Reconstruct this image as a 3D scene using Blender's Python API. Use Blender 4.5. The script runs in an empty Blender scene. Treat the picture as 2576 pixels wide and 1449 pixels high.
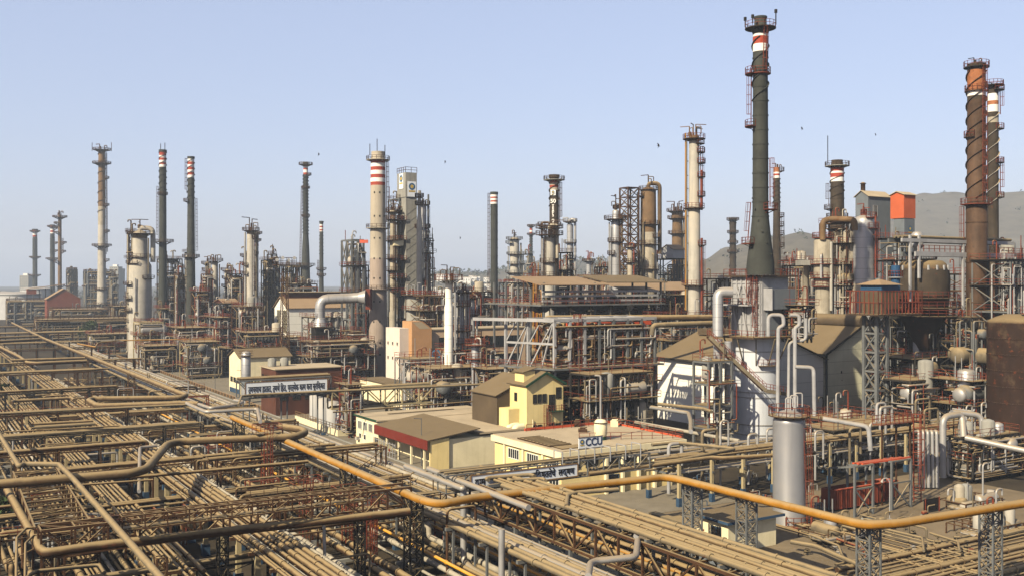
import bpy, math, random
from mathutils import Vector
SC = bpy.context.scene
random.seed(7)
R = math.radians
# ---------------------------------------------------------------- camera, sky, sun, exposure
F = 2504.0; CX = 1288.0; YH = 705.0; H = 31.0        # focal length and horizon in 2576-wide picture units, eye height in m
cam = bpy.data.cameras.new("camera"); camo = bpy.data.objects.new("camera", cam)
SC.collection.objects.link(camo); SC.camera = camo
camo.location = (0, 0, H); camo.rotation_euler = (R(90), 0, 0)
cam.sensor_width = 36.0; cam.lens = 36.0*F/2576.0
cam.shift_y = -(724.5-YH)/2576.0
cam.clip_start = 0.5; cam.clip_end = 30000
SUN_AZ = (-0.64, -0.77); SUN_EL = 36.0
w = bpy.data.worlds.new("World"); SC.world = w; w.use_nodes = True
nt = w.node_tree; bg = nt.nodes['Background']
sky = nt.nodes.new('ShaderNodeTexSky'); sky.sky_type = 'NISHITA'; sky.sun_disc = False
sky.sun_elevation = R(SUN_EL); sky.sun_rotation = math.atan2(SUN_AZ[0], SUN_AZ[1])
sky.air_density = 1.0; sky.dust_density = 2.0; sky.ozone_density = 3.0; sky.altitude = 0
tn = nt.nodes.new('ShaderNodeMix'); tn.data_type = 'RGBA'; tn.blend_type = 'MULTIPLY'; tn.inputs['Factor'].default_value = 1.0; tn.inputs['B'].default_value = (1.3, 1.07, 1.03, 1)
nt.links.new(sky.outputs[0], tn.inputs['A']); pal = nt.nodes.new('ShaderNodeMix'); pal.data_type = 'RGBA'; pal.inputs['Factor'].default_value = 0.6; pal.inputs['B'].default_value = (2.66, 3.08, 4.12, 1)   # even veil of dusty air over the whole sky
nt.links.new(tn.outputs['Result'], pal.inputs['A']); nt.links.new(pal.outputs['Result'], bg.inputs[0]); bg.inputs[1].default_value = 0.07
sd = bpy.data.lights.new("sun", 'SUN'); sd.energy = 5.0; sd.angle = R(0.6); sd.color = (1.0, 0.87, 0.64)
so = bpy.data.objects.new("sun", sd); SC.collection.objects.link(so)
_h = math.hypot(*SUN_AZ)
TOSUN = Vector((SUN_AZ[0]/_h*math.cos(R(SUN_EL)), SUN_AZ[1]/_h*math.cos(R(SUN_EL)), math.sin(R(SUN_EL))))
so.rotation_euler = TOSUN.to_track_quat('Z', 'Y').to_euler(); so.location = (-60, -60, 120)
SC.view_settings.view_transform = 'Standard'; SC.view_settings.look = 'None'
SC.view_settings.exposure = 1.5; SC.view_settings.gamma = 1.0; SC.view_settings.use_curve_mapping = False
SC.cycles.max_bounces = 5; SC.cycles.diffuse_bounces = 1; SC.cycles.glossy_bounces = 2
SC.cycles.volume_bounces = 0; SC.cycles.transmission_bounces = 2

# ---------------------------------------------------------------- from picture measurements to the plant's own grid
BU = Vector((0.854, 0.52, 0)); AW = Vector((-0.52, 0.854, 0))      # plant grid: +u to the right and away, +w to the left and away
def PD(px, py, d): return Vector(((px-CX)/F*d, d, H-(py-YH)/F*d))
def PZ(px, py, z):
    d = (H-z)*F/(py-YH); return PD(px, py, d)
def G(u, w_, z=0.0): return Vector((BU.x*u+AW.x*w_, BU.y*u+AW.y*w_, z))
def UW(p): return (p.x*BU.x+p.y*BU.y, p.x*AW.x+p.y*AW.y)
def UWP(px, py, z): return UW(PZ(px, py, z))
def ZY(y, d): return H-(y-YH)*d/F

# ---------------------------------------------------------------- mesh builder
class MB:
    def __init__(s): s.v = []; s.f = []; s.sm = []; s.mi = []; s.m = 0
    def add(s, vs, fs, smooth=False):
        o = len(s.v); s.v.extend(vs)
        for f in fs: s.f.append([i+o for i in f]); s.sm.append(smooth); s.mi.append(s.m)
    def hexa(s, c):   # c: 8 corners, bottom 4 ccw, top 4 ccw
        s.add([tuple(x) for x in c], [(3,2,1,0),(4,5,6,7),(0,1,5,4),(1,2,6,5),(2,3,7,6),(3,0,4,7)])
    def box(s, x0, x1, y0, y1, z0, z1):
        s.hexa([(x0,y0,z0),(x1,y0,z0),(x1,y1,z0),(x0,y1,z0),(x0,y0,z1),(x1,y0,z1),(x1,y1,z1),(x0,y1,z1)])
    def gbox(s, u0, u1, w0, w1, z0, z1):
        s.hexa([G(u0,w0,z0),G(u1,w0,z0),G(u1,w1,z0),G(u0,w1,z0),G(u0,w0,z1),G(u1,w0,z1),G(u1,w1,z1),G(u0,w1,z1)])
    def bar(s, p, q, a, b=None):
        p = Vector(p); q = Vector(q); b = a if b is None else b
        d = q-p
        if d.length < 1e-6: return
        d.normalize()
        up = Vector((0,0,1)) if abs(d.z) < 0.95 else BU
        x = d.cross(up).normalized()*a/2; y = x.cross(d).normalized()*b/2
        s.hexa([p-x-y,p+x-y,p+x+y,p-x+y,q-x-y,q+x-y,q+x+y,q-x+y])
    def tube(s, pts, r, seg=8, caps=True, bend=None, r2=None):
        pts = [Vector(p) for p in pts]
        if bend and len(pts) > 2: pts = fillet(pts, bend)
        n = len(pts)
        rs = [r]*n if r2 is None else [r+(r2-r)*i/(n-1) for i in range(n)]
        d = (pts[1]-pts[0]).normalized()
        up = Vector((0,0,1)) if abs(d.z) < 0.9 else BU
        x = d.cross(up).normalized()
        vs = []
        for i in range(n):
            if i == 0: t = pts[1]-pts[0]
            elif i == n-1: t = pts[i]-pts[i-1]
            else: t = (pts[i]-pts[i-1]).normalized()+(pts[i+1]-pts[i]).normalized()
            if t.length < 1e-9: t = pts[i]-pts[i-1]
            t.normalize()
            x = (x-t*x.dot(t))
            if x.length < 1e-6: x = t.orthogonal()
            x.normalize(); y = t.cross(x)
            for k in range(seg):
                a = 2*math.pi*k/seg
                vs.append(tuple(pts[i]+x*(math.cos(a)*rs[i])+y*(math.sin(a)*rs[i])))
        fs = [(i*seg+k, i*seg+(k+1)%seg, (i+1)*seg+(k+1)%seg, (i+1)*seg+k) for i in range(n-1) for k in range(seg)]
        s.add(vs, fs, seg >= 6)
        if caps:
            s.add(vs[:seg], [tuple(range(seg))[::-1]]); s.add(vs[-seg:], [tuple(range(seg))])
    def lathe(s, cx, cy, prof, seg=24, caps=True, flat=False):   # prof [(z, r)] upwards
        vs = []
        for z, r in prof:
            for k in range(seg):
                a = 2*math.pi*k/seg; vs.append((cx+math.cos(a)*r, cy+math.sin(a)*r, z))
        n = len(prof)
        for i in range(n-1):
            (z0, r0), (z1, r1) = prof[i], prof[i+1]
            o = vs[i*seg:(i+2)*seg]
            s.add(o, [(k, (k+1)%seg, seg+(k+1)%seg, seg+k) for k in range(seg)], not flat)
        if caps:
            s.add(vs[:seg], [tuple(range(seg))[::-1]]); s.add(vs[-seg:], [tuple(range(seg))])
    def slathe(s, cx, cy, prof, seg=24, caps=True):              # fully smooth along the profile too
        vs = [(cx+math.cos(2*math.pi*k/seg)*r, cy+math.sin(2*math.pi*k/seg)*r, z) for z, r in prof for k in range(seg)]
        s.add(vs, [(i*seg+k, i*seg+(k+1)%seg, (i+1)*seg+(k+1)%seg, (i+1)*seg+k) for i in range(len(prof)-1) for k in range(seg)], True)
        if caps:
            s.add(vs[:seg], [tuple(range(seg))[::-1]]); s.add(vs[-seg:], [tuple(range(seg))])
    def arc(s, cx, cy, z0, z1, r0, r1, a0=0, a1=360, seg=24):    # annular slab
        n = max(3, int(seg*(a1-a0)/360)); full = a1-a0 >= 359.9
        for k in range(n):
            t0 = R(a0+(a1-a0)*k/n); t1 = R(a0+(a1-a0)*(k+1)/n)
            c = [(cx+math.cos(t)*r, cy+math.sin(t)*r) for t, r in ((t0,r0),(t0,r1),(t1,r1),(t1,r0))]
            s.hexa([(x,y,z0) for x,y in c]+[(x,y,z1) for x,y in c])
    def hoop(s, cx, cy, z, r, t, a0=0, a1=360, seg=24):
        n = max(3, int(seg*(a1-a0)/360))
        P = [(cx+math.cos(R(a0+(a1-a0)*k/n))*r, cy+math.sin(R(a0+(a1-a0)*k/n))*r, z) for k in range(n+1)]
        for k in range(n): s.bar(P[k], P[k+1], t)
    def poly_prism(s, pts, off):                                 # flat polygon extruded by vector off
        n = len(pts); a = [tuple(p) for p in pts]; b = [tuple(Vector(p)+off) for p in pts]
        s.add(a+b, [tuple(range(n))[::-1], tuple(range(n, 2*n))]+[(i, (i+1)%n, n+(i+1)%n, n+i) for i in range(n)])
    def ladder(s, p, q, out, wd=0.5, t=0.07, step=0.6, cage=True):
        p = Vector(p); q = Vector(q); out = Vector(out).normalized(); sd_ = out.cross(q-p).normalized()*wd/2
        s.bar(p-sd_, q-sd_, t); s.bar(p+sd_, q+sd_, t)
        L = (q-p).length; n = int(L/step)
        for i in range(1, n): c = p+(q-p)*(i/n); s.bar(c-sd_, c+sd_, t*0.7)
        if cage:
            m = max(1, int(L/1.6))
            for i in range(1, m+1):
                c = p+(q-p)*(i/m); K = [c-sd_*1.3, c-sd_*1.5+out*0.5, c+out*0.85, c+sd_*1.5+out*0.5, c+sd_*1.3]
                for k in range(4): s.bar(K[k], K[k+1], t*0.8)
            for o_ in (-1.5, 0, 1.5):
                oo = sd_*o_+out*(0.5 if o_ else 0.85); s.bar(p+oo+(q-p)*(1/m), q+oo, t*0.7)
    def rail(s, pts, h=1.1, t=0.07, step=2.0, closed=False):
        pts = [Vector(p) for p in pts]
        if closed: pts = pts+[pts[0]]
        for a, b in zip(pts, pts[1:]):
            for k in (h, h*0.5): s.bar(a+Vector((0,0,k)), b+Vector((0,0,k)), t)
            n = max(1, int((b-a).length/step))
            for i in range(n+1): c = a+(b-a)*(i/n); s.bar(c, c+Vector((0,0,h)), t)
    def build(s, name, mats, parent=None, origin=None):
        if not s.v: return None
        if origin is None: origin = parent['_o'] if parent is not None and '_o' in parent else None
        if origin is None:
            xs = [v[0] for v in s.v]; ys = [v[1] for v in s.v]; zs = [v[2] for v in s.v]
            origin = ((min(xs)+max(xs))/2, (min(ys)+max(ys))/2, min(zs))
        ox, oy, oz = origin
        me = bpy.data.meshes.new(name)
        me.from_pydata([(a-ox, b-oy, c-oz) for a, b, c in s.v], [], s.f)
        me.polygons.foreach_set('use_smooth', s.sm)
        if not isinstance(mats, (list, tuple)): mats = [mats]
        for m in mats: me.materials.append(m)
        if len(mats) > 1: me.polygons.foreach_set('material_index', s.mi)
        me.update()
        o = bpy.data.objects.new(name, me); SC.collection.objects.link(o)
        if parent is not None: o.parent = parent
        else: o.location = origin
        o['_o'] = tuple(float(c) for c in origin)
        return o
def fillet(pts, rad, k=4):
    out = [pts[0]]
    for i in range(1, len(pts)-1):
        a, b, c = pts[i-1], pts[i], pts[i+1]
        d1 = (a-b); d2 = (c-b); l1 = d1.length; l2 = d2.length
        if l1 < 1e-6 or l2 < 1e-6: continue
        d1 /= l1; d2 /= l2
        t = min(rad, l1*0.45, l2*0.45); p = b+d1*t; q = b+d2*t
        for j in range(k+1):
            s_ = j/k; out.append(p*(1-s_)**2+b*(2*s_*(1-s_))+q*s_**2)
    out.append(pts[-1]); return out
def tag(o, label, cat, group=None, kind=None):
    o['label'] = label; o['category'] = cat
    if group: o['group'] = group
    if kind: o['kind'] = kind
    return o
def thing(name, label, cat, loc, group=None):
    o = bpy.data.objects.new(name, None); SC.collection.objects.link(o); o.location = loc
    o['_o'] = tuple(float(c) for c in loc); o.empty_display_size = 0.5
    return tag(o, label, cat, group)
def struct(name, mb, m):
    o = mb.build(name, m); o['kind'] = 'structure'; return o
KIDS = {}
def copy_tree(o, dloc, label=None, group=None, parent=None, scale=None):
    c = o.copy(); SC.collection.objects.link(c)
    if parent is None:
        c.location = Vector(o.location)+Vector(dloc)
        if scale: c.scale = scale
        if label: c['label'] = label
        if group: c['group'] = group
    else: c.parent = parent
    for ch in kids(o): copy_tree(ch, None, parent=c)
    return c
def kids(o):
    if not KIDS.get('ready'):
        KIDS.clear(); KIDS['ready'] = True
    k = o.name
    if k not in KIDS: KIDS[k] = [x for x in SC.objects if x.parent == o]
    return KIDS[k]

# ---------------------------------------------------------------- materials
def mat(name, col, rough=0.7, metal=0.0, dust=0.0, var=0.25, rust=0.0, scale=0.35, streak=0.0, dustcol=(0.38, 0.28, 0.145), rustcol=(0.13, 0.045, 0.018), bump=0.0, wave=None):
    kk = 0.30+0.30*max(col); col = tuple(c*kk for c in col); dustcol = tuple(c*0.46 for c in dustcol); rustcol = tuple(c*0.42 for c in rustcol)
    m = bpy.data.materials.new(name); m.use_nodes = True; n = m.node_tree.nodes; l = m.node_tree.links
    b = n['Principled BSDF']; b.inputs['Roughness'].default_value = rough; b.inputs['Metallic'].default_value = metal
    b.inputs['Specular IOR Level'].default_value = 0.5 if rough < 0.55 else 0.1
    tc = n.new('ShaderNodeNewGeometry')
    nz = n.new('ShaderNodeTexNoise'); nz.inputs['Scale'].default_value = scale; nz.inputs['Detail'].default_value = 6; nz.inputs['Roughness'].default_value = 0.65
    l.new(tc.outputs['Position'], nz.inputs['Vector'])
    def mix(fac, a, bb, typ='MIX'):
        x = n.new('ShaderNodeMix'); x.data_type = 'RGBA'; x.blend_type = typ
        if isinstance(fac, (int, float)): x.inputs['Factor'].default_value = fac
        else: l.new(fac, x.inputs['Factor'])
        for sck, val in ((x.inputs['A'], a), (x.inputs['B'], bb)):
            if isinstance(val, tuple): sck.default_value = (*val, 1)
            else: l.new(val, sck)
        return x.outputs['Result']
    def ramp(src, a, bb):
        r_ = n.new('ShaderNodeMapRange'); r_.inputs['From Min'].default_value = a; r_.inputs['From Max'].default_value = bb
        l.new(src, r_.inputs['Value']); return r_.outputs['Result']
    lo = tuple(c*(1-var) for c in col); hi = tuple(min(1, c*(1+var*0.7)) for c in col)
    c = mix(ramp(nz.outputs['Fac'], 0.3, 0.7), lo, hi)
    if streak > 0:
        mp = n.new('ShaderNodeMapping'); mp.inputs['Scale'].default_value = (1.6, 1.6, 0.12); l.new(tc.outputs['Position'], mp.inputs['Vector'])
        n2 = n.new('ShaderNodeTexNoise'); n2.inputs['Scale'].default_value = 1.0; n2.inputs['Detail'].default_value = 5; l.new(mp.outputs[0], n2.inputs['Vector'])
        c = mix(ramp(n2.outputs['Fac'], 0.52, 0.52+0.35/streak), c, tuple(x*0.42 for x in col))
    if rust > 0:
        n3 = n.new('ShaderNodeTexNoise'); n3.inputs['Scale'].default_value = scale*2.3; n3.inputs['Detail'].default_value = 8; n3.inputs['Roughness'].default_value = 0.7
        l.new(tc.outputs['Position'], n3.inputs['Vector'])
        c = mix(ramp(n3.outputs['Fac'], 0.72-rust*0.3, 0.78-rust*0.22), c, rustcol)
    if wave:
        # seams in sheet cladding: (direction 'Z', spacing m)
        sx = n.new('ShaderNodeSeparateXYZ'); l.new(tc.outputs['Position'], sx.inputs[0])
        md = n.new('ShaderNodeMath'); md.operation = 'MODULO'; l.new(sx.outputs['Z'], md.inputs[0]); md.inputs[1].default_value = wave
        lt = n.new('ShaderNodeMath'); lt.operation = 'LESS_THAN'; l.new(md.outputs[0], lt.inputs[0]); lt.inputs[1].default_value = 0.09
        c = mix(lt.outputs[0], c, tuple(x*0.5 for x in col))
    if dust > 0:
        sp = n.new('ShaderNodeSeparateXYZ'); l.new(tc.outputs['Normal'], sp.inputs[0])
        a_ = n.new('ShaderNodeMath'); a_.operation = 'MULTIPLY_ADD'; l.new(nz.outputs['Fac'], a_.inputs[0]); a_.inputs[1].default_value = 0.9
        l.new(sp.outputs['Z'], a_.inputs[2])
        d_ = ramp(a_.outputs[0], 0.55, 1.2)
        mm = n.new('ShaderNodeMath'); mm.operation = 'MULTIPLY'; l.new(d_, mm.inputs[0]); mm.inputs[1].default_value = dust
        c = mix(mm.outputs[0], c, dustcol)
        if metal > 0:
            iv = n.new('ShaderNodeMath'); iv.operation = 'MULTIPLY_ADD'; l.new(mm.outputs[0], iv.inputs[0]); iv.inputs[1].default_value = -metal; iv.inputs[2].default_value = metal
            l.new(iv.outputs[0], b.inputs['Metallic'])
    l.new(c, b.inputs['Base Color'])
    if bump > 0:
        bp = n.new('ShaderNodeBump'); bp.inputs['Strength'].default_value = bump; bp.inputs['Distance'].default_value = 0.07
        l.new(nz.outputs['Fac'], bp.inputs['Height']); l.new(bp.outputs[0], b.inputs['Normal'])
    return m
M = dict(
 tan=mat('dusty_pipe', (0.16,0.105,0.055), dust=0.85, rust=0.5, scale=0.7),
 tan2=mat('dusty_grey_pipe', (0.22,0.18,0.12), dust=0.8, rust=0.3, scale=0.6),
 brown=mat('rusty_brown_pipe', (0.085,0.045,0.022), dust=0.9, rust=0.5, scale=0.5),
 orange=mat('yellow_orange_pipe', (0.44,0.20,0.02), dust=0.8, rust=0.3, scale=0.5, rough=0.75),
 yellow=mat('yellow_pipe', (0.75,0.36,0.02), dust=0.4, rough=0.5),
 silver=mat('aluminium_cladding', (0.46,0.465,0.48), rough=0.42, metal=0.35, dust=0.55, var=0.1, streak=0.3, wave=2.4),
 silver2=mat('bare_steel_pipe', (0.46,0.455,0.45), rough=0.5, metal=0.4, dust=0.8, var=0.2),
 sheet=mat('heater_silver_paint', (0.66,0.69,0.74), rough=0.4, metal=0.15, var=0.06, streak=0.3, dust=0.3),
 satin=mat('satin_silver_paint', (0.42,0.42,0.43), rough=0.38, metal=0.5, var=0.06, streak=0.25, dust=0.5),
 whitesteel=mat('pale_painted_steel', (0.42,0.42,0.43), rough=0.6, dust=0.5, rust=0.15),
 grey=mat('grey_painted_steel', (0.19,0.20,0.205), dust=0.7, rust=0.2),
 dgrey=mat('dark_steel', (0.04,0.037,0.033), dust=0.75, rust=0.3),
 bsteel=mat('rusty_steelwork', (0.11,0.055,0.028), dust=0.85, rust=0.4),
 red=mat('red_oxide_paint', (0.25,0.055,0.028), dust=0.5, rust=0.3, rough=0.6),
 bred=mat('bright_orange_red_paint', (0.62,0.085,0.02), dust=0.25, rough=0.5),
 chim=mat('dark_grey_chimney_paint', (0.075,0.08,0.07), var=0.3, streak=0.3, rust=0.05, rough=0.75),
 chimb=mat('brown_sooty_chimney', (0.085,0.065,0.045), var=0.4, streak=0.5, rust=0.35, rough=0.8),
 rustst=mat('rust_brown_stack', (0.125,0.072,0.042), var=0.45, rust=0.4, streak=0.6, scale=0.4, rustcol=(0.05,0.035,0.025)),
 rusto=mat('orange_rust_flaking', (0.42,0.16,0.065), var=0.45, rust=0.45, streak=0.5, scale=0.5, rustcol=(0.12,0.04,0.015)),
 rustc=mat('rust_stained_shell', (0.24,0.15,0.075), var=0.4, rust=0.45, streak=0.5, scale=0.25, rustcol=(0.17,0.07,0.02)),
 pale=mat('weathered_pale_grey', (0.50,0.47,0.41), var=0.2, streak=0.7, rust=0.08, dust=0.6),
 palerust=mat('pale_with_rust_stain', (0.46,0.41,0.32), var=0.25, streak=0.9, rust=0.33, rustcol=(0.22,0.10,0.03)),
 conc=mat('pinkish_concrete', (0.42,0.34,0.28), var=0.12, streak=0.5, rough=0.9, scale=0.15),
 concp=mat('pale_concrete', (0.48,0.42,0.33), var=0.12, streak=0.5, rough=0.9, scale=0.15),
 concg=mat('grey_concrete', (0.38,0.37,0.33), var=0.2, streak=0.8, rough=0.9, scale=0.2),
 bandr=mat('chimney_red_band', (0.42,0.07,0.04), var=0.2, rust=0.05),
 bandw=mat('chimney_white_band', (0.78,0.76,0.72), var=0.1, rust=0.03),
 white=mat('white_sheet_wall', (0.82,0.80,0.72), var=0.05, streak=0.15, rough=0.8, wave=3.0),
 cream=mat('cream_wall', (0.80,0.71,0.47), var=0.12, streak=0.35, rough=0.85),
 yellowwall=mat('pale_yellow_wall', (0.80,0.64,0.30), var=0.12, streak=0.4, rough=0.85),
 shed=mat('green_cream_sheet', (0.80,0.78,0.58), var=0.1, streak=0.3, wave=2.6, rough=0.7),
 pinkwall=mat('peach_wall', (0.62,0.45,0.30), var=0.1, streak=0.3, rough=0.85),
 orangewall=mat('orange_wall', (0.55,0.31,0.15), var=0.1, streak=0.2, rough=0.85),
 palewall=mat('pale_pink_wall', (0.72,0.62,0.53), var=0.08, streak=0.25, rough=0.85),
 brick=mat('red_brown_wall', (0.15,0.06,0.038), var=0.3, streak=0.5, rough=0.9),
 roofb=mat('brown_roof_sheet', (0.15,0.11,0.068), var=0.25, dust=0.35, scale=0.2, rough=0.9),
 rooft=mat('tan_roof_sheet', (0.37,0.25,0.16), var=0.15, dust=0.3, scale=0.2, rough=0.9),
 roofl=mat('pale_roof_screed', (0.52,0.42,0.28), var=0.15, scale=0.25, rust=0.05, rough=0.9, rustcol=(0.3,0.22,0.15)),
 fascia=mat('dark_red_fascia', (0.22,0.035,0.022), var=0.15, rough=0.7),
 redshed=mat('terracotta_sheet', (0.25,0.075,0.045), var=0.12, rough=0.8, dust=0.3),
 oran=mat('orange_cladding', (0.55,0.12,0.045), var=0.12, rough=0.7),
 bluegrey=mat('blue_grey_cladding', (0.20,0.225,0.25), var=0.12, streak=0.3, rough=0.7),
 blue=mat('blue_plinth_paint', (0.05,0.105,0.19), var=0.3, rough=0.7, dust=0.3),
 postc=mat('cream_post_paint', (0.46,0.38,0.22), var=0.2, streak=0.4, rough=0.85),
 glass=mat('dark_window', (0.03,0.035,0.04), rough=0.15, var=0.2),
 black=mat('black_housing', (0.025,0.022,0.02), rough=0.85, var=0.3),
 soot=mat('sooty_tank', (0.05,0.026,0.017), rough=0.8, var=0.3, rust=0.45, streak=0.6, scale=0.35, dust=0.6, rustcol=(0.16,0.045,0.018)),
 deck=mat('dusty_grating', (0.10,0.065,0.04), dust=0.9, var=0.3),
 ground=mat('dusty_ground', (0.085,0.066,0.042), var=0.5, scale=0.12, rough=0.95, rust=0.2, rustcol=(0.10,0.08,0.055)),
 slab=mat('sandy_concrete_slab', (0.28,0.215,0.135), var=0.3, rust=0.12, rustcol=(0.12,0.09,0.06), scale=0.14, rough=0.95),
 asphalt=mat('dusty_asphalt', (0.29,0.25,0.185), var=0.2, scale=0.3, rough=0.95),
 green=mat('leaf_green', (0.065,0.10,0.028), var=0.5, scale=2.0, rough=0.8),
 dgreen=mat('dusty_leaf_green', (0.075,0.085,0.04), var=0.4, scale=0.5, rough=0.9),
 bark=mat('bark', (0.10,0.075,0.05), rough=0.9),
 tank=mat('white_tank_paint', (0.50,0.50,0.50), var=0.1, streak=0.3, dust=0.4, rough=0.6),
 signw=mat('sign_white', (0.74,0.78,0.82), var=0.05, rough=0.5),
 ink=mat('sign_black_lettering', (0.02,0.02,0.025), rough=0.6),
 signb=mat('sign_blue_lettering', (0.03,0.06,0.16), rough=0.6),
 signf=mat('sign_frame_brown', (0.28,0.17,0.08), rough=0.7),
 logoy=mat('emblem_yellow', (0.62,0.42,0.08), rough=0.6),
 logob=mat('emblem_blue', (0.05,0.16,0.30), rough=0.6),
 hill=mat('dry_hillside', (0.17,0.15,0.11), var=0.35, scale=0.03, rough=0.95, rust=0.35, rustcol=(0.05,0.06,0.03)),
 birdm=mat('bird_feather', (0.02,0.018,0.016), rough=0.8),
 teal=mat('green_trim', (0.03,0.10,0.055), rough=0.7),
 bluetank=mat('blue_drum_paint', (0.03,0.10,0.22), rough=0.6, dust=0.4),
)
# ---------------------------------------------------------------- setting: ground, road, slabs, hills
mb = MB(); mb.add([(-4500,-100,0),(4500,-100,0),(4500,5000,0),(-4500,5000,0)], [(0,1,2,3)]); struct('ground', mb, M['ground'])
mb = MB(); mb.add([G(63,60,.004),G(72,60,.004),G(72,700,.004),G(63,700,.004)], [(0,1,2,3)]); struct('road', mb, M['asphalt'])
mb = MB(); mb.add([G(72.4,60,.008),G(140,60,.008),G(140,103,.008),G(72.4,103,.008)], [(0,1,2,3)]); struct('concrete_yard', mb, M['slab'])
mb = MB(); mb.add([G(72.4,103.1,.006),G(100,103.1,.006),G(100,420,.006),G(72.4,420,.006)], [(0,1,2,3)]); struct('concrete_yard', mb, M['asphalt'])
for (u0, u1) in ((62.4, 62.8), (72.05, 72.38)):
    mb = MB(); mb.gbox(u0, u1, 60, 500, -.1, .14); struct('kerb', mb, M['concg'])
def hillmesh(name, prof, d0, d1, zfoot, seed, amp, tag_=None):
    rnd = random.Random(seed); mb = MB(); n = 130; m = 16
    x0 = prof[0][0]; x1 = prof[-1][0]; P = []
    ph = [rnd.uniform(0, 6.28) for _ in range(24)]
    def ridge(x):
        for (a, ya), (b, yb) in zip(prof, prof[1:]):
            if a <= x <= b: t = (x-a)/(b-a); t = t*t*(3-2*t); return ya+(yb-ya)*t
        return prof[-1][1]
    for j in range(m+1):
        t = j/m
        d = d0+(d1-d0)*min(1, t/0.75) if t <= 0.75 else d1+(t-0.75)*4*(d1-d0)*0.6
        for i in range(n+1):
            x = x0+(x1-x0)*i/n; zr = ZY(ridge(x), d1)
            s_ = math.sin(min(1, t/0.75)*math.pi/2)**1.2 if t <= 0.75 else math.cos((t-0.75)*4*math.pi/2)
            X = (x-CX)/F*d1*(0.55+0.45*min(1, t/0.75)) if False else (x-CX)/F*d
            nzv = sum(math.sin(X*0.011*(k+1)+ph[k])*math.cos(d*0.009*(k+1)+ph[k+8])/(k+1) for k in range(8))
            P.append((X, d, zfoot+(zr-zfoot)*s_+nzv*amp*(0.2+s_)))
    mb.add(P, [(j*(n+1)+i, j*(n+1)+i+1, (j+1)*(n+1)+i+1, (j+1)*(n+1)+i) for j in range(m) for i in range(n)], True)
    return struct(name, mb, M['hill'])
hillmesh('hill', [(1960,690),(2040,612),(2140,560),(2240,520),(2330,498),(2400,492),(2460,496),(2520,486),(2600,480),(2800,470),(3000,500)], 1400, 2300, 0, 3, 5)
hillmesh('hill', [(1690,715),(1770,658),(1830,628),(1900,612),(1960,600),(2020,592),(2100,606),(2250,640),(2400,700)], 900, 1350, 0, 5, 3)
hillmesh('hill', [(980,712),(1060,694),(1110,683),(1160,678),(1215,683),(1260,676),(1330,665),(1400,660),(1500,668),(1620,672),(1700,690),(1760,712)], 1500, 2100, 0, 9, 6)
def foliage(mb, c, rx, ry, rz, n, s, rnd):
    for _ in range(n):
        while True:
            p = Vector((rnd.uniform(-1,1), rnd.uniform(-1,1), rnd.uniform(-1,1)))
            if 0.15 < p.length < 1: break
        q = Vector((c[0]+p.x*rx, c[1]+p.y*ry, c[2]+p.z*rz))
        a = Vector((rnd.gauss(0,1), rnd.gauss(0,1), rnd.gauss(0,1))).normalized(); b = a.orthogonal().normalized(); b2 = a.cross(b)
        k = s*rnd.uniform(.5, 1.2)
        mb.add([tuple(q+b*k), tuple(q+b2*k*.7), tuple(q-b*k), tuple(q-b2*k*.7)], [(0,1,2,3)])
def tree(px, py, d, h, r, label, n=260, group=None, m='dgreen'):
    rnd = random.Random(int(px*7+py)); b = PD(px, py, d); b.z = 0
    t = thing('tree', label, 'tree', b, group)
    tr = MB(); tr.tube([b, b+Vector((.2,0,h*.35)), b+Vector((.1,.3,h*.7))], h*.035, 6, r2=h*.012)
    for k in range(5):
        a = rnd.uniform(0, 6.28); tr.tube([b+Vector((.1,.1,h*.38)), b+Vector((math.cos(a)*r*.6, math.sin(a)*r*.6, h*rnd.uniform(.55,.85)))], h*.014, 5, r2=h*.005)
    tr.build('trunk', M['bark'], t)
    cr = MB()
    for k in range(7):
        a = rnd.uniform(0, 6.28); q = rnd.uniform(0, .6)
        foliage(cr, (b.x+math.cos(a)*r*q, b.y+math.sin(a)*r*q, h*rnd.uniform(.5,.85)), r*.5, r*.5, h*.2, n//7, r*.13, rnd)
    cr.build('crown', M[m], t); return t
for i, (x, y, d, h, r, n) in enumerate([(225,845,470,13,5,420),(246,800,600,12,6,300),(196,770,640,9,5,200)]):
    tree(x, y, d, h, r, ['bright green tree left of the tall rust-topped chimney base, behind the pipe bridges','leafy tree touching the foot of the tall rust-topped chimney','dim bushy tree left of the rust-topped chimney, beside the terracotta shed'][i], n, m='green' if i == 0 else 'dgreen')
tree(4, 985, 250, 5.5, 4, 'dark green bush at the left picture edge above the pipe field', 300, m='green')
tree(8, 1330, 125, 4, 3, 'dark shrub at the lower left corner behind the loop pipes', 300, m='green')
tree(640, 967, 270, 4, 2.2, 'small green bush between the cream gable shed and the brick block', 200, m='green')
tree(962, 1140, 186, 2.6, 1.3, 'small leafy plant against the white wall of the long flat building', 160, m='green')
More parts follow.
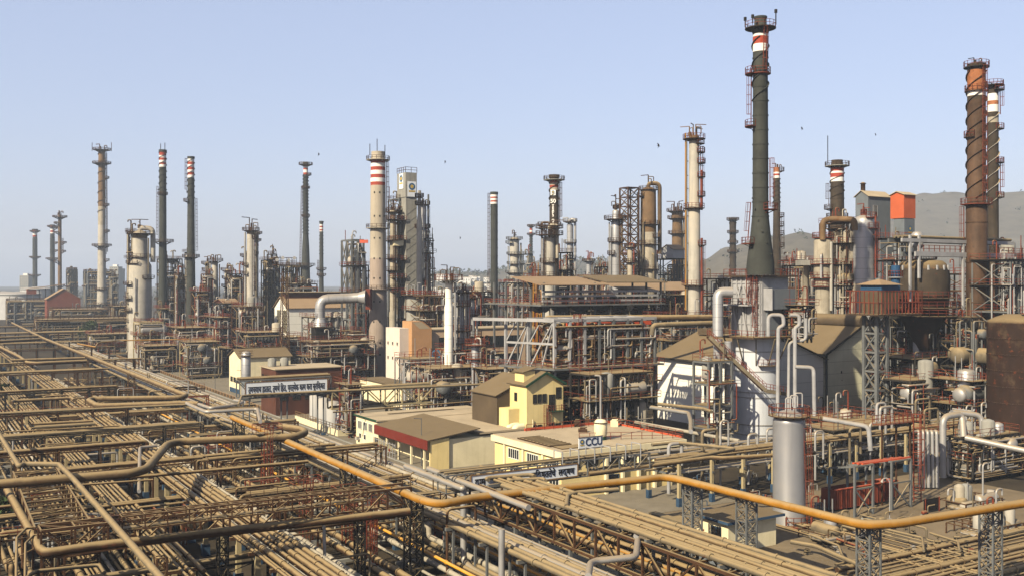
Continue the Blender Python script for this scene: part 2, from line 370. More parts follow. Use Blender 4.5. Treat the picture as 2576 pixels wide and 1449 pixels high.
# scattered trees on the plain and the hills, too many and too far to count
mb = MB(); rnd = random.Random(11)
for k in range(420):
    px = rnd.uniform(-40, 2640); d = rnd.uniform(900, 2400); 
    if 1760 < px: continue
    X = (px-CX)/F*d; hh = rnd.uniform(5, 11)
    foliage(mb, (X, d, hh*.55), hh*.9, hh*.9, hh*.5, 16, hh*.28, rnd)
o = mb.build('distant_trees', M['dgreen']); tag(o, 'far belt of hazy trees on the plain beyond the plant', 'trees', kind='stuff')
mb = MB(); rnd = random.Random(12)
bpy.context.view_layer.update(); deps = bpy.context.evaluated_depsgraph_get()
def onhill(px, d):
    X = (px-CX)/F*d; hit = SC.ray_cast(deps, Vector((X, d, 900)), Vector((0,0,-1)))
    return hit[1] if hit[0] else None
for k in range(180):
    px = rnd.uniform(1700, 2600); d = rnd.uniform(920, 2280); p = onhill(px, d)
    if p is None or p.z < 3: continue
    hh = rnd.uniform(3, 8); foliage(mb, (p.x, p.y, p.z+hh*.4), hh*.8, hh*.8, hh*.5, 9, hh*.3, rnd)
for k in range(500):
    px = rnd.uniform(1000, 1740); d = rnd.uniform(1520, 2100); p = onhill(px, d)
    if p is None or p.z < 3: continue
    hh = rnd.uniform(6, 12); foliage(mb, (p.x, p.y, p.z+hh*.4), hh*.9, hh*.9, hh*.5, 9, hh*.3, rnd)
o = mb.build('hillside_scrub', M['dgreen']); tag(o, 'dry scrub and small trees dotted over the hazy hillsides', 'scrub', kind='stuff')
# far town on the low hill and two pale tower blocks
rnd = random.Random(5)
for k in range(30):
    px = 1075+rnd.uniform(0, 160); d = rnd.uniform(1500, 1750); p = onhill(px, d)
    if p is None: continue
    w_ = rnd.uniform(7, 14); h_ = rnd.uniform(6, 12)
    t = thing('distant_house', 'tiny pale house on the hazy far hillside left of the thin dark chimney', 'house', p, 'pale houses on the far hillside')
    a = MB(); a.box(p.x-w_/2, p.x+w_/2, p.y-5, p.y+5, p.z-4, p.z+h_); a.build('wall', M['bandw'], t)
    a = MB(); a.box(p.x-w_/2-.4, p.x+w_/2+.4, p.y-5.4, p.y+5.4, p.z+h_+.002, p.z+h_+.5); a.build('roof', M['roofl'], t)
    a = MB()
    for j in range(3): a.box(p.x-w_/2+1+j*w_/3, p.x-w_/2+2+j*w_/3, p.y-5.1, p.y-5.005, p.z+h_*.5, p.z+h_*.8)
    a.build('window', M['glass'], t)
for i, (px, w_, y0, d) in enumerate([(291, 22, 671, 1500), (303, 14, 676, 1560), (66, 22, 693, 1500), (985, 16, 694, 1400)]):
    b = PD(px, YH, d); b.z = 0; ww = w_*d/F; h_ = ZY(y0, d)
    t = thing('tower_block', ['broad pale apartment tower far behind the rust-topped chimney','narrower pale apartment tower beside the broad one','low pale block on the far left plain','small pale block far behind the concrete chimney'][i], 'apartment block', b)
    a = MB(); a.box(b.x-ww/2, b.x+ww/2, d-7, d+7, 0, h_); a.build('wall', M['concg'], t)
    a = MB()
    for f_ in range(int(h_/3.4)):
        for j in range(int(ww/3)): a.box(b.x-ww/2+.8+j*3, b.x-ww/2+2.2+j*3, d-7.1, d-7.005, 1+f_*3.4, 2.6+f_*3.4)
    o = a.build('window', M['bluegrey'], t); o['kind'] = 'stuff'
    a = MB(); a.box(b.x-ww/4, b.x+ww/4, d-3, d+3, h_, h_+3); a.build('lift_room', M['bandw'], t)
# ---------------------------------------------------------------- chimneys, columns, vessels
CAMDIR = lambda c: Vector((-c[0], -c[1], 0)).normalized()
def side_vec(c, s):        # s: degrees measured from the side facing the camera, + to the right
    a = math.atan2(-c[1], -c[0])+R(s); return Vector((math.cos(a), math.sin(a), 0))
def radius_at(prof, z):
    for (z0, r0), (z1, r1) in zip(prof, prof[1:]):
        if min(z0, z1) <= z <= max(z0, z1) and z1 != z0: return r0+(r1-r0)*(z-z0)/(z1-z0)
    return prof[0][1] if z < prof[0][0] else prof[-1][1]
def tower(name, label, cat, x, d, prof, m, shaft='shaft', bands=(), plats=(), ladder=None, strake=None, rings=None, pipes=(), top=None,
          group=None, rail='red', ground=True, seg=28, extra=None, pm='bsteel'):
    """prof: [(ypix, width px)] from top to bottom; bands: [(y0,y1,mat)]; plats: [(y, half extra m, kind deg or None)]"""
    pr = sorted([(ZY(y, d), w_*d/F/2) for y, w_ in prof])
    if ground and pr[0][0] > 0.5: pr = [(0.0, pr[0][1])]+pr
    if rail == 'red' and d > 305: rail = 'bsteel'
    cx = (x-CX)/F*d; cy = d; t = thing(name, label, cat, (cx, cy, max(0.0, pr[0][0])), group)
    zt = pr[-1][0]; c = (cx, cy)
    cuts = sorted([(ZY(b[1], d), ZY(b[0], d), b[2]) for b in bands])
    if top == 'dome': pr2 = pr+[(zt+pr[-1][1]*k2, pr[-1][1]*k1) for k1, k2 in ((.95,.16),(.8,.34),(.55,.47),(.25,.55),(.02,.58))]
    else: pr2 = pr
    # shaft is split where painted bands begin and end so that every band is a part of its own
    zs = sorted(set([p[0] for p in pr2]))
    def sub(z0, z1):
        return [(z0, radius_at(pr2, z0))]+[p for p in pr2 if z0+.01 < p[0] < z1-.01]+[(z1, radius_at(pr2, z1))]
    lo = pr2[0][0]; segs = []
    for z0, z1, mm in cuts:
        if z0 > lo+.02: segs.append((lo, z0, None))
        segs.append((max(lo, z0), z1, mm)); lo = z1
    if lo < pr2[-1][0]-.02: segs.append((lo, pr2[-1][0], None))
    body = MB()
    for z0, z1, mm in segs:
        if mm is None:
            body.slathe(cx, cy, sub(z0, z1), seg)
        else:
            b = MB(); b.slathe(cx, cy, sub(z0+.002, z1-.002), seg, caps=False); b.build('painted_band', M[mm], t)
    sh = body.build(shaft, M[m], t)
    if rings:
        a = MB(); z = rings[0] if len(rings) > 1 else lo
        y0, y1, n = rings
        for k in range(n):
            z = ZY(y0+(y1-y0)*k/max(1, n-1), d); r = radius_at(pr2, z); a.arc(cx, cy, z-.12, z+.12, r-.02, r+.10, seg=20)
        a.build('stiffening_rings', M[m], t)
    if strake:
        y0, y1, turns, hgt = strake[:4]; nh = strake[4] if len(strake) > 4 else 3
        z0, z1 = ZY(y1, d), ZY(y0, d)
        for h_ in range(nh):
            a = MB(); N = max(24, int(turns*22)); P = []
            for k in range(N+1):
                z = z0+(z1-z0)*k/N; r = radius_at(pr2, z); an = 2*math.pi*(turns*k/N+h_/nh)
                P.append((Vector((cx+math.cos(an)*(r-.03), cy+math.sin(an)*(r-.03), z)), Vector((cx+math.cos(an)*(r+hgt), cy+math.sin(an)*(r+hgt), z))))
            vs = []; th = .05
            for p, q in P: vs += [tuple(p-Vector((0,0,th))), tuple(q-Vector((0,0,th))), tuple(q+Vector((0,0,th))), tuple(p+Vector((0,0,th)))]
            a.add(vs, [(i*4+j, i*4+(j+1)%4, (i+1)*4+(j+1)%4, (i+1)*4+j) for i in range(N) for j in range(4)])
            a.build('helical_strake', M[strake[5] if len(strake) > 5 else m], t)
    tk = max(.07, d*.00035)
    for pl in plats:
        y, ext, kind = pl[:3]; z = ZY(y, d); r = radius_at(pr2, z); a = MB()
        pmm = pl[3] if len(pl) > 3 else pm
        if kind is None: a0, a1 = 0, 360
        else:
            base = math.degrees(math.atan2(-cy, -cx))+kind; a0, a1 = base-48, base+48
        a.arc(cx, cy, z-.14, z, r-.02, r+ext, a0, a1)
        nb = 10 if kind is None else 3
        for k in range(nb):
            an = R(a0+(a1-a0)*(k+.5)/nb); e = Vector((math.cos(an), math.sin(an), 0)); cc = Vector((cx, cy, 0))
            a.bar(cc+e*r+Vector((0,0,z-ext*.4)), cc+e*(r+ext*.7)+Vector((0,0,z-.15)), tk*1.3)
        po = a.build('platform', M[pmm], t)
        a = MB(); nn = 16 if kind is None else 5
        pts = [Vector((cx+math.cos(R(a0+(a1-a0)*k/nn))*(r+ext-.05), cy+math.sin(R(a0+(a1-a0)*k/nn))*(r+ext-.05), z)) for k in range(nn+1)]
        if kind is not None:
            pts = [Vector((cx+math.cos(R(a0))*(r+.1), cy+math.sin(R(a0))*(r+.1), z))]+pts+[Vector((cx+math.cos(R(a1))*(r+.1), cy+math.sin(R(a1))*(r+.1), z))]
        a.rail(pts, 1.15, tk, 2.5); a.build('railing', M[rail], po)
    for ld in (ladder or ()):
        s_, y0, y1 = ld[:3]; e = side_vec(c, s_); z0, z1 = ZY(y1, d), ZY(y0, d)
        z0 = max(z0, pr2[0][0]+.5); a = MB()
        p = Vector((cx, cy, z0))+e*(radius_at(pr2, z0)+.35); q = Vector((cx, cy, z1))+e*(radius_at(pr2, z1)+.35)
        a.ladder(p, q, e, 0.6, tk, max(.5, d*.0028)); a.build('ladder', M[rail], t)
    for pp in pipes:     # (angle, y0, y1, radius m, material[, 'over'])
        s_, y0, y1, r_, mm = pp[:5]; e = side_vec(c, s_); z1, z0 = ZY(y0, d), max(0.3, ZY(y1, d)); a = MB()
        rr = max(radius_at(pr2, z0), radius_at(pr2, min(z1, pr2[-1][0])))+r_+.25; base = Vector((cx, cy, 0))+e*rr
        kind = pp[5] if len(pp) > 5 else None
        if kind == 'over':
            pts = [Vector((cx, cy, zt+.2)), Vector((cx, cy, z1)), base+Vector((0,0,z1)), base+Vector((0,0,z0))]
            a.tube(pts, r_, 10, bend=r_*2.6); a.build('overhead_pipe', M[mm], t)
        elif kind == 'in':
            pts = [base+Vector((0,0,z0)), base+Vector((0,0,z1)), Vector((cx, cy, z1))+e*.3]
            a.tube(pts, r_, 8, bend=r_*2.2); a.build('pipe', M[mm], t)
        else:
            a.tube([base+Vector((0,0,z0)), base+Vector((0,0,z1))], r_, 8)
            for k in range(int((z1-z0)/7)):
                zz = z0+3+k*7; a.bar(Vector((cx, cy, zz))+e*(rr-r_-.3), Vector((cx, cy, zz))+e*(rr), .18)
            a.build('pipe', M[mm], t)
    if extra: extra(t, cx, cy, pr2, tk)
    return t
def crown_clutter(n, hgt, m='bsteel', lamps=False, seed=1):
    def f(t, cx, cy, pr, tk):
        rnd = random.Random(seed); z = pr[-1][0]; r = pr[-1][1]
        for k in range(n):
            a = 2*math.pi*k/n+rnd.uniform(0, .8); q = rnd.uniform(.3, 1.0)*r; h_ = hgt*rnd.uniform(.5, 1.1)
            b = MB(); p = Vector((cx+math.cos(a)*q, cy+math.sin(a)*q, z-.2)); e = Vector((math.cos(a), math.sin(a), 0))
            if k % 3 == 0: b.tube([p, p+Vector((0,0,h_)), p+Vector((0,0,h_))+e*h_*.5, p+Vector((0,0,h_*.45))+e*h_*.5], max(.1, tk*1.3), 6, bend=.35); b.build('vent_pipe', M[m], t)
            elif k % 3 == 1:
                b.bar(p, p+Vector((0,0,h_*1.2)), tk*2.2); b.bar(p+Vector((0,0,h_*1.2)), p+Vector((0,0,h_*1.2))+e*h_*.9, tk*2); b.build('davit', M[m], t)
            else: b.tube([p, p+Vector((0,0,h_*.7))], max(.22, tk*2.5), 8); b.build('nozzle', M[m], t)
    return f
def rim(hgt=.5, w_=.25, m=None, mast=()):
    def f(t, cx, cy, pr, tk):
        z = pr[-1][0]; r = pr[-1][1]; a = MB(); a.arc(cx, cy, z-hgt, z+.06, r+.003, r+w_, seg=24); a.build('rim', M[m or 'chim'], t)
        a = MB(); a.arc(cx, cy, z+.01, z+.05, 0.0, r*.86, seg=20); a.build('flue_opening', M['black'], t)
        for (dx, h_) in mast:
            a = MB(); a.bar((cx+dx, cy, z-1), (cx+dx, cy, z+h_), tk*1.6, tk*1.6); a.build('lightning_rod', M['dgrey'], t)
    return f
# far left chimneys
tower('chimney','slim dark chimney with a red and white top, farthest left of all','chimney',88,1100,[(577,10.5),(640,11),(745,11.5)],'chim',bands=[(578,584,'bandr'),(584,592,'bandw'),(592,596,'bandr')],strake=(600,645,4,.35),plats=[(583,3,None),(648,3.5,None),(693,3.5,None)],extra=rim(1,.8))
tower('chimney','slim dark chimney with a red and white top beside the rusty yellow one','chimney',132,1000,[(566,9.5),(640,11),(745,12)],'chim',bands=[(568,573,'bandr'),(573,580,'bandw'),(580,585,'bandr'),(585,588,'bandw')],strake=(592,640,4,.35),plats=[(571,3,None),(575,4,90),(612,3.5,90),(632,3,90),(652,4,None)],extra=rim(1,.7))
tower('chimney','thin rusty yellow chimney in front of the terracotta shed','chimney',150.5,760,[(541,8),(600,8.5),(730,9.5),(775,10)],'rustc',bands=[(731,775,'pale')],plats=[(547,4,None),(563,3,-90),(587,2.5,-90),(612,3.5,90),(634,3,90),(660,3,-90),(720,2,None)],ladder=[(90,600,640)],extra=crown_clutter(4,4,seed=3))
tower('chimney','tall chimney with rust-stained top and pale tapering base, platforms all the way up','chimney',256,640,[(377,15.5),(490,17),(568,17.5),(680,20),(802,25)],'pale',bands=[(377,520,'rustc'),(520,567,'palerust')],strake=(378,548,7,.45,1,'brown'),
  plats=[(378,3.4,None),(412,3.6,None),(449,2.4,90),(517,2.4,90),(583,2.6,90),(619,3.6,None),(656,2.2,90),(728,1.2,None),(765,2,None)],ladder=[(80,385,640)],rings=(640,730,3),
  extra=lambda t,cx,cy,pr,tk:(crown_clutter(3,3,seed=5)(t,cx,cy,pr,tk),[ (lambda b:(b.bar((cx+s*6.2,cy,pr[-1][0]-1),(cx+s*6.2,cy,pr[-1][0]+4.5),.35),b.build('warning_lamp_post',M['bsteel'],t)))(MB()) for s in (-1,1)]))
tower('chimney','dark green-grey chimney with one wide platform, rising beside the fat pale column','chimney',409.5,470,[(378,17),(500,17.5),(600,18),(700,21),(740,22)],'chim',bands=[(381,392,'bandr'),(392,398,'bandw'),(398,404,'bandr'),(404,410,'bandw'),(410,415,'bandr'),(415,421,'bandw')],strake=(380,480,3.2,.3,2),rings=(490,690,6),plats=[(490,.6,None),(609,3.2,None)],ladder=[(-90,470,600)],extra=rim(1,.25,mast=((-1,3),(1,3.4))),rail='bsteel')
tower('chimney','dark chimney with wide red and white stripes and a ladder cage at its left side','chimney',480.5,450,[(395,16),(500,17),(620,19),(730,21.5),(760,22)],'chim',bands=[(401,408,'bandw'),(408,415,'bandr'),(415,421,'bandw'),(421,428,'bandr'),(428,434,'bandw'),(434,441,'bandr'),(441,448,'bandw')],strake=(400,500,3.4,.28,2),rings=(455,720,10),plats=[(507,1.8,-90),(647,1.6,90),(647,2.0,None)],ladder=[(-90,400,487),(90,500,640)],extra=rim(.9,.2),rail='bsteel')
tower('chimney','wavy dark chimney flaring below its middle, right of the floodlight mast','chimney',769,560,[(409,11),(440,12),(585,13),(625,18),(700,22),(745,24)],'chim',bands=[(409,415,'bandw'),(416,420,'bandr'),(420,424,'bandw'),(424,428,'bandr'),(428,435,'bandw'),(435,440,'bandr')],strake=(440,590,6,.42,3),plats=[(415,2.6,None),(441,1.8,90),(474,1,None),(545,.9,None),(668,3,None),(710,1.5,None)],ladder=[(-90,470,700)],extra=rim(1,.4),group=None)
tower('chimney','short thin dark chimney with three red stripes, just right of the wavy flaring one','chimney',808.5,620,[(557,9),(620,9.5),(700,11),(745,12)],'chim',bands=[(565,569,'bandw'),(569,573,'bandr'),(573,577,'bandw'),(577,581,'bandr'),(581,583,'bandw')],strake=(585,640,3,.25,2),plats=[(678,1.8,None),(693,1.5,None)],ladder=[(-90,655,700)],extra=rim(1,.3))
# the big concrete chimney
def concrete_extra(t,cx,cy,pr,tk):
    rim(.35,.06,'concp',mast=((-2.6,2.6),(-.3,4.2),(2.2,2.2)))(t,cx,cy,pr,tk)
    for y, n in ((486,3),(545,3),(600,2),(651,2),(700,2),(758,2),(808,2),(860,2),(890,2)):
        z = ZY(y,317); r = radius_at(pr,z)
        for k in range(n):
            e = side_vec((cx,cy),-28+40*k); p = Vector((cx,cy,z))+e*(r-.1); b = MB(); b.bar(p,p+e*.16,.4,.55); b.build('port_hole',M['black'],t)
tower('chimney','fat tapering pinkish concrete chimney with red and white bands, standing in the middle ground','chimney',951,317,[(383,33),(400,34),(404,36),(467,37.5),(574,39),(727,43),(860,46),(955,48)],'concp',bands=[(404,411.5,'bandr'),(411.5,421,'bandw'),(421,430,'bandr'),(430,440,'bandw'),(440,449,'bandr'),(449,459,'bandw'),(459,467.5,'bandr'),(727,1000,'conc'),(650,727,'conc')],
  plats=[(403,1.5,None,'concp'),(574,1.35,None,'concp'),(727,1.25,None,'conc')],ladder=[(78,408,560)],extra=concrete_extra,rail='bsteel',seg=40)
tower('chimney','plain straight dark chimney with two red stripes near the middle of the picture','chimney',1243,420,[(484,18.5),(640,18.5),(800,19)],'chim',bands=[(491,496,'bandw'),(496,500,'bandr'),(500,505,'bandw'),(505,509,'bandr'),(509,514,'bandw')],rings=(520,790,14),plats=[(735,1.1,None)],ladder=[(-88,487,730)],extra=rim(.9,.14),seg=32)
tower('chimney','thin wavy chimney with red and white top beside the far open grey column','chimney',1336,700,[(566,7),(585,7.5),(700,8)],'chim',bands=[(574,580,'bandr'),(580,584,'bandw'),(584,588,'bandr')],strake=(590,640,4,.3,2),plats=[(570,1.8,None),(591,1.8,None)],extra=rim(.8,.3))
tower('chimney','short stubby dark chimney with four ring platforms in front of the right-hand hill','chimney',1843.5,500,[(549,17),(600,16),(700,16.5),(740,17)],'chimb',plats=[(554,1.4,None),(586,1.2,None),(612,1,None),(635,1.1,None)],rings=(560,690,7),strake=(560,690,3,.2,2),extra=rim(.8,.3),pm='dgrey',rail='bsteel')
# anniversary chimney with writing
def text_obj(body, size, m, parent, loc, rot=None, name='lettering', normal=None, right=None, ext=.02, align='CENTER', bold=0.0, sx=1.0, top=True):
    cu = bpy.data.curves.new('lettering', 'FONT'); cu.body = body; cu.size = size; cu.extrude = ext; cu.align_x = align; cu.align_y = 'CENTER'; cu.offset = bold
    o = bpy.data.objects.new('lettering', cu); SC.collection.objects.link(o); bpy.context.view_layer.update()
    me = bpy.data.meshes.new_from_object(o.evaluated_get(bpy.context.evaluated_depsgraph_get()))
    SC.collection.objects.unlink(o); bpy.data.objects.remove(o)
    mo = bpy.data.objects.new(name, me); SC.collection.objects.link(mo); me.materials.clear(); me.materials.append(M[m])
    right = Vector(right).normalized(); nrm = Vector(normal).normalized(); up = nrm.cross(right)
    from mathutils import Matrix
    po = Vector(parent['_o']) if parent is not None else Vector((0,0,0))
    mw = Matrix(((right.x*sx, up.x, nrm.x), (right.y*sx, up.y, nrm.y), (right.z*sx, up.z, nrm.z)))
    me.transform(mw.to_4x4()); mo.location = Vector(loc)-po; mo.parent = parent
    return mo
def anniversary(t,cx,cy,pr,tk):
    rim(.9,.35,'chimb')(t,cx,cy,pr,tk)
    c = (cx,cy); e = side_vec(c,-12); rt = Vector((-e.y,e.x,0)); 
    if rt.x < 0: rt = -rt
    def at(y): z = ZY(y,315); return Vector((cx,cy,z))+e*(radius_at(pr,z)+.05)
    z0 = ZY(486,315); p = at(486); b = MB(); b.bar(p-Vector((0,0,.0)), p+Vector((0,0,1.5)), 2.2, .12); 
    b = MB(); q = p; u = Vector((0,0,1)); b.hexa([q-rt*.8-u*.9-e*.4,q+rt*.8-u*.9-e*.4,q+rt*.8-u*.9+e*.1,q-rt*.8-u*.9+e*.1,q-rt*.8+u*.8-e*.4,q+rt*.8+u*.8-e*.4,q+rt*.8+u*.8+e*.1,q-rt*.8+u*.8+e*.1]); pb = b.build('emblem_board',M['signw'],t)
    emblem(q+e*.12+u*.12, e, rt, .5, pb)
    text_obj('50', 1.75, 'bandw', t, at(508)+e*.12, normal=e, right=rt, bold=.05)
    for k, ch in enumerate('YEARS OF'):
        if ch != ' ': text_obj(ch, 1.05, 'bandw', t, at(519+k*6.2)+e*.12, normal=e, right=rt, bold=.04)
def emblem(c, nrm, rt, r, parent):
    """round blue ring with a yellow heart, above a small yellow plate"""
    up = nrm.cross(rt)
    if up.z < 0: up = -up
    def disc(r0, r1, off, m, nm):
        b = MB(); N = 20; vs = []
        for k in range(N):
            a = 2*math.pi*k/N
            for rr in (r0, r1): vs.append(tuple(c+rt*math.cos(a)*rr+up*math.sin(a)*rr+nrm*off))
        b.add(vs, [(2*k, 2*k+1, 2*((k+1)%N)+1, 2*((k+1)%N)) for k in range(N)]); b.build(nm, M[m], parent)
    disc(r*.55, r, .02, 'logob', 'emblem_ring'); disc(0.01, r*.5, .02, 'logoy', 'emblem_heart')
    b = MB(); q = c-up*r*1.35+nrm*.02; b.add([tuple(q-rt*r-up*r*.22), tuple(q+rt*r-up*r*.22), tuple(q+rt*r+up*r*.22), tuple(q-rt*r+up*r*.22)], [(0,1,2,3)]); b.build('emblem_plate', M['logoy'], parent)
tower('chimney','sooty chimney with white figure 50 and an emblem board, rising behind a grey column','chimney',1394,315,[(441,22),(449,23),(456,23),(520,23.5),(600,24),(700,24)],'chimb',bands=[(455,461,'bandr'),(461,467,'concp'),(467,473,'bandr'),(473,480,'concp')],strake=(455,520,1.6,.3,2),plats=[(453,1.9,None,'concg')],ladder=[(70,460,560)],extra=anniversary,rail='bsteel')
# the tall black chimney over the silver heater
def bigtop(t,cx,cy,pr,tk):
    rim(.3,.12,'chim')(t,cx,cy,pr,tk)
    for s_,hh in ((-95,1.2),(-30,.9),(85,2.2)):
        e = side_vec((cx,cy),s_); z = ZY(66,190); b = MB(); p = Vector((cx,cy,z))+e*2.85; b.bar(p,p+Vector((0,0,hh)),.16); b.bar(p+Vector((0,0,hh)),p+Vector((0,0,hh+.7)),.4); b.build('warning_lamp',M['dgrey'],t)
    b = MB()
    for k in range(7):
        y = 500+k*28; z = ZY(y,190); r = radius_at(pr,z); e = side_vec((cx,cy),-60+k*23); p = Vector((cx,cy,z))+e*r; b.bar(p,p+e*.3,.25); 
    b.build('lug',M['chim'],t)
tower('tall_chimney','tallest chimney: black-green steel stack with one red and two white bands on the silver heater','chimney',1913,190,[(44,30),(70,31),(73,50),(83,40),(86,38),(131,37.5),(200,36.5),(530,39.5),(545,41),(600,52),(664,68),(692,69)],'chim',ground=False,
  bands=[(88,94,'bandw'),(94,113,'bandr'),(113,132,'bandw')],strake=(95,255,1.7,.28,2),rings=(147,545,12),
  plats=[(72,1.25,None,'chimb'),(186,.55,None,'red'),(186,1.5,-85,'red'),(318,1.5,-85,'red'),(528,1.7,72,'red'),(613,1.5,-80,'red')],ladder=[(25,75,180),(-80,190,312),(75,400,520),(-80,510,605)],extra=bigtop,seg=44)
tower('chimney','brown chimney with a striped top half hidden right behind the tallest chimney','chimney',1954,330,[(422,15.5),(470,16),(560,18),(640,20),(700,21)],'chimb',bands=[(434,438,'bandw'),(438,443,'bandr'),(443,449,'bandw'),(422,434,'rusto')],strake=(450,520,3,.25,2),plats=[(431,1.4,90),(545,1.3,90),(568,1.2,90),(590,1.2,90),(620,1.2,90)],ladder=[(88,545,640)],extra=crown_clutter(3,2,seed=8))
tower('chimney','squat dark chimney with a broad ring platform and thin mast behind the orange bend pipe','chimney',2106,275,[(404,24),(415,31),(420,33),(470,33),(560,35),(700,38)],'chimb',bands=[(424,432,'bandr'),(432,437,'bandw'),(437,447,'bandr'),(447,458,'bandw')],strake=(430,500,1.6,.22,2),rings=(470,560,4),plats=[(418,1.5,None,'concg'),(526,1.6,-85),(548,1.0,None),(575,1.2,None)],ladder=[(-85,462,520)],extra=rim(.4,.2,'chimb',mast=((-2.6,6.8),)),rail='bsteel')
tower('chimney','rusty brown spiral-finned chimney at the right edge, thicker of the pair','chimney',2456.5,200,[(162,43),(235,43),(511,45),(512,50),(700,49),(880,50)],'rustst',bands=[(162,178,'chimb'),(178,229,'rusto'),(229,243,'bandw'),(243,254,'chimb')],strake=(180,500,2.9,.32,3),plats=[(170,.7,None,'dgrey'),(230,.5,None),(345,.6,-60),(514,1.0,None,'red')],ladder=[(40,170,505),(-80,520,880)],rings=(560,860,4),extra=crown_clutter(4,1.6,'dgrey',seed=9))
tower('chimney','thinner dark chimney wound with pale spiral fins and white bands, right of the rusty one','chimney',2498,235,[(215,24),(240,26),(500,26),(600,27),(700,27)],'chimb',bands=[(237,255,'bandw'),(255,265,'rusto'),(265,283,'bandw'),(296,310,'palerust')],strake=(285,520,3.4,.28,2,'pale'),plats=[(216,1.2,None,'dgrey'),(228,1.3,60,'dgrey'),(325,1.2,80),(410,1.2,80),(497,1.2,80)],ladder=[(80,225,290),(80,400,490)],extra=crown_clutter(2,.8,'dgrey',seed=4))
# columns and vessels: left
def col(label, x, d, prof, m='pale', cat='process column', name='process_column', **k): return tower(name, label, cat, x, d, prof, m, shaft='shell', **k)
col('fat pale column with an overhead pipe bending down its right side',352,400,[(590,36),(652,37),(668,55),(740,57),(830,57)],'pale',top='dome',bands=[(590,600,'rustc')],plats=[(588,2.6,None),(647,1.2,None),(700,1.2,60),(663,1.4,-60),(715,1.8,-90),(750,1.6,-90),(780,1.4,-90)],pipes=[(88,574,660,1.0,'pale','over'),(40,600,690,.28,'tan2'),(-20,700,790,.25,'silver2')],ladder=[(-85,600,800)],extra=crown_clutter(9,4,seed=2),rail='bsteel')
col('slim pale column with a square top platform between the striped chimney and the twin column',541,440,[(658,14),(765,16)],'pale',plats=[(657,2.2,None)],pipes=[(-85,660,760,.35,'silver2'),(80,665,760,.25,'tan')],extra=crown_clutter(5,3.4,seed=12))
col('small grey column with stacked platforms left of the slim pale column',522,450,[(662,12),(765,13)],'grey',top='dome',plats=[(664,1.6,None),(680,1.4,None),(705,1.6,None),(724,1.5,None)],extra=crown_clutter(3,3,seed=14))
col('hazy squat column with pipe loops left of the tall twin column',572,470,[(681,14),(765,15)],'pale',top='dome',plats=[(680,1.8,None),(700,1.2,None),(720,1.4,None)],pipes=[(88,668,740,.4,'tan2','over'),(60,690,765,.35,'silver2')],extra=crown_clutter(4,3,seed=15))
col('tall grey twin column with davits on its top, left of the floodlight tower',631,420,[(582,19),(660,20),(775,20)],'pale',bands=[(582,590,'rustc')],plats=[(580,2.0,None),(600,1.6,60),(640,1.6,90),(668,1.4,-90),(690,1.5,-90)],pipes=[(-84,585,775,.4,'silver2'),(85,590,775,.5,'tan2'),(35,592,740,.25,'silver2')],ladder=[(40,590,740)],extra=crown_clutter(7,5,seed=16))
tower('chimney','small striped chimney peeping out right behind the tall grey twin column','chimney',646,560,[(584,9),(700,9)],'bandw',bands=[(588,594,'bandr'),(600,606,'bandr'),(614,620,'bandr')],plats=[(588,2,None),(606,1.5,None)],extra=rim(.8,.3))
col('narrow rusty column left of the twin column',619,440,[(640,9),(760,10)],'palerust',plats=[(645,1.8,None),(665,2,None),(690,2,-60),(715,2,-60)],extra=crown_clutter(3,3,seed=17))
# column beside the concrete hopper tower
col('silver grey column with black mouth pipe on the right flank of the concrete hopper tower',1063,339,[(515,19),(600,20),(650,22),(730,22),(800,22)],'silver',bands=[(600,606,'dgrey')],plats=[(515,1.3,None),(573,1.4,None),(620,1.8,80),(672,1.8,90),(708,1.6,60)],pipes=[(70,490,760,.35,'grey')],extra=crown_clutter(4,2.6,'dgrey',seed=18),ladder=[(85,520,720)])
col('slim silver pipe column standing in front of the right flank of the concrete hopper tower',1055,332,[(480,9),(540,9),(560,14),(780,15)],'pale',plats=[(496,.9,None),(515,.9,None)],pipes=[(90,500,700,.2,'silver2')])
col('inner rusty column squeezed between concrete chimney and hopper tower',988,338,[(530,15),(640,17),(800,18)],'palerust',plats=[(534,1.6,None),(552,1.8,None),(605,2.2,None),(650,1.8,None),(680,1.6,None),(724,1.5,None)],pipes=[(-60,540,780,.3,'grey'),(60,560,790,.3,'tan2')],extra=crown_clutter(5,3,'bsteel',seed=19),ladder=[(20,560,780)])
for i,(x,w_,y0,d) in enumerate([(1047,50,742,300),(1098,31,748,303)]):
    col(['fat pale silo at the foot of the concrete hopper tower','narrower pale silo right of the fat one behind the white column'][i],x,d,[(y0,w_),(870,w_)],'concg' if i==0 else 'silver',name='silo',cat='silo',plats=[(y0-1,1.6,None)],extra=crown_clutter(5,3,'silver2',seed=20+i))
col('white column with flared neck and square top platform right of the hopper silos',1129,222,[(706,24),(712,18),(765,18),(772,22),(900,22)],'white',plats=[(704,2.1,None)],pipes=[(82,712,880,.22,'silver2')],extra=crown_clutter(6,3,seed=25),rail='red')
col('bundle column of silvery risers right of the white flared column',1164,226,[(738,13),(900,15)],'silver',plats=[(735,1.5,None),(768,1.2,None),(830,1.6,None),(862,1.4,None)],pipes=[(-80,731,890,.3,'silver2','over'),(-25,733,890,.25,'silver2'),(30,736,890,.3,'pale'),(82,728,885,.35,'silver2','over')],extra=crown_clutter(4,2.2,seed=26),ladder=[(60,745,880)])
col('second shorter bundle column with many platforms beside the plain dark chimney',1189,232,[(752,11),(900,12)],'silver',plats=[(748,1.4,None),(790,1.2,None),(845,1.6,None)],pipes=[(80,742,880,.22,'silver2','over'),(-50,752,880,.2,'tan2')],extra=crown_clutter(4,2,seed=27))
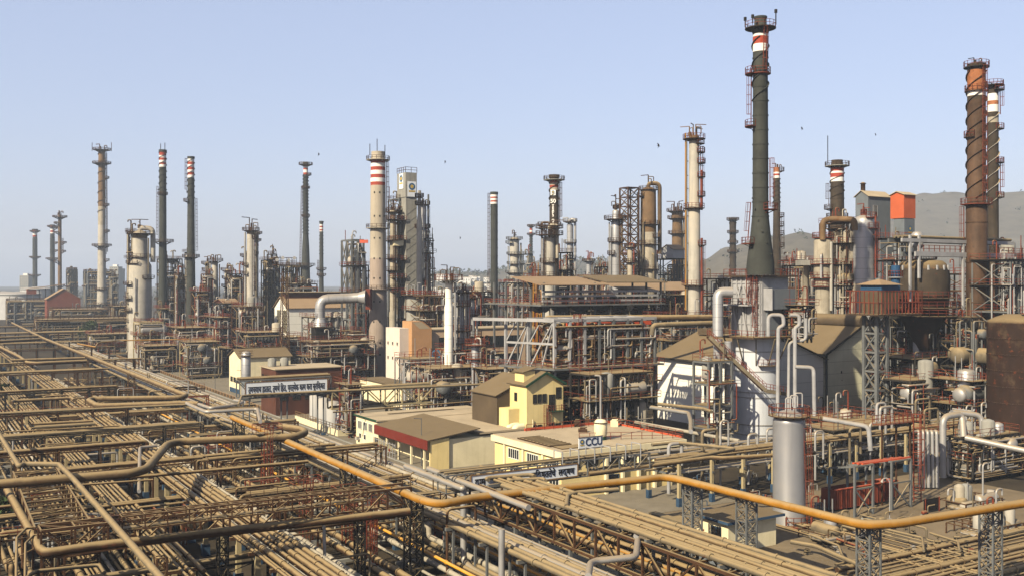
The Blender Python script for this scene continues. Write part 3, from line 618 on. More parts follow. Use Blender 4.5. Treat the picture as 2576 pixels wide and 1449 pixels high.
col('stout short silver column with red ladders standing below the bundle columns',1196,212,[(868,20),(945,20)],'silver',top='dome',plats=[(866,1.5,None),(900,1.2,None)],pipes=[(60,850,930,.2,'silver2','over')],extra=crown_clutter(4,2,'red',seed=28),pm='red')
# far middle
col('hazy far grey column just right of the plain straight dark chimney',1294,520,[(604,24),(640,25),(668,20),(688,26),(745,27)],'pale',top='dome',plats=[(602,2.0,None),(612,2.2,-70),(640,1.5,None),(664,1.8,None),(686,2.2,None),(702,1.6,-60)],pipes=[(80,612,740,.4,'tan2'),(-70,620,740,.35,'silver2')],extra=crown_clutter(5,3.4,seed=30),rail='grey')
col('grey weathered column with manhole and cluttered head in front of the anniversary chimney',1382,306,[(596,27),(600,27),(714,29),(780,30)],'pale',plats=[(569,2.0,None),(574,2.6,None,'bsteel'),(591,2.6,None,'bsteel'),(660,1.2,None),(694,1.4,None),(705,1.8,-60)],pipes=[(-84,560,700,.3,'bsteel','over'),(80,566,650,.5,'palerust','over'),(-60,600,760,.35,'silver2')],ladder=[(-45,600,700)],extra=crown_clutter(8,4,'bsteel',seed=31))
col('bright silver thin column with a ladder right of the grey weathered column',1434,400,[(565,16),(640,17),(712,17),(760,17)],'silver',plats=[(558,1.6,None),(611,1.3,None),(650,1.2,None)],pipes=[(75,552,715,.5,'silver2','over')],extra=crown_clutter(3,2.6,'whitesteel',seed=32),rail='whitesteel')
col('small hazy column with a T-shaped red crane on top',1481,520,[(655,12),(745,14)],'silver',plats=[(657,2.2,None),(663,1.5,90)],pipes=[(60,650,740,.35,'tan2','over')],extra=crown_clutter(4,4,'red',seed=33))
col('small silver drum column right of the T-crane column',1512,420,[(688,15),(745,16)],'silver',top='dome',plats=[(686,2.0,None),(672,1.2,None)],pipes=[(-75,668,735,.3,'palerust','over')],extra=crown_clutter(4,3,'red',seed=34))
col('pale column with a narrow neck and railed platform left of the lattice stair tower',1549,330,[(533,18),(540,19),(556,20),(560,23),(610,23),(690,25),(780,25)],'silver',top='dome',plats=[(552,2.6,None),(548,2.0,90),(525,1.0,None),(608,1.2,None),(640,1.2,-60)],pipes=[(-82,560,770,.25,'silver2'),(70,545,640,.35,'tan2','over'),(-50,570,770,.2,'silver2')],extra=crown_clutter(7,4,'bsteel',seed=35))
col('fat rust-streaked column with a big overhead loop pipe right of the lattice stair tower',1631,330,[(482,38),(560,40),(650,42),(780,43)],'rustc',top='dome',bands=[(585,780,'palerust')],plats=[(478,.9,None),(494,1.3,-80),(565,1.1,None),(597,1.3,80),(615,1.2,None),(677,1.4,None)],pipes=[(88,462,640,.7,'tan','over'),(-85,494,760,.35,'silver2'),(-30,560,700,.3,'tan2','in'),(30,640,740,.35,'tan2','in'),(60,660,775,.25,'silver2')],extra=crown_clutter(4,3.4,'brown',seed=36))
col('thin rusty column with red bands at the foot of the lattice stair tower',1585,322,[(622,13),(780,14)],'palerust',top='dome',plats=[(622,1.1,None),(660,1.1,None)],pipes=[(60,612,760,.25,'red','over')])
col('stubby brown column with a cluttered crown left of the tall pale column',1704,440,[(532,27),(552,30),(556,25),(590,27),(700,28)],'rustc',plats=[(532,2.4,None),(550,1.8,None),(588,1.8,None)],pipes=[(60,545,680,.4,'tan2')],extra=crown_clutter(9,4,seed=37),rail='bsteel')
col('tall pale column with yellow pipes up its left and balconies down its right',1746,255,[(348,25),(525,27),(527,30),(716,32),(795,33)],'pale',bands=[(343,356,'rustc')],plats=[(350,1.6,None),(362,1.4,70),(384,1.5,80),(411,1.6,85),(446,1.5,85),(494,1.5,85),(524,1.3,None),(617,1.5,85),(717,1.5,None)],pipes=[(-85,335,780,.2,'orange'),(-62,352,780,.2,'tan2'),(-95,400,540,.16,'brown'),(62,430,530,.35,'red'),(60,600,780,.3,'red')],ladder=[(82,370,500),(84,620,716)],extra=crown_clutter(11,3.2,'rustc',seed=38))
# right cluster
col('thin cream pipe stack with square cap left of the stout silver-grey drum column',2028,240,[(668,20),(669,20),(670,14),(800,15)],'palerust',plats=[],pipes=[],extra=None)
def ccap(x,d,y0,y1,wpx,m,label,name,cat):
    wv = wpx*d/F/2; cx = (x-CX)/F*d; b = MB(); b.box(cx-wv,cx+wv,d-wv,d+wv,ZY(y1,d),ZY(y0,d)); o = b.build(name,M[m]); tag(o,label,cat); return o
col('stout pale drum column under the red-railed platform of the orange bend pipe',2071,236,[(608,46),(690,47),(700,40),(790,40)],'palerust',top='dome',plats=[(598,1.2,None),(664,.9,None),(698,1.0,None),(720,.8,None)],pipes=[(-10,640,700,.3,'silver2','in'),(40,610,780,.35,'pale'),(70,690,790,.3,'silver2')],extra=crown_clutter(3,1.2,'red',seed=40),pm='red')
col('shiny silver clad column standing on a cone, right of the orange bend pipe',2173,232,[(556,50),(600,52),(712,54),(713,54),(790,72)],'silver',top='dome',bands=[(713,790,'palerust')],plats=[(540,.7,None,'red'),(548,1.0,60,'red'),(575,1.0,70,'red')],pipes=[(60,545,700,.2,'red'),(84,575,700,.22,'whitesteel')],extra=crown_clutter(5,2.6,'red',seed=41),ladder=[(72,560,700)])
# ---------------------------------------------------------------- open steel process structures
def lattice_tower(name, label, x, d, wpx, ytop, ybot=None, z0=0.0, panel=None, m='grey', t_=None, group=None, cap=None, cat='lattice tower', taper=1.0, deckm=None):
    """four-legged braced tower"""
    cx = (x-CX)/F*d; cy = d; zt = ZY(ytop, d); zb = z0 if ybot is None else ZY(ybot, d); s_ = wpx*d/F/1.37/2
    t = thing(name, label, cat, (cx, cy, zb), group); tk = t_ or max(.12, s_*.12)
    c0 = Vector((cx, cy, 0)); C = [(-1,-1),(1,-1),(1,1),(-1,1)]; panel = panel or s_*2.2; n = max(1, int((zt-zb)/panel))
    def P(k, z):
        q = 1+(taper-1)*(1-(z-zb)/(zt-zb)); return c0+BU*C[k%4][0]*s_*q+AW*C[k%4][1]*s_*q+Vector((0,0,z))
    for k in range(4): a = MB(); a.bar(P(k, zb), P(k, zt), tk*1.3); a.build('leg', M[m], t)
    a = MB()
    for i in range(n):
        z0_, z1_ = zb+(zt-zb)*i/n, zb+(zt-zb)*(i+1)/n
        for k in range(4):
            a.bar(P(k, z1_), P(k+1, z1_), tk*.8); a.bar(P(k, z0_), P(k+1, z1_), tk*.6); a.bar(P(k+1, z0_), P(k, z1_), tk*.6)
    a.build('bracing', M[m], t)
    if cap:
        a = MB(); u, w_ = UW(c0); a.gbox(u-s_*cap, u+s_*cap, w_-s_*cap, w_+s_*cap, zt+.002, zt+.2); po = a.build('top_platform', M[deckm or m], t)
    return t
def drum_h(mb, p, ax, L, r):       # horizontal vessel with dished ends
    p = Vector(p); ax = Vector(ax).normalized(); pts = []; rs = []
    N = 5
    for k in range(N): a = math.pi/2*k/N; pts.append(p-ax*(L/2+r*.5*math.cos(a))); rs.append(r*math.sin(a)+.01)
    pts += [p-ax*L/2, p+ax*L/2]; rs += [r, r]
    for k in range(N): a = math.pi/2*(k+1)/N; pts.append(p+ax*(L/2+r*.5*math.sin(a))); rs.append(r*math.cos(a)+.01)
    x = ax.cross(Vector((0,0,1))).normalized(); y = x.cross(ax); seg = 16
    vs = [tuple(q+x*math.cos(2*math.pi*k/seg)*rr+y*math.sin(2*math.pi*k/seg)*rr) for q, rr in zip(pts, rs) for k in range(seg)]
    mb.add(vs, [(i*seg+k, i*seg+(k+1)%seg, (i+1)*seg+(k+1)%seg, (i+1)*seg+k) for i in range(len(pts)-1) for k in range(seg)], True)
def manifold(mb, box, n, r0, r1, rnd, seg=6, vert=.45):
    """right-angled pipework wandering through a grid box (u0,u1,w0,w1,z0,z1)"""
    u0, u1, w0, w1, z0, z1 = box
    for _ in range(n):
        p = [rnd.uniform(u0, u1), rnd.uniform(w0, w1), rnd.uniform(z0, z1)]; pts = [G(*p)]; last = -1; r = rnd.uniform(r0, r1)
        for k in range(rnd.randint(2, 5)):
            ax = 2 if rnd.random() < vert else rnd.choice((0, 0, 1))
            if ax == last: ax = (ax+1) % 3
            last = ax; lo, hi = ((u0, u1), (w0, w1), (z0, z1))[ax]
            q = rnd.uniform(lo, hi)
            if abs(q-p[ax]) < r*5: q = lo if p[ax]-lo > hi-p[ax] else hi
            p[ax] = q; pts.append(G(*p))
        mb.tube(pts, r, seg, bend=r*2.5)
def unit(label, x0, x1, ytop, d, dep=None, levels=4, nx=3, ny=2, m='bsteel', z0=0.0, name='pipe_structure', cat='steel structure', seed=1, dens=1.0, brace=True,
         deck=True, drums=3, rail='red', mats=('silver2','tan2','red'), roof=None, tk=None, pipes=True, stick=4, postm=None, open_top=False, decklv=None, hb=1.0):
    rnd = random.Random(seed*31+5); wm = (x1-x0)*d/F; dep = dep or min(12, wm*.55); Wb = max(2.0, (wm-dep*.52)/.854)
    zt = ZY(ytop, d); xl = (x0-CX)/F*d      # leftmost point is the far-left corner at +w
    c = Vector((xl+dep*.52, d, 0)); u0, w0 = UW(c); u1, w1 = u0+Wb, w0+dep
    t = thing(name, label, cat, G((u0+u1)/2, (w0+w1)/2, z0)); tk = tk or max(.22, d*.00085)
    zs = [z0+(zt-z0)*k/levels for k in range(1, levels+1)]
    us = [u0+(u1-u0)*i/(nx-1) for i in range(nx)]; ws = [w0+(w1-w0)*j/(ny-1) for j in range(ny)]
    for u in us:
        for w_ in ws:
            a = MB(); a.bar(G(u, w_, z0), G(u, w_, zt-(0 if not open_top or rnd.random() < .5 else (zt-z0)/levels*.6)), tk*1.2); a.build('post', M[postm or m], t)
    a = MB(); br = MB()
    for z in zs:
        for w_ in ws: a.bar(G(u0, w_, z), G(u1, w_, z), tk*.8, tk*1.1)
        for u in us: a.bar(G(u, w0, z-.02), G(u, w1, z-.02), tk*.8, tk*1.1)
        n = int((u1-u0)/2.2)
        for i in range(1, n): uu = u0+(u1-u0)*i/n; a.bar(G(uu, w0, z-.05), G(uu, w1, z-.05), tk*.45)
    a.build('beams', M[m], t)
    if brace:
        zz = [z0]+zs
        for zi, zj in zip(zz, zz[1:]):
            for i in range(nx-1):
                if rnd.random() < .62:
                    if rnd.random() < .5: br.bar(G(us[i], w0, zi), G(us[i+1], w0, zj), tk*.6); br.bar(G(us[i+1], w0, zi), G(us[i], w0, zj), tk*.6)
                    else:
                        mu = (us[i]+us[i+1])/2; br.bar(G(us[i], w0, zi), G(mu, w0, zj), tk*.6); br.bar(G(us[i+1], w0, zi), G(mu, w0, zj), tk*.6)
            for j in range(ny-1):
                if rnd.random() < .7: br.bar(G(u0, ws[j], zi), G(u0, ws[j+1], zj), tk*.6); br.bar(G(u0, ws[j+1], zi), G(u0, ws[j], zj), tk*.6)
        br.build('bracing', M[m], t)
    rt = max(.06, d*.00028)
    if deck:
        for li, z in enumerate(zs):
            if decklv is not None and li not in decklv: continue
            if decklv is None and rnd.random() < .22 and li < levels-1: continue
            e = rnd.choice((0, .8, 1.2)); a = MB(); a.gbox(u0-e, u1+e*.6, w0-e, w1+.3, z+tk*.56, z+tk*.56+.07); dk = a.build('deck', M['deck'], t)
            a = MB(); zr = z+tk*.56+.07; pts = [G(u0-e, w1+.3, zr), G(u0-e, w0-e, zr), G(u1+e*.6, w0-e, zr), G(u1+e*.6, w1+.3, zr)]
            a.rail(pts, 1.15, rt, 2.2, closed=True); a.build('railing', M[rail], dk)
    if pipes:
        k = len(mats); tot = int(38*dens*max(1, (u1-u0)*(zt-z0)/260))
        for i, mm in enumerate(mats):
            a = MB(); share = (.42, .38, .2, .2)[i]; nn = max(3, int(tot*share)); base = max(.09, d*.00038)*(1 if i < 2 else .7)
            manifold(a, (u0-.6, u1+.6, w0-.9, w1*.4+w0*.6+.5, z0+.8, zt-.6), nn, base, base*2.3, rnd)
            o = a.build('pipework', M[mm], t); o['kind'] = 'stuff'
    for k in range(drums):
        z = rnd.choice([z0]+zs[:-1])+tk; r = rnd.uniform(.5, 1.1)*min(1.6, (zt-z0)/levels/4.0+.4); L = rnd.uniform(2.5, 5)*r; uu = rnd.uniform(u0+1, u1-1); a = MB()
        if rnd.random() < .5:
            drum_h(a, G(uu, w0+rnd.uniform(.5, 2), z+r+.5), BU if rnd.random() < .6 else AW, L, r); a.build('drum', M[rnd.choice(('silver2','pale','tan2','grey'))], t)
        else:
            q = G(uu, w0+rnd.uniform(.5, 2)); h_ = min(L, (zt-z0)/levels*1.6); a.slathe(q.x, q.y, [(z+.3, r*.3), (z+.5, r*.85), (z+.8, r), (z+.8+h_, r), (z+1+h_, r*.85), (z+1.2+h_, r*.3)], 14); a.build('vessel', M[rnd.choice(('silver','pale','palerust','concg'))], t)
    for k in range(stick):
        uu, ww = rnd.uniform(u0, u1), rnd.uniform(w0, w1); h_ = rnd.uniform(1.5, 5); a = MB(); p = G(uu, ww, zt); e = BU*rnd.choice((-1, 1))
        if k % 2: a.tube([p, p+Vector((0,0,h_)), p+Vector((0,0,h_))+e*1.2, p+Vector((0,0,h_-.8))+e*1.2], rt*2.2, 6, bend=.5)
        else: a.bar(p, p+Vector((0,0,h_)), rt*2)
        a.build('vent_pipe', M[rnd.choice(mats)], t)
    if roof:
        a = MB(); e = 1.2; zr = zt+.4; rise = roof[1] if len(roof) > 1 else 1.5
        a.poly_prism([G(u0-e, w0-e, zr), G(u1+e, w0-e, zr), G(u1+e, (w0+w1)/2, zr+rise), G(u0-e, (w0+w1)/2, zr+rise)], Vector((0,0,.15)))
        a.poly_prism([G(u0-e, (w0+w1)/2, zr+rise), G(u1+e, (w0+w1)/2, zr+rise), G(u1+e, w1+e, zr), G(u0-e, w1+e, zr)], Vector((0,0,.15)))
        a.build('roof', M[roof[0]], t)
    t['_uw'] = (u0, u1, w0, w1); return t
FARM = ('tan2','grey','brown')
# left horizon
unit('hazy dark block-like structure behind the thin rusty chimney',146,190,678,900,20,5,5,3,m='dgrey',seed=1,dens=.8,rail='bsteel',mats=FARM)
unit('hazy open gantry left of the tall rust-topped chimney',194,272,683,800,14,3,4,2,m='dgrey',seed=2,rail='bsteel',mats=FARM,dens=1.2,brace=True)
unit('low tangled hazy structure right of the tall rust-topped chimney',268,292,696,700,8,4,3,2,m='dgrey',seed=3,rail='bsteel',mats=FARM,dens=1.4)
unit('rusty stair scaffold clinging to the left side of the fat pale column',312,334,584,398,4,14,2,2,m='bsteel',seed=4,rail='bsteel',mats=('palerust','brown'),dens=.5,drums=0)
unit('dark column frame right of the fat pale column, behind the dark chimney with one platform',374,450,652,500,14,6,5,2,m='dgrey',seed=5,rail='bsteel',mats=('tan2','silver2','brown'),dens=1.0,stick=6)
unit('grey braced tower block under the dark chimney with one platform',375,420,778,380,10,3,3,2,m='grey',seed=6,rail='red',mats=('silver2','tan2','red'),drums=1,z0=0)
unit('narrow scaffold left of the dark chimney with the ladder cage',459,472,636,452,4,12,2,2,m='grey',seed=7,rail='bsteel',mats=('tan2','silver2'),dens=.5,drums=0,stick=3)
unit('rusty service frame at the foot of the dark chimney with the ladder cage',460,520,735,385,12,5,4,2,m='bsteel',seed=8,dens=1.4,stick=4)
unit('low open shed frame with a sloped tan roof behind the slim pale column',522,592,765,400,14,3,4,2,m='bsteel',seed=9,dens=1.3,roof=('rooft',1.6))
unit('stacked brown platforms left of the twin column',604,624,650,424,7,9,2,2,m='bsteel',seed=10,rail='bsteel',dens=1.0,mats=('palerust','tan2'))
unit('frame with walkways right of the twin column',645,682,655,430,10,7,3,2,m='dgrey',seed=11,rail='bsteel',dens=1.2,stick=3,mats=('tan2','grey','brown'))
unit('long dark roofed air cooler deck behind the floodlight tower',678,755,668,470,20,5,6,2,m='dgrey',seed=12,rail='bsteel',dens=1.3,mats=('grey','tan2','brown'))
unit('tall open steel frame with orange crane beam left of the concrete chimney',850,912,604,335,9,5,3,3,m='grey',seed=13,rail='red',dens=.45,drums=1,deck=True,decklv=(2,3),tk=.5,mats=('tan2','silver2','red'))
unit('pipe-packed rusty structure behind and left of the concrete chimney',862,925,668,345,12,8,4,2,m='bsteel',seed=14,dens=1.6,stick=4,mats=('tan2','brown','silver2'))
unit('dense rusty equipment frame below the silver bend duct, left of the concrete chimney',828,912,835,300,14,6,5,2,m='bsteel',seed=15,dens=1.8,drums=5)
unit('process structure in front of the fat pale column',310,400,812,372,12,3,5,2,m='postc',seed=16,dens=1.2,mats=('silver2','tan2','red'),postm='postc')
unit('process structure with drum vessels right of the braced tower block',392,505,826,350,16,4,6,2,m='bsteel',seed=17,dens=1.7,drums=7)
unit('process structure with drums and risers left of the white gable hall',495,570,800,340,14,5,4,2,m='grey',seed=18,dens=1.6,drums=5,mats=('silver2','palerust','red'))
unit('low rust-coloured structure beneath the twin column',560,655,772,360,14,5,5,2,m='bsteel',seed=19,dens=1.7,drums=5)
unit('open pipe frame in front of the white gable hall',575,700,838,318,12,3,6,2,m='grey',seed=20,dens=1.7,drums=4)
unit('dark-decked frame around the black box duct',742,850,800,305,12,5,5,2,m='grey',seed=21,dens=1.5,drums=3)
unit('low cluttered frame behind the cream gable shed',440,565,880,322,12,2,6,2,m='grey',seed=22,dens=2.2,drums=5,mats=('silver2','tan2','red'))
unit('pipe clutter frame between the red-brown block and the concrete chimney',740,930,862,288,10,3,8,2,m='bsteel',seed=23,dens=1.5,drums=5)
unit('low rusty frames on the far plain right behind the left pipe field',-10,120,757,680,16,3,9,2,m='bsteel',seed=101,dens=2.2,drums=8,rail='bsteel',mats=FARM)
unit('low brown structures between terracotta hall and rust-topped chimney',95,245,780,560,16,3,9,2,m='bsteel',seed=102,dens=2.2,drums=6,rail='bsteel',mats=FARM)
unit('low dark structure at the foot of the rust-topped chimney, right side',255,330,772,540,14,4,6,2,m='bsteel',seed=103,dens=2.0,drums=6,rail='bsteel',mats=FARM)
unit('long low pipe structure before the rust-topped chimney',60,310,805,470,12,2,14,2,m='bsteel',seed=104,dens=2.2,drums=8,rail='bsteel',mats=FARM)
unit('cream-posted low pipe gallery beside the road, farthest',200,330,842,400,10,2,8,2,m='postc',seed=105,dens=2.0,drums=5,mats=('silver2','tan2','red'))
unit('crowded equipment frame with red railings by the road, before the fat pale column',320,430,872,332,12,3,6,2,m='bsteel',seed=106,dens=2.4,drums=8,mats=('silver2','tan2','red'))
unit('cream-posted equipment frame by the road, right of the crowded red-railed one',425,540,862,312,12,3,6,2,m='postc',seed=107,dens=2.4,drums=8,mats=('silver2','tan2','red'))
unit('dense grey pipe frame behind the cream gable shed and left of the black duct tower',640,760,850,330,12,4,7,2,m='grey',seed=108,dens=2.2,drums=6)
unit('low rusty equipment frame at the foot of the concrete chimney, left side',830,925,880,296,8,3,6,2,m='bsteel',seed=109,dens=2.4,drums=5)
unit('silvery low pipework frame between the concrete chimney foot and the white flared column',985,1105,905,232,8,2,8,2,m='grey',seed=110,dens=2.6,drums=6,mats=('silver2','whitesteel','red'),tk=.18)
unit('red and silver low pipework before the office building',1040,1240,928,212,8,2,10,2,m='red',seed=111,dens=2.4,drums=8,mats=('silver2','whitesteel','red'),tk=.16)
unit('low pipework frame before the exchanger structure, left of the yellow house',1190,1290,930,206,6,2,6,2,m='bsteel',seed=112,dens=2.2,drums=5,mats=('silver2','tan2','red'),tk=.18)
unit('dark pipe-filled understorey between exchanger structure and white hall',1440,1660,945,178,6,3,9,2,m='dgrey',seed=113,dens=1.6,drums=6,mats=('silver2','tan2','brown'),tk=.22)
unit('grey pipe frame with red rails between the white hall and the tall pale column',1640,1850,800,236,9,4,8,2,m='grey',seed=114,dens=1.8,drums=5,mats=('silver2','tan2','red'),tk=.24)
# centre
unit('scaffold of platforms between concrete chimney and hopper tower',970,1008,500,341,9,14,3,2,m='grey',seed=24,dens=.8,drums=3,rail='bsteel',mats=('tan2','silver2','red'))
unit('stair scaffold on the right side of the hopper tower columns',1060,1076,600,334,4,9,2,2,m='grey',seed=25,dens=.5,drums=0,rail='bsteel')
unit('red-railed equipment frame around the hopper silos',1012,1118,745,290,12,6,5,2,m='bsteel',seed=26,dens=1.3,drums=3)
unit('red-railed pipe frame around the white flared column',1090,1215,882,222,8,3,6,2,m='red',seed=27,dens=2.6,drums=4,mats=('silver2','whitesteel','red'),tk=.18)
unit('silvery pipe rack tangle right of the bundle columns',1205,1290,890,230,9,3,5,2,m='grey',seed=28,dens=1.8,drums=3,mats=('silver2','whitesteel','red'))
unit('hazy low frames between the dark striped chimney and the far grey column',1255,1345,712,480,14,5,6,2,m='dgrey',seed=29,dens=1.5,drums=5,mats=('silver2','tan2','red'))
unit('tall thin open frame right of the far grey column',1308,1334,640,510,9,9,3,2,m='grey',seed=30,dens=.7,drums=0,rail='grey')
unit('dark braced frame behind the grey weathered column',1400,1428,636,330,7,6,3,2,m='dgrey',seed=31,dens=.8,drums=0,rail='bsteel')
unit('rusty ducts frame left of the grey weathered column',1318,1372,700,310,8,5,3,2,m='bsteel',seed=32,dens=1.2,drums=2,mats=('rustc','orange','red'))
unit('low clutter frame between the thin silver column and the pale necked column',1440,1540,700,400,12,6,6,2,m='bsteel',seed=33,dens=1.5,drums=4,mats=('silver2','tan2','red'))
lattice_tower('stair_tower','dark braced square stair tower between the pale necked column and the fat rust-streaked column',1583,328,46,474,panel=3.0,m='bsteel',t_=.32,cap=1.05)
unit('grey pipe frame with red railings right of the fat rust-streaked column',1650,1728,652,345,12,7,5,2,m='grey',seed=34,dens=1.6,drums=3,mats=('silver2','tan2','red'))
unit('brown frame between stair tower and rust-streaked column foot',1560,1660,640,340,9,8,5,2,m='bsteel',seed=35,dens=1.2,drums=2)
unit('red-railed low frame right of the tall pale column',1752,1850,702,262,10,7,5,2,m='bsteel',seed=36,dens=1.5,drums=2,mats=('silver2','tan2','red'))
unit('long red-railed frame under the tan roof, middle of the picture',1440,1780,745,250,14,6,12,2,m='bsteel',seed=37,dens=1.25,drums=8,mats=('silver2','tan2','red'))
unit('hazy frames behind the tallest chimney toward the hill',1945,2060,655,330,14,7,6,2,m='dgrey',seed=38,dens=1.2,drums=4,mats=('silver2','tan2','red'))
# fin-fan platform with tan roof
def finfan():
    d = 245; u0, w0 = UW(PD(1502, 757, d)); z = ZY(768, d); t = thing('air_cooler_bank','long raised air cooler deck under a flat tan roof, red railings, centre of the picture','air cooler', G(u0, w0, 0))
    L = 26; B = 21
    for i in range(5):
        for u in (u0-15, u0, u0+B):
            a = MB(); a.bar(G(u, w0+1+i*L/4*.9, 0), G(u, w0+1+i*L/4*.9, z+5.6), .4); a.build('post', M['grey'], t)
    a = MB(); a.gbox(u0-17, u0+B, w0-.8, w0+L, z, z+.35); dk = a.build('deck', M['grey'], t)
    a = MB(); a.rail([G(u0-17, w0+L, z+.35), G(u0-17, w0-.8, z+.35), G(u0+B, w0-.8, z+.35), G(u0+B, w0+L, z+.35)], 1.1, .08, 1.8, closed=True); a.build('railing', M['red'], dk)
    for k in range(6):
        a = MB(); uu = u0-14+k*6; q = G(uu, w0+4); a.slathe(q.x, q.y, [(z-1.6, 1.3), (z-.9, 2.4), (z-.01, 2.6)], 16, caps=True); a.build('fan_ring', M['black'], t)
        a = MB(); a.bar(G(uu, w0, z-.5), G(uu+2, w0+1, 1), .22); a.build('brace', M['tan2'], t)
    for k in range(3):
        a = MB(); a.gbox(u0-15.5, u0+B-1, w0+.6+k*.01, w0+1.2+k*.01, z+1+k*1.1, z+1.5+k*1.1); a.build('tube_bundle', M['whitesteel'], t)
    for k in range(7):
        a = MB(); q = G(u0-13+k*5, w0+2.4, z+1.8); a.slathe(q.x, q.y, [(z+.4, .8), (z+2.2, .8), (z+2.6, .3)], 10); a.build('motor', M['dgrey'], t)
    a = MB(); a.poly_prism([G(u0-17.5, w0-1.5, z+4.9), G(u0+2.5, w0-1.5, z+4.9), G(u0+2.5, w0+12, z+6.9), G(u0-17.5, w0+12, z+6.9)], Vector((0,0,.2))); a.build('roof', M['rooft'], t)
    a = MB(); a.poly_prism([G(u0+2.6, w0-.5, z+5.5), G(u0+B+1, w0-.5, z+5.5), G(u0+B+1, w0+12, z+7.3), G(u0+2.6, w0+12, z+7.3)], Vector((0,0,.2))); a.build('roof', M['roofb'], t)
finfan()
def longroof():
    t = thing('canopy','flat tan canopy roof running from the air cooler deck to the tall pale column','canopy',PD(1650,760,262)-Vector((0,0,ZY(760,262))))
    u0, w0 = UW(PD(1570, 735, 262)); z = ZY(732, 262)
    for k in range(8):
        a = MB(); a.bar(G(u0+k*3.6, w0, 0), G(u0+k*3.6, w0, z), .3); a.build('post', M['grey'], t)
    a = MB(); a.poly_prism([G(u0-1, w0-1.5, z), G(u0+27, w0-1.5, z), G(u0+27, w0+9, z+2.2), G(u0-1, w0+9, z+2.2)], Vector((0,0,.2))); a.build('roof', M['rooft'], t)
longroof()
# heat exchanger structure, centre: pale steel portal frames over a decked level
def exchangers():
    d = 186; ul, wl = UW(PD(1395, 935, d)); t = thing('exchanger_structure','big pale-grey portal frame structure packed with tan exchangers, left of the white hall','steel structure', G(ul, wl, 0))
    zt = ZY(806, d); zd = ZY(930, d); B = 24; D_ = 9; zm = zd+(zt-zd)*.52
    us = [ul+k*B/7 for k in range(8)]
    for i, u in enumerate(us):
        for w_ in (wl, wl+D_):
            a = MB(); a.bar(G(u, w_, 0), G(u, w_, zt), .5); a.build('post', M['whitesteel' if i < 3 else 'grey'], t)
    for j, w_ in enumerate((wl+D_, wl+D_*.5)):
        a = MB(); a.bar(G(ul-4+j*2, wl+(6 if j else 11), 0), G(ul-4+j*2, wl+(6 if j else 11), zt), .5); a.build('post', M['whitesteel'], t)
    a = MB()
    for w_ in (wl, wl+D_): a.bar(G(ul-.3, w_, zt), G(ul+B+.3, w_, zt), .5, .6)
    for u in us: a.bar(G(u, wl, zt-.04), G(u, wl+D_, zt-.04), .4, .5)
    a.bar(G(ul, wl, zt+.02), G(ul-9, wl+D_+6, zt+.02), .5, .6); a.bar(G(ul, wl, zm), G(ul-4, wl+11, zm), .3, .4)
    a.build('top_beams', M['whitesteel'], t)
    a = MB()
    for k in range(4): a.bar(G(ul-4+k, wl+11-k*2.7, zd), G(ul-3+k, wl+8.3-k*2.7, zt if k % 2 else zm), .25); a.bar(G(ul-4+k, wl+11-k*2.7, zm), G(ul-3+k, wl+8.3-k*2.7, zt), .2)
    a.build('bracing', M['whitesteel'], t)
    for k, (zz, mm) in enumerate(((zt-.9, 'bred'), (zm, 'bsteel'))):
        a = MB(); a.bar(G(ul+3.5, wl+1.2, zz), G(ul+B, wl+1.2, zz), .3, .75 if k == 0 else .4); a.build('crane_beam', M[mm], t)
    a = MB(); a.poly_prism([G(ul-5, wl+12, zd), G(ul-1.2, wl-1.8, zd), G(ul+B+1, wl-1.8, zd), G(ul+B+1, wl+D_, zd)], Vector((0,0,.35))); dk = a.build('deck', M['grey'], t)
    a = MB(); a.rail([G(ul-5, wl+12, zd+.35), G(ul-1.2, wl-1.8, zd+.35), G(ul+B+1, wl-1.8, zd+.35), G(ul+B+1, wl+D_, zd+.35)], 1.1, .07, 1.5); a.build('railing', M['red'], dk)
    rnd = random.Random(44)
    for k in range(5):
        for j in range(2):
            a = MB(); uu = ul+2.4+k*4.8+j*.3; zz = zd+1.5+j*2.4
            drum_h(a, G(uu, wl+1.0+k%2, zz), BU, 2.9, .62); a.build('exchanger_shell', M[('tan2','pale','tan')[(k+j) % 3]], t)
            a = MB(); p = G(uu, wl-.1, zz); a.tube([p, p+BU*1.1, p+BU*1.1+Vector((0,0,2.0-j*.4))], .24, 8, bend=.6); a.build('elbow_pipe', M['tan' if k % 2 else 'silver2'], t)
    for mm, n, r_, s_ in (('tan', 36, .2, 1), ('silver2', 40, .15, 2), ('brown', 26, .15, 3), ('red', 20, .08, 4)):
        a = MB(); manifold(a, (ul, ul+B, wl-.3, wl+7, zd+.8, zt-.5), n, r_*.6, r_*1.5, random.Random(s_)); o = a.build('pipework', M[mm], t); o['kind'] = 'stuff'
    for mm, n in (('dgrey', 26), ('tan2', 16), ('brown', 14)):
        a = MB(); manifold(a, (ul-2, ul+B, wl, wl+9, 1, zd-.6), n, .12, .35, random.Random(n)); o = a.build('pipework', M[mm], t); o['kind'] = 'stuff'
    a = MB(); a.gbox(ul-1, ul+B+1, wl-1.2, wl+D_+3, zd-3.2, zd-3.0); dk2 = a.build('deck', M['deck'], t)
    a = MB(); a.rail([G(ul-1, wl-1.2, zd-3), G(ul+B+1, wl-1.2, zd-3)], 1.1, .06, 1.5); a.build('railing', M['red'], dk2)
exchangers()
t = thing('ladder_mast','tall red caged ladder tower in front of the exchanger structure','ladder tower',PZ(1455,1115,0)); b = Vector(t['_o'])
a = MB(); 
a.ladder(b+Vector((0,0,0)), b+Vector((0,0,ZY(790,b.y))), side_vec((b.x,b.y),0), .9, .09, .5); a.build('ladder', M['red'], t)
a = MB(); 
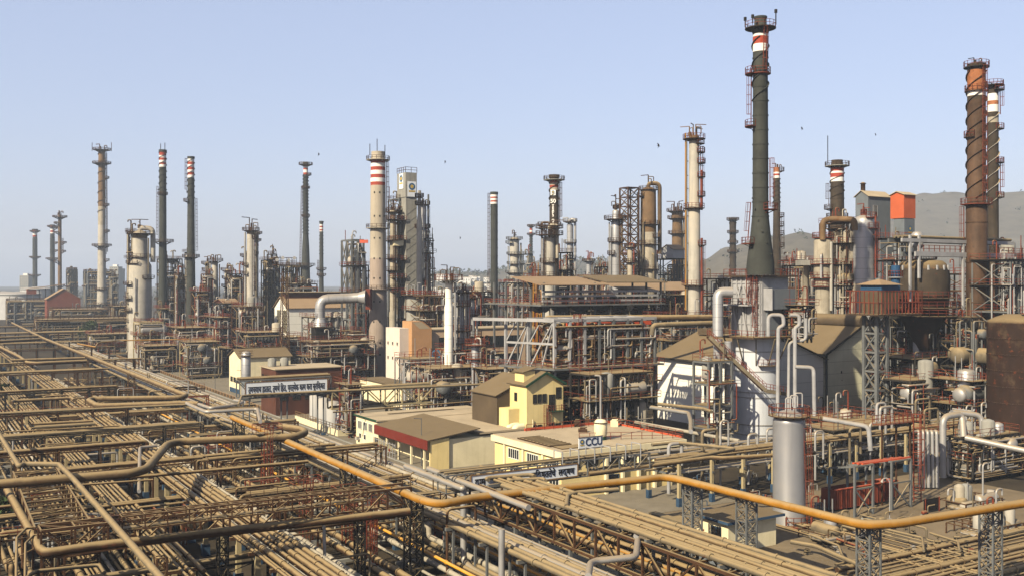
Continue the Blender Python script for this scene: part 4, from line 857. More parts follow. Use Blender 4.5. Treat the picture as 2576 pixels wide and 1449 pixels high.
for k in range(2): a.bar(b+BU*(-.7+1.4*k)+AW*.5, b+BU*(-.7+1.4*k)+AW*.5+Vector((0,0,ZY(790,b.y))), .16)
a.build('mast', M['red'], t)
def longpipe(name, label, pts, r, m, seg=12, bend=None, bands=0, cat='pipe', group=None, z=None):
    P = [PD(x, y, d) for x, y, d in pts] if z is None else [PZ(x, y, z) for x, y in pts]
    a = MB(); a.tube(P, r, seg, bend=bend or r*2.2)
    if bands:
        for p, q in zip(P, P[1:]):
            n = int((q-p).length/bands)
            for k in range(1, n):
                c = p+(q-p)*(k/n); e = (q-p).normalized(); a.tube([c-e*.05, c+e*.05], r*1.035, seg)
    o = a.build(name, M[m]); return tag(o, label, cat, group)
longpipe('big_pipe','thick tan pipe lying on top of the exchanger structure, bending down at its left end',[(1368,870,205),(1368,800,205),(1790,798,212)],.62,'tan',bands=3)
longpipe('big_pipe','grey-brown pipe with a pale elbow at its left end, below the thick tan pipe',[(1640,842,190),(1642,818,190),(1700,815,192),(1800,812,196)],.5,'tan2',bands=2)
# silver bend duct into the concrete chimney
o = longpipe('duct','fat silver duct bending into the side of the concrete chimney','' or [(805,800,306),(805,753,306),(880,750,309),(905,748,309)],1.55,'silver',18,bend=4.5,bands=2.2,cat='duct')
P1 = PD(903,748,309); P2 = PD(925,748,309); a = MB(); a.tube([P1, PD(920,748,309)], 1.6, 16, r2=2.3); o = a.build('duct_mouth', M['silver']); tag(o,'flared silver mouth of the duct against the red frame on the concrete chimney','duct')
a = MB(); c = PD(927,752,312); a.box(c.x-.5,c.x+.9,c.y-3,c.y+1.5,c.z-3.2,c.z+3.2); o = a.build('expansion_frame', M['red']); tag(o,'red frame where the silver duct meets the concrete chimney','frame')
t = thing('black_duct_tower','black sheeted box tower under the silver bend duct','duct tower',PD(806,YH,304)-Vector((0,0,H)))
b = PD(806,YH,304); u,w_ = UW(b); a = MB(); a.gbox(u-2.2,u+2.2,w_-2,w_+2,2,ZY(824,304)); a.build('casing', M['black'], t)
a = MB(); a.slathe(b.x,b.y,[(ZY(823,304),2.4),(ZY(800,304),1.6)],16); a.build('cone', M['silver'], t)
a = MB(); a.gbox(u-2.8,u+2.8,w_-2.6,w_+2.6,ZY(823,304),ZY(823,304)+.3); pz=ZY(823,304)+.3; po=a.build('platform', M['deck'], t)
a = MB(); a.rail([G(u-2.8,w_-2.6,pz),G(u+2.8,w_-2.6,pz),G(u+2.8,w_+2.6,pz),G(u-2.8,w_+2.6,pz)],1.1,.1,1.5,closed=True); a.build('railing', M['red'], po)
a = MB()
for k in range(5): a.gbox(u-2.25,u+2.25,w_-2.05,w_+2.05,4+k*3,4.25+k*3)
a.build('stiffener', M['dgrey'], t)
# floodlight lattice mast
t = lattice_tower('floodlight_mast','slender lattice mast carrying a tray of round floodlights, before the white gable hall',716,285,15,672,m='bsteel',t_=.14,cat='floodlight mast',taper=2.2,panel=2.2)
b = Vector(t['_o']); z = ZY(668,285); u,w_ = UW(b)
a = MB(); a.gbox(u-3,u+3,w_-1.6,w_+1.6,z,z+.2); po = a.build('lamp_tray', M['bsteel'], t)
a = MB(); a.rail([G(u-3,w_-1.6,z+.2),G(u+3,w_-1.6,z+.2),G(u+3,w_+1.6,z+.2),G(u-3,w_+1.6,z+.2)],2.0,.1,1.2,closed=True); a.build('railing', M['bsteel'], po)
a = MB()
for k in (-1,1): a.bar(G(u,w_,z-4),G(u+k*3,w_,z),.14); 
a.build('brace', M['bsteel'], t)
for k in range(4):
    c = G(u-2.6+k*1.7,w_-1.5,z+1.6+(k%2)*.6); a = MB(); a.tube([c,c+Vector((0,-.5,-.1))],.32,10,r2=.5); a.build('floodlight', M['whitesteel'], t)
# orange jib of the crane beam on the tall frame
a = MB(); a.bar(PD(905,608,332),PD(926,608,332),.5,1.1); o = a.build('crane_jib', M['bred']); tag(o,'orange crane jib sticking out of the tall open steel frame','crane jib')

unit('slender dark frame with side platforms left of the floodlight mast',664,692,640,440,7,9,2,2,m='dgrey',seed=120,dens=1.6,drums=1,rail='bsteel',stick=5,mats=FARM)
unit('rusty mid-height frame left of the tall grey twin column',556,604,690,430,9,7,3,2,m='bsteel',seed=121,dens=1.8,drums=3,rail='bsteel',stick=6)
unit('rusty mid-height frame between the dark chimneys and the slim pale column',492,530,690,430,9,7,3,2,m='bsteel',seed=122,dens=1.8,drums=2,rail='bsteel',stick=6)
unit('brown frame full of pipes behind the white gable hall',700,790,715,400,9,5,5,2,m='bsteel',seed=123,dens=1.8,drums=3,rail='bsteel',stick=8)
unit('low rusty frame in the gap right of the hopper silos',1115,1235,735,330,9,5,6,2,m='bsteel',seed=124,dens=1.5,drums=4,rail='bsteel',stick=10,mats=('silver2','tan2','red'))
unit('rusty frame clinging to the foot of the grey weathered column',1340,1440,680,325,9,7,5,2,m='bsteel',seed=125,dens=1.5,drums=3,rail='bsteel',stick=8)
unit('narrow rusty frame between the pale necked column and the T-crane column',1500,1542,672,360,8,7,3,2,m='bsteel',seed=126,dens=1.8,drums=2,rail='bsteel',stick=6)
unit('brown frame right of the tallest chimney base, behind the heater platform',1985,2050,668,262,8,6,4,2,m='bsteel',seed=127,dens=1.8,drums=3,stick=6)
unit('rusty stair frame on the far side of the braced tower block',425,458,690,420,8,8,2,2,m='bsteel',seed=128,dens=1.8,drums=1,rail='bsteel',stick=4)
# ---------------------------------------------------------------- buildings
def wallwin(parent, face, u, w_, a0, a1, z0, z1, fm='whitesteel', mull=2, off=.03):
    """window on a -b face (face 'b', fixed u, spans w) or on a camera-side a face (face 'a', fixed w, spans u)"""
    fr = MB(); gl = MB(); t_ = .1
    def bx(mb, p0, p1, q0, q1, o0, o1):
        if face == 'b': mb.gbox(u-o1, u-o0, p0, p1, q0, q1)
        else: mb.gbox(p0, p1, w_-o1, w_-o0, q0, q1)
    bx(gl, a0, a1, z0, z1, .004, off)
    bx(fr, a0-t_, a0, z0-t_, z1+t_, .004, off+.07); bx(fr, a1, a1+t_, z0-t_, z1+t_, .004, off+.07)
    bx(fr, a0, a1, z1, z1+t_, .004, off+.07); bx(fr, a0, a1, z0-t_, z0, .004, off+.07)
    for k in range(1, mull): c = a0+(a1-a0)*k/mull; bx(fr, c-.035, c+.035, z0, z1, off+.003, off+.05)
    f = fr.build('window', M[fm], parent); gl.build('pane', M['glass'], f); return f
def block(name, label, cat, u0, u1, w0, w1, z0, z1, m, roofm=None, eave=.3, parapet=0, gm=None, group=None):
    t = thing(name, label, cat, G(u0, w0, z0), group); a = MB(); a.gbox(u0, u1, w0, w1, z0, z1); a.build('wall', M[m], t)
    if roofm: a = MB(); a.gbox(u0-eave, u1+eave, w0-eave, w1+eave, z1+.003, z1+.25); a.build('roof', M[roofm], t)
    return t
def gable(name, label, cat, u0, u1, w0, w1, z0, ze, zr, m, roofm, along='w', eave=.5, trim=None, th=.18, off=0.5):
    """gabled hall; ridge along w (off = ridge position as a fraction of u span) or along u"""
    t = thing(name, label, cat, G(u0, w0, z0)); a = MB()
    if along == 'w':
        ur = u0+(u1-u0)*off
        prof = [(u0, z0), (u1, z0), (u1, ze), (ur, zr), (u0, ze)]
        a.poly_prism([G(u, w0, z) for u, z in prof], G(0, w1-w0)); a.build('wall', M[m], t)
        for (ua, za, ub, zb) in ((u0, ze, ur, zr), (ur, zr, u1, ze)):
            a = MB(); s_ = (zb-za)/(ub-ua)
            if za == ze: ua2, za2 = ua-eave, za-s_*eave; ub2, zb2 = ub, zb
            else: ua2, za2 = ua, za; ub2, zb2 = ub+eave, zb+s_*eave
            a.poly_prism([G(ua2, w0-eave, za2+.01), G(ub2, w0-eave, zb2+.01), G(ub2, w1+eave, zb2+.01), G(ua2, w1+eave, za2+.01)], Vector((0, 0, th))); a.build('roof', M[roofm], t)
            if trim:
                b = MB(); b.bar(G(ua2, w0-eave-.05, za2), G(ub2, w0-eave-.05, zb2), .12, .4); b.build('bargeboard', M[trim], t)
    else:
        wr = w0+(w1-w0)*off
        prof = [(w0, z0), (w1, z0), (w1, ze), (wr, zr), (w0, ze)]
        a.poly_prism([G(u0, w_, z) for w_, z in prof], G(u1-u0, 0)); a.build('wall', M[m], t)
        for (wa, za, wb, zb) in ((w0, ze, wr, zr), (wr, zr, w1, ze)):
            a = MB(); s_ = (zb-za)/(wb-wa)
            if za == ze: wa2, za2, wb2, zb2 = wa-eave, za-s_*eave, wb, zb
            else: wa2, za2, wb2, zb2 = wa, za, wb+eave, zb+s_*eave
            a.poly_prism([G(u0-eave, wa2, za2+.01), G(u1+eave, wa2, za2+.01), G(u1+eave, wb2, zb2+.01), G(u0-eave, wb2, zb2+.01)], Vector((0, 0, th))); a.build('roof', M[roofm], t)
            if trim:
                b = MB(); b.bar(G(u0-eave-.05, wa2, za2), G(u0-eave-.05, wb2, zb2), .12, .4); b.build('bargeboard', M[trim], t)
    return t
# terracotta shed far left
d = 640; u, w_ = UW(PD(135, YH, d)); gable('shed','terracotta sheet-clad hall behind the thin rusty chimney, far left','hall',u-4,u+16,w_,w_+11,0,ZY(752,d),ZY(727,d),'redshed','rooft')
d = 700; u, w_ = UW(PD(68, YH, d)); t = block('conveyor_house','small terracotta box house on stilts with a sloping conveyor roof, far left','conveyor house',u,u+6,w_,w_+5,ZY(740,d),ZY(728,d),'redshed')
a = MB()
for k in range(6): a.bar(G(u+k*4,w_+1,0),G(u+k*4,w_+1,ZY(734,d)+k*.8),.5)
a.build('trestle', M['dgrey'], t); a = MB(); a.bar(G(u,w_+2,ZY(727,d)),G(u+25,w_+2,ZY(715,d)),5,.4); a.build('conveyor_roof', M['rooft'], t)
for i,(x,d,r,y) in enumerate([(8,860,21,737),(48,800,16,738),(92,1000,15,725)]):
    b = PD(x,YH,d); zt = ZY(y,d); t = thing('storage_tank',['white floating-roof tank cut by the left picture edge','squat white storage tank in front on the far left','pale tank behind the sloping conveyor roof'][i],'tank',(b.x,b.y,0))
    a = MB(); a.slathe(b.x,b.y,[(0,r),(zt,r)],40,caps=False); a.build('shell', M['tank'], t)
    a = MB(); a.slathe(b.x,b.y,[(zt,r),(zt+1.6,.2)],40,caps=False); a.build('roof', M['tank'], t)
    a = MB(); a.arc(b.x,b.y,zt-1.2,zt-.8,r,r+.6,seg=40); a.build('wind_girder', M['grey'], t)
# white gable hall with raised ridge vent
d = 372; u, w_ = UW(PD(694,YH,d)); ze, zr = ZY(772,d), ZY(746,d)
t = gable('gable_hall','long white gabled hall with a brown roof, half hidden by the floodlight mast','hall',u-.01,u+24,w_-13,w_+1.5,0,ze,zr,'white','rooft',along='u',eave=.6)
a = MB(); a.gbox(u+1,u+24,w_-7.2,w_-4.3,zr-1,zr+1.6); a.build('ridge_vent', M['brick'], t)
a = MB(); a.gbox(u,u+24.6,w_-8,w_-3.5,zr+1.603,zr+1.85); a.build('vent_roof', M['roofl'], t)
for k in range(2):
    wallwin(t,'b',u-.01,0,w_-12+k*6.4,w_-8+k*6.4,ze-9,ze-1,fm='cream',mull=4)
# cream gable shed by the road
t = gable('gable_shed','cream gabled shed by the road with a silver tank before it','shed',*( lambda u,w_:(u,u+14,w_,w_+11))(*UWP(605,992,0)),0,ZY(900,270),ZY(882,270),'cream','roofb',along='u',eave=.5)
u, w_ = UWP(605,992,0)
a = MB(); a.gbox(u-.03,u-.003,w_+.5,w_+10.5,0,1.3); a.build('painted_dado', M['blue'], t)
for k in range(3): wallwin(t,'b',u,0,w_+1.5+k*3,w_+3.5+k*3,3,4.2,fm='dgrey')
d = 252; b = PD(619,YH,d); t = thing('upright_tank','slim upright silver tank with a blue band in front of the cream gabled shed','tank',(b.x,b.y,0))
zt = ZY(882,d); a = MB(); a.slathe(b.x,b.y,[(0,1.15),(4.2,1.15)],20); a.build('shell', M['silver'], t)
a = MB(); a.slathe(b.x,b.y,[(4.203,1.16),(6.2,1.16)],20,caps=False); a.build('painted_band', M['bluegrey'], t)
a = MB(); a.slathe(b.x,b.y,[(6.203,1.15),(zt-.6,1.15),(zt-.2,.8),(zt,.2)],20); a.build('shell_top', M['silver'], t)
a = MB(); a.arc(b.x,b.y,zt-1.2,zt-1.1,1.15,1.8); po=a.build('platform', M['bsteel'], t); a = MB(); a.hoop(b.x,b.y,zt,1.8,.08); a.hoop(b.x,b.y,zt-.5,1.8,.08); a.build('railing', M['bsteel'], po)
# red brown flat roofed block
u, w_ = UW(PD(694,975,228)); z1 = ZY(930,228); L = 17; B = 16
t = thing('brick_block','red-brown flat-roofed two storey block with roof tanks, behind the long safety slogan board','building',G(u,w_,0))
a = MB(); a.gbox(u,u+B,w_,w_+L-6,0,z1); a.build('wall', M['brick'], t)
a = MB(); a.gbox(u-.4,u+B+.4,w_-.4,w_+L-5.6,z1+.003,z1+.2); a.build('roof', M['roofl'], t)
for k in range(4): wallwin(t,'b',u,0,w_+.8+k*2.6,w_+2.3+k*2.6,z1-3.4,z1-1.6,fm='brick',mull=2)
for k in range(5): wallwin(t,'a',0,w_,u+1+k*3,u+2.7+k*3,z1-7,z1-5.4,fm='dgrey')
wallwin(t,'a',0,w_,u+9,u+10.6,.2,3,fm='dgrey',mull=1)
for k in range(2):
    q = G(u+1.5+k*3,w_+7.5); a = MB(); a.slathe(q.x,q.y,[(z1+.25,1.0),(z1+1.9,1.0),(z1+2.2,.5)],16); o = a.build('roof_tank', M['concg']); tag(o,['round dark water tank on the left of the red-brown block roof','second round water tank, right one on the red-brown block roof'][k],'water tank')
# orange and pale office wing behind the white column
d = 268; u, w_ = UW(PD(1026,YH,d)); z1 = ZY(832,d)
t = thing('office_wing','pink and orange office building with a dark window strip right of the concrete chimney','building',G(u,w_,0))
zz = ZY(822,d); a = MB(); a.gbox(u-1.5,u+1.2,w_+2,w_+11,0,ZY(826,d)); a.build('white_wall', M['palewall'], t)
q = 1.2; a = MB(); a.poly_prism([G(u+q,w_,0),G(u+q+6,w_,0),G(u+q+6,w_,z1+.5),G(u+q+3.2,w_,z1+2.5),G(u+q,w_,z1+2.5)],G(0,6)); a.build('orange_stair_block', M['orangewall'], t)
a = MB(); a.poly_prism([G(u+q+.3,w_-.02,z1+2.3),G(u+q+2.9,w_-.02,z1+2.3),G(u+q+5.4,w_-.02,z1+.5),G(u+q+2.3,w_-.02,z1+.5)],G(0,.015)); a.build('skylight', M['roofl'], t)
a = MB(); a.gbox(u+q+6.01,u+38,w_+1,w_+9,0,z1); a.build('long_wall', M['pinkwall'], t)
a = MB(); a.gbox(u+q+6.02,u+38.3,w_+.7,w_+9.3,z1+.003,z1+.3); a.build('roof', M['roofl'], t)
for k in range(3): wallwin(t,'a',0,w_+1,u+10+k*9,u+18+k*9,z1-5.2,z1-2.2,fm='dgrey',mull=6)
for k in range(3): wallwin(t,'a',0,w_+1,u+10+k*9,u+18+k*9,z1-10.5,z1-7.4,fm='dgrey',mull=6)
for k in range(3):
    for j in range(2): wallwin(t,'b',u-1.5,0,w_+3+k*3,w_+3.8+k*3,z1-4-j*4,z1-3.2-j*4,fm='palewall',mull=1)
a = MB(); p = G(u+8,w_-1,z1-6.5); 
a = MB(); N=18
for k in range(N): a.bar(p+Vector((math.cos(k*2*math.pi/N),0,math.sin(k*2*math.pi/N)))*1.1,p+Vector((math.cos((k+1)*2*math.pi/N),0,math.sin((k+1)*2*math.pi/N)))*1.1,.35)
o=a.build('round_emblem', M['logob'], t)
# concrete hopper tower
d = 338
def tbox(t, nm, x0, x1, y0, y1, dep, m, dd=0): # box seen between two picture columns, grid aligned, near corner at the given share
    wm = (x1-x0)*d/F; Wb = (wm-dep*.52)/.854; c = PD(x0,YH,d); u, w_ = UW(Vector((c.x+dep*.52, d+dd, 0))); a = MB(); a.gbox(u,u+Wb,w_,w_+dep,max(0,ZY(y1,d)),ZY(y0,d)); o = a.build(nm, M[m], t); return u, w_, Wb, o
t = thing('hopper_tower','tall square grey concrete tower with a boxy head carrying two emblem boards','tower',PD(1020,YH,338)-Vector((0,0,H)))
u,w_,Wb,hd = tbox(t,'head',994,1047,434,496,6.8,'concg'); 
a = MB(); a.rail([G(u,w_+6.8,ZY(434,d)),G(u,w_,ZY(434,d)),G(u+Wb,w_,ZY(434,d))],1.8,.14,1.6); a.build('railing', M['bsteel'], t)
for kk,(face) in enumerate(('b','a')):
    if face=='b': c = G(u-.1,w_+3.2,ZY(455,d)); nrm=-BU; rt=-AW
    else: c = G(u+Wb*.55,w_-.1,ZY(476,d)); nrm=-AW; rt=BU
    b = MB(); up=Vector((0,0,1)); b.hexa([c-rt*1.6-up*2.6-nrm*.05,c+rt*1.6-up*2.6-nrm*.05,c+rt*1.6-up*2.6+nrm*.06,c-rt*1.6-up*2.6+nrm*.06,c-rt*1.6+up*2.6-nrm*.05,c+rt*1.6+up*2.6-nrm*.05,c+rt*1.6+up*2.6+nrm*.06,c-rt*1.6+up*2.6+nrm*.06])
    pb=b.build('emblem_board', M['signw'], t); emblem(c+nrm*.08+up*.9,nrm,rt,1.2,pb)
su,sw,sWb,so_ = tbox(t,'shaft',1000,1047,496.3,800,5.4,'concg',.3)
a = MB(); z = 2
while z < ZY(500,d)-3:      # shallow cross ribs on the sheeted face
    for (A_,B_) in ((G(su,sw-.05,z),G(su+sWb,sw-.05,z+3)),(G(su+sWb,sw-.05,z),G(su,sw-.05,z+3))): a.bar(A_,B_,.07,.07)
    z += 3
a.build('cross_ribs', M['concg'], t)
for y in (555,605,655,700,735):
    a = MB(); a.gbox(su-5,su-.003,sw-.5,sw+4,ZY(y,d),ZY(y,d)+.2); o = a.build('platform', M['bsteel'], t)
    a = MB(); zr=ZY(y,d)+.2; a.rail([G(su-5,sw+4,zr),G(su-5,sw-.5,zr),G(su,sw-.5,zr)],1.2,.12,1.5); a.build('railing', M['red'], o)
a = MB(); a.gbox(su-4.5,su-1,sw-.3,sw+3,ZY(619,d),ZY(604,d)); a.build('cabin', M['cream'], t)
# long low building with brown canopy roof and dark red fascia
u, w_ = UWP(896,1114,0); hB = 5.4
lenA = UWP(896,1114,0)[1]-UWP(1174,1172,0)[1]
un, wn = u, w_-lenA
t = thing('long_building','long low cream building with a pale flat roof, brown canopy and dark red fascia','building',G(u,w_,0))
s_ = 10.5
a = MB(); a.gbox(u,u+24,w_-s_,w_,0,hB); a.gbox(u+3.2,u+24,wn,w_-s_-.003,0,hB-.6); a.build('wall', M['cream'], t)
a = MB(); a.gbox(u-.4,u+24.3,w_-s_-.2,w_+.4,hB+.003,hB+.22); a.build('roof', M['roofl'], t)
a = MB(); a.gbox(u+9,u+24.3,wn-.3,w_-s_-.203,hB-.2,hB+.12); a.build('roof', M['roofl'], t)
a = MB(); a.gbox(u+5,u+19,w_-4,w_-3.3,hB+.223,hB+.33); a.build('roof_vent_strip', M['roofb'], t)
a = MB(); a.poly_prism([G(u-.9,wn-.6,hB-.55),G(u-.9,w_-s_-.25,hB-.55),G(u+8.95,w_-s_-.25,hB+.75),G(u+8.95,wn-.6,hB+.75)],Vector((0,0,.16))); a.build('canopy_roof', M['roofb'], t)
a = MB(); a.gbox(u-.98,u-.9,wn-.6,w_-s_-.25,hB-2.0,hB-.42); a.build('fascia', M['fascia'], t)
a = MB(); a.gbox(u+24.31,u+24.5,0,0,0,0) if False else a.gbox(u-.42,u-.36,w_-s_,w_+.4,hB-.05,hB+.25); a.build('green_trim', M['teal'], t)
a = MB(); a.gbox(u-.4,u+8.9,wn-.05,wn-.003-.2,0,hB-.7) if False else a.poly_prism([G(u-.3,wn-.3,0),G(u+3.19,wn-.3,0),G(u+3.19,wn-.3,hB-.3),G(u-.3,wn-.3,hB-.6)],G(0,.28)); a.build('end_wall', M['yellowwall'], t)
for k in range(4): wallwin(t,'b',u,0,w_-1.1-k*2.5-1.7,w_-1.1-k*2.5,hB-2.3,hB-.9,fm='white',mull=3)
wallwin(t,'b',u,0,w_-s_+.3,w_-s_+1.5,.1,2.3,fm='dgrey',mull=1)
for k in range(4): a = MB(); a.gbox(u-.5,u-.2,wn+1.5+k*5,wn+1.8+k*5,0,hB-.9); a.build('post', M['cream'], t)
for k in range(2):
    wallwin(t,'b',u,0,w_-2.6-k*2.2,w_-1.6-k*2.2,1.3,2.2,fm='white',mull=1)
a = MB(); a.gbox(u-.7,u-.01,w_-1.9,w_-1.1,.9,1.5); a.build('air_conditioner', M['pale'], t)
for k in range(2):   # gate
    tt = thing('mesh_gate',['pale steel mesh gate leaf under the dark red fascia, nearer the windows','pale steel mesh gate leaf under the dark red fascia, farther along'][k],'gate',G(u-1.3,w_-s_-3-k*4.6,0))
    a = MB(); wa,wb = w_-s_-.8-k*4.8, w_-s_-5.2-k*4.8
    for z in (.2,1.2,2.6): a.bar(G(u-1.3,wa,z),G(u-1.3,wb,z),.08)
    for q in range(5): a.bar(G(u-1.3,wa+(wb-wa)*q/4,.1),G(u-1.3,wa+(wb-wa)*q/4,2.9),.09)
    a.bar(G(u-1.3,wa,.2),G(u-1.3,wb,2.6),.06); a.build('gate_frame', M['whitesteel'], tt)
    a = MB(); c=G(u-1.36,(wa+wb)/2,1.5); a.tube([c,c-BU*.05],.28,12); a.build('round_badge', M['red'], tt)
# two storey control building with the roof sign
zr = 7.0; un2, wn2 = UWP(1411,1134,zr); uL, wL = UWP(1290,1083,zr); uR, wR = UWP(1688,1092,zr)
u0 = un2; w0 = wn2; Lw = wL-wn2; Lu = uR-un2
t = thing('control_building','yellow-cream control building with a white parapet, red roof railing and letter sign on its roof','building',G(u0,w0,0))
a = MB(); a.gbox(u0+.5,u0+Lu-.4,w0+.6,w0+Lw-.4,0,zr-1.15); a.build('wall', M['yellowwall'], t)
a = MB(); a.gbox(u0,u0+Lu,w0,w0+Lw,zr-1.147,zr-.25); a.build('parapet', M['cream'], t)
a = MB(); a.gbox(u0+.25,u0+Lu-.25,w0+.25,w0+Lw-.25,zr-.247,zr-.1); a.build('roof', M['roofl'], t)
for k in range(3): wallwin(t,'b',u0+.5,0,w0+1.2+k*5.4,w0+4.2+k*5.4,3.9,5.3,fm='white',mull=5)
for k in range(3): wallwin(t,'b',u0+.5,0,w0+1.2+k*5.4,w0+3.6+k*5.4,1.1,2.7,fm='white',mull=3)
for k in range(3): a = MB(); a.gbox(u0+.2,u0+.497,w0+5+k*5.4,w0+5.4+k*5.4,0,zr-1.15); a.build('pilaster', M['cream'], t)
wallwin(t,'a',0,w0+.6,u0+1.5,u0+3.6,4.2,5.4,fm='dgrey',mull=3); wallwin(t,'a',0,w0+.6,u0+4.8,u0+6.8,4.2,5.4,fm='dgrey',mull=3)
wallwin(t,'a',0,w0+.6,u0+8.4,u0+Lu-1.6,4.3,5.5,fm='dgrey',mull=8)
for k in range(5): a = MB(); a.gbox(u0+8+k*3,u0+8.4+k*3,w0+.1,w0+.597,0,zr-1.15); a.build('pilaster', M['cream'], t)
wallwin(t,'a',0,w0+.6,u0+9,u0+10.6,.1,2.6,fm='blue',mull=1)
a = MB(); a.rail([G(u0+8,w0+Lw*.35,zr-.1),G(u0+Lu-.4,w0+.4,zr-.1),G(u0+Lu-.4,w0+Lw*.9,zr-.1),G(u0+6,w0+Lw-1,zr-.1)],1.1,.07,1.6); a.build('railing', M['red'], t)
a = MB(); a.gbox(u0+6,u0+Lu-.3,w0+Lw-.6,w0+Lw-.3,zr-.1,zr+.3); a.gbox(u0+Lu-.34,u0+Lu-.1,w0+1,w0+Lw-.7,zr-.1,zr+.15); a.build('roof_kerb', M['bred'], t)
a = MB(); a.gbox(u0+.8,u0+4.6,w0+4,w0+13,zr-.098,zr+.12); a.gbox(u0+1.2,u0+5.6,w0+1.4,w0+3.8,zr-.098,zr+.02); a.build('roof_sheets', M['brown'], t)
a = MB()
for k in range(9): a.gbox(u0+.9,u0+4.5,w0+4.2+k,w0+4.35+k,zr+.121,zr+.22)
a.build('sheet_ribs', M['roofb'], t)
# letter sign
sw_ = G(u0+5.3,w0+.3,0); c = G(u0+5.6,w0+.35,zr+.95); t2 = thing('letter_sign','pale roof sign with the blue letters CCU and a round emblem','sign',G(u0+5.6,w0+.35,zr-.1))
a = MB(); a.gbox(u0+3.3,u0+7.5,w0+.3,w0+.42,zr-.05,zr+1.55); bd = a.build('board', M['signw'], t2)
a = MB()
for (z_) in (zr-.1,zr+1.5): a.gbox(u0+3.2,u0+7.6,w0+.24,w0+.30-.003,z_,z_+.12)
a.build('frame', M['grey'], t2)
text_obj('CCU',1.5,'signb',t2,G(u0+5.95,w0+.27,zr+.78),normal=-AW,right=BU,bold=.035,name='letters',sx=.95)
emblem(G(u0+3.85,w0+.27,zr+.95),-AW,BU,.36,t2)
# small roof tank with chimney pipe
q = PD(1511,1076,151); t = thing('roof_vessel','small cream vertical vessel with a thin tall vent pipe on the control building roof','vessel',(q.x,q.y,zr-.1))
zb=zr-.1; a = MB(); a.slathe(q.x,q.y,[(zb+.5,.85),(zb+.8,1.0),(zb+2.6,1.0),(zb+3.0,.7),(zb+3.1,.2)],18); a.build('shell', M['cream'], t)
a = MB(); a.slathe(q.x,q.y,[(zb,.9),(zb+.5,.9)],18); a.build('skirt', M['teal'], t); a = MB(); a.arc(q.x,q.y,zb+2.55,zb+2.65,1.0,1.15); a.build('band', M['dgrey'], t)
a = MB(); a.tube([Vector((q.x,q.y,zb+3)),Vector((q.x,q.y,ZY(944,q.y))),Vector((q.x-.9,q.y,ZY(944,q.y)))],.16,8,bend=.4); a.build('vent_pipe', M['silver2'], t)
for i,(x,y,w2,h2) in enumerate([(1452,1072,.5,.9),(1466,1086,.7,.5),(1545,1072,.6,.9),(1478,1062,.4,.6)]):
    q = PZ(x,y,zr-.1); a = MB(); a.box(q.x-w2,q.x+w2,q.y-.4,q.y+.4,zr-.1,zr-.1+h2); a.bar(q+Vector((-w2,0,h2)),q+Vector((w2,0,h2+.3)),.15); a.box(q.x-w2*.6,q.x+w2*.6,q.y-.3,q.y+.3,zr-.1+h2,zr+h2+.2); o=a.build('roof_blower', M[['brown','bsteel','cream','brown'][i]]); tag(o,['rusty blower box on the control roof, left one','low rusty motor on the control roof behind the letter sign','cream cabinet right of the small roof vessel','smallest rusty box at the back of the control roof'][i],'blower')
# tall yellow house
d = 172; ue, we = UW(PD(1325,YH,d)); ze=ZY(968,d); zr_=ZY(938,d)
Lu=7.6; t = gable('yellow_house','tall narrow yellow house with brown gable roof, green trim and a small balcony','house',ue,ue+Lu,we,we+5.6,0,ze,ze+2.0,'yellowwall','roofb',along='w',eave=.45,trim='teal')
for (a0,z_,w2,h2) in ((1.7,ze-3.2,.6,1.4),(2.7,ze-3.2,.6,1.4),(3.7,ze-3.2,.6,1.4),(5.0,ze-4.6,1.1,2.6),(6.5,ze-2.6,.9,1.8),(1.7,ze-8.4,.6,1.3),(2.7,ze-8.4,.6,1.3),(5.0,ze-9.4,1.0,2.4),(6.4,ze-8.8,.9,1.7)):
    wallwin(t,'a',0,we,ue+a0-.35,ue+a0-.35+w2,z_,z_+h2,fm='dgrey',mull=1 if w2<.7 else 2)
wallwin(t,'b',ue,0,we+3.2,we+3.9,ze-3,ze-1.7,fm='dgrey',mull=1); wallwin(t,'b',ue,0,we+3.2,we+3.9,ze-8,ze-6.7,fm='dgrey',mull=1)
a = MB(); a.gbox(ue+4.4,ue+7.2,we-1.0,we-.003,ze-4.9,ze-4.75); bal=a.build('balcony', M['teal'], t)
a = MB(); a.rail([G(ue+4.4,we,ze-4.75),G(ue+4.4,we-1,ze-4.75),G(ue+7.2,we-1,ze-4.75),G(ue+7.2,we,ze-4.75)],1.0,.05,.5); a.build('railing', M['red'], bal)
a = MB(); a.ladder(G(ue+3.6,we-.3,ze-11),G(ue+3.6,we-.3,ze-3.6),-AW,.5,.06,.35); a.ladder(G(ue+4.3,we-.3,ze-11),G(ue+4.3,we-.3,ze-4.8),-AW,.5,.06,.35); a.build('ladder', M['red'], t)
a = MB(); a.gbox(ue+.3,ue+2.6,we+1.4,we+4.4,ze+.2,ze+2.2); a.build('roof_dormer', M['yellowwall'], t); a = MB(); a.poly_prism([G(ue-.1,we+1.1,ze+2.0),G(ue+2.9,we+1.1,ze+2.75),G(ue+2.9,we+4.7,ze+2.75),G(ue-.1,we+4.7,ze+2.0)],Vector((0,0,.12))); a.build('dormer_roof', M['roofb'], t)
a = MB(); a.tube([G(ue+1.1,we-.2,1),G(ue+1.1,we-.2,ze-6)],.07,6); a.build('drain_pipe', M['cream'], t)
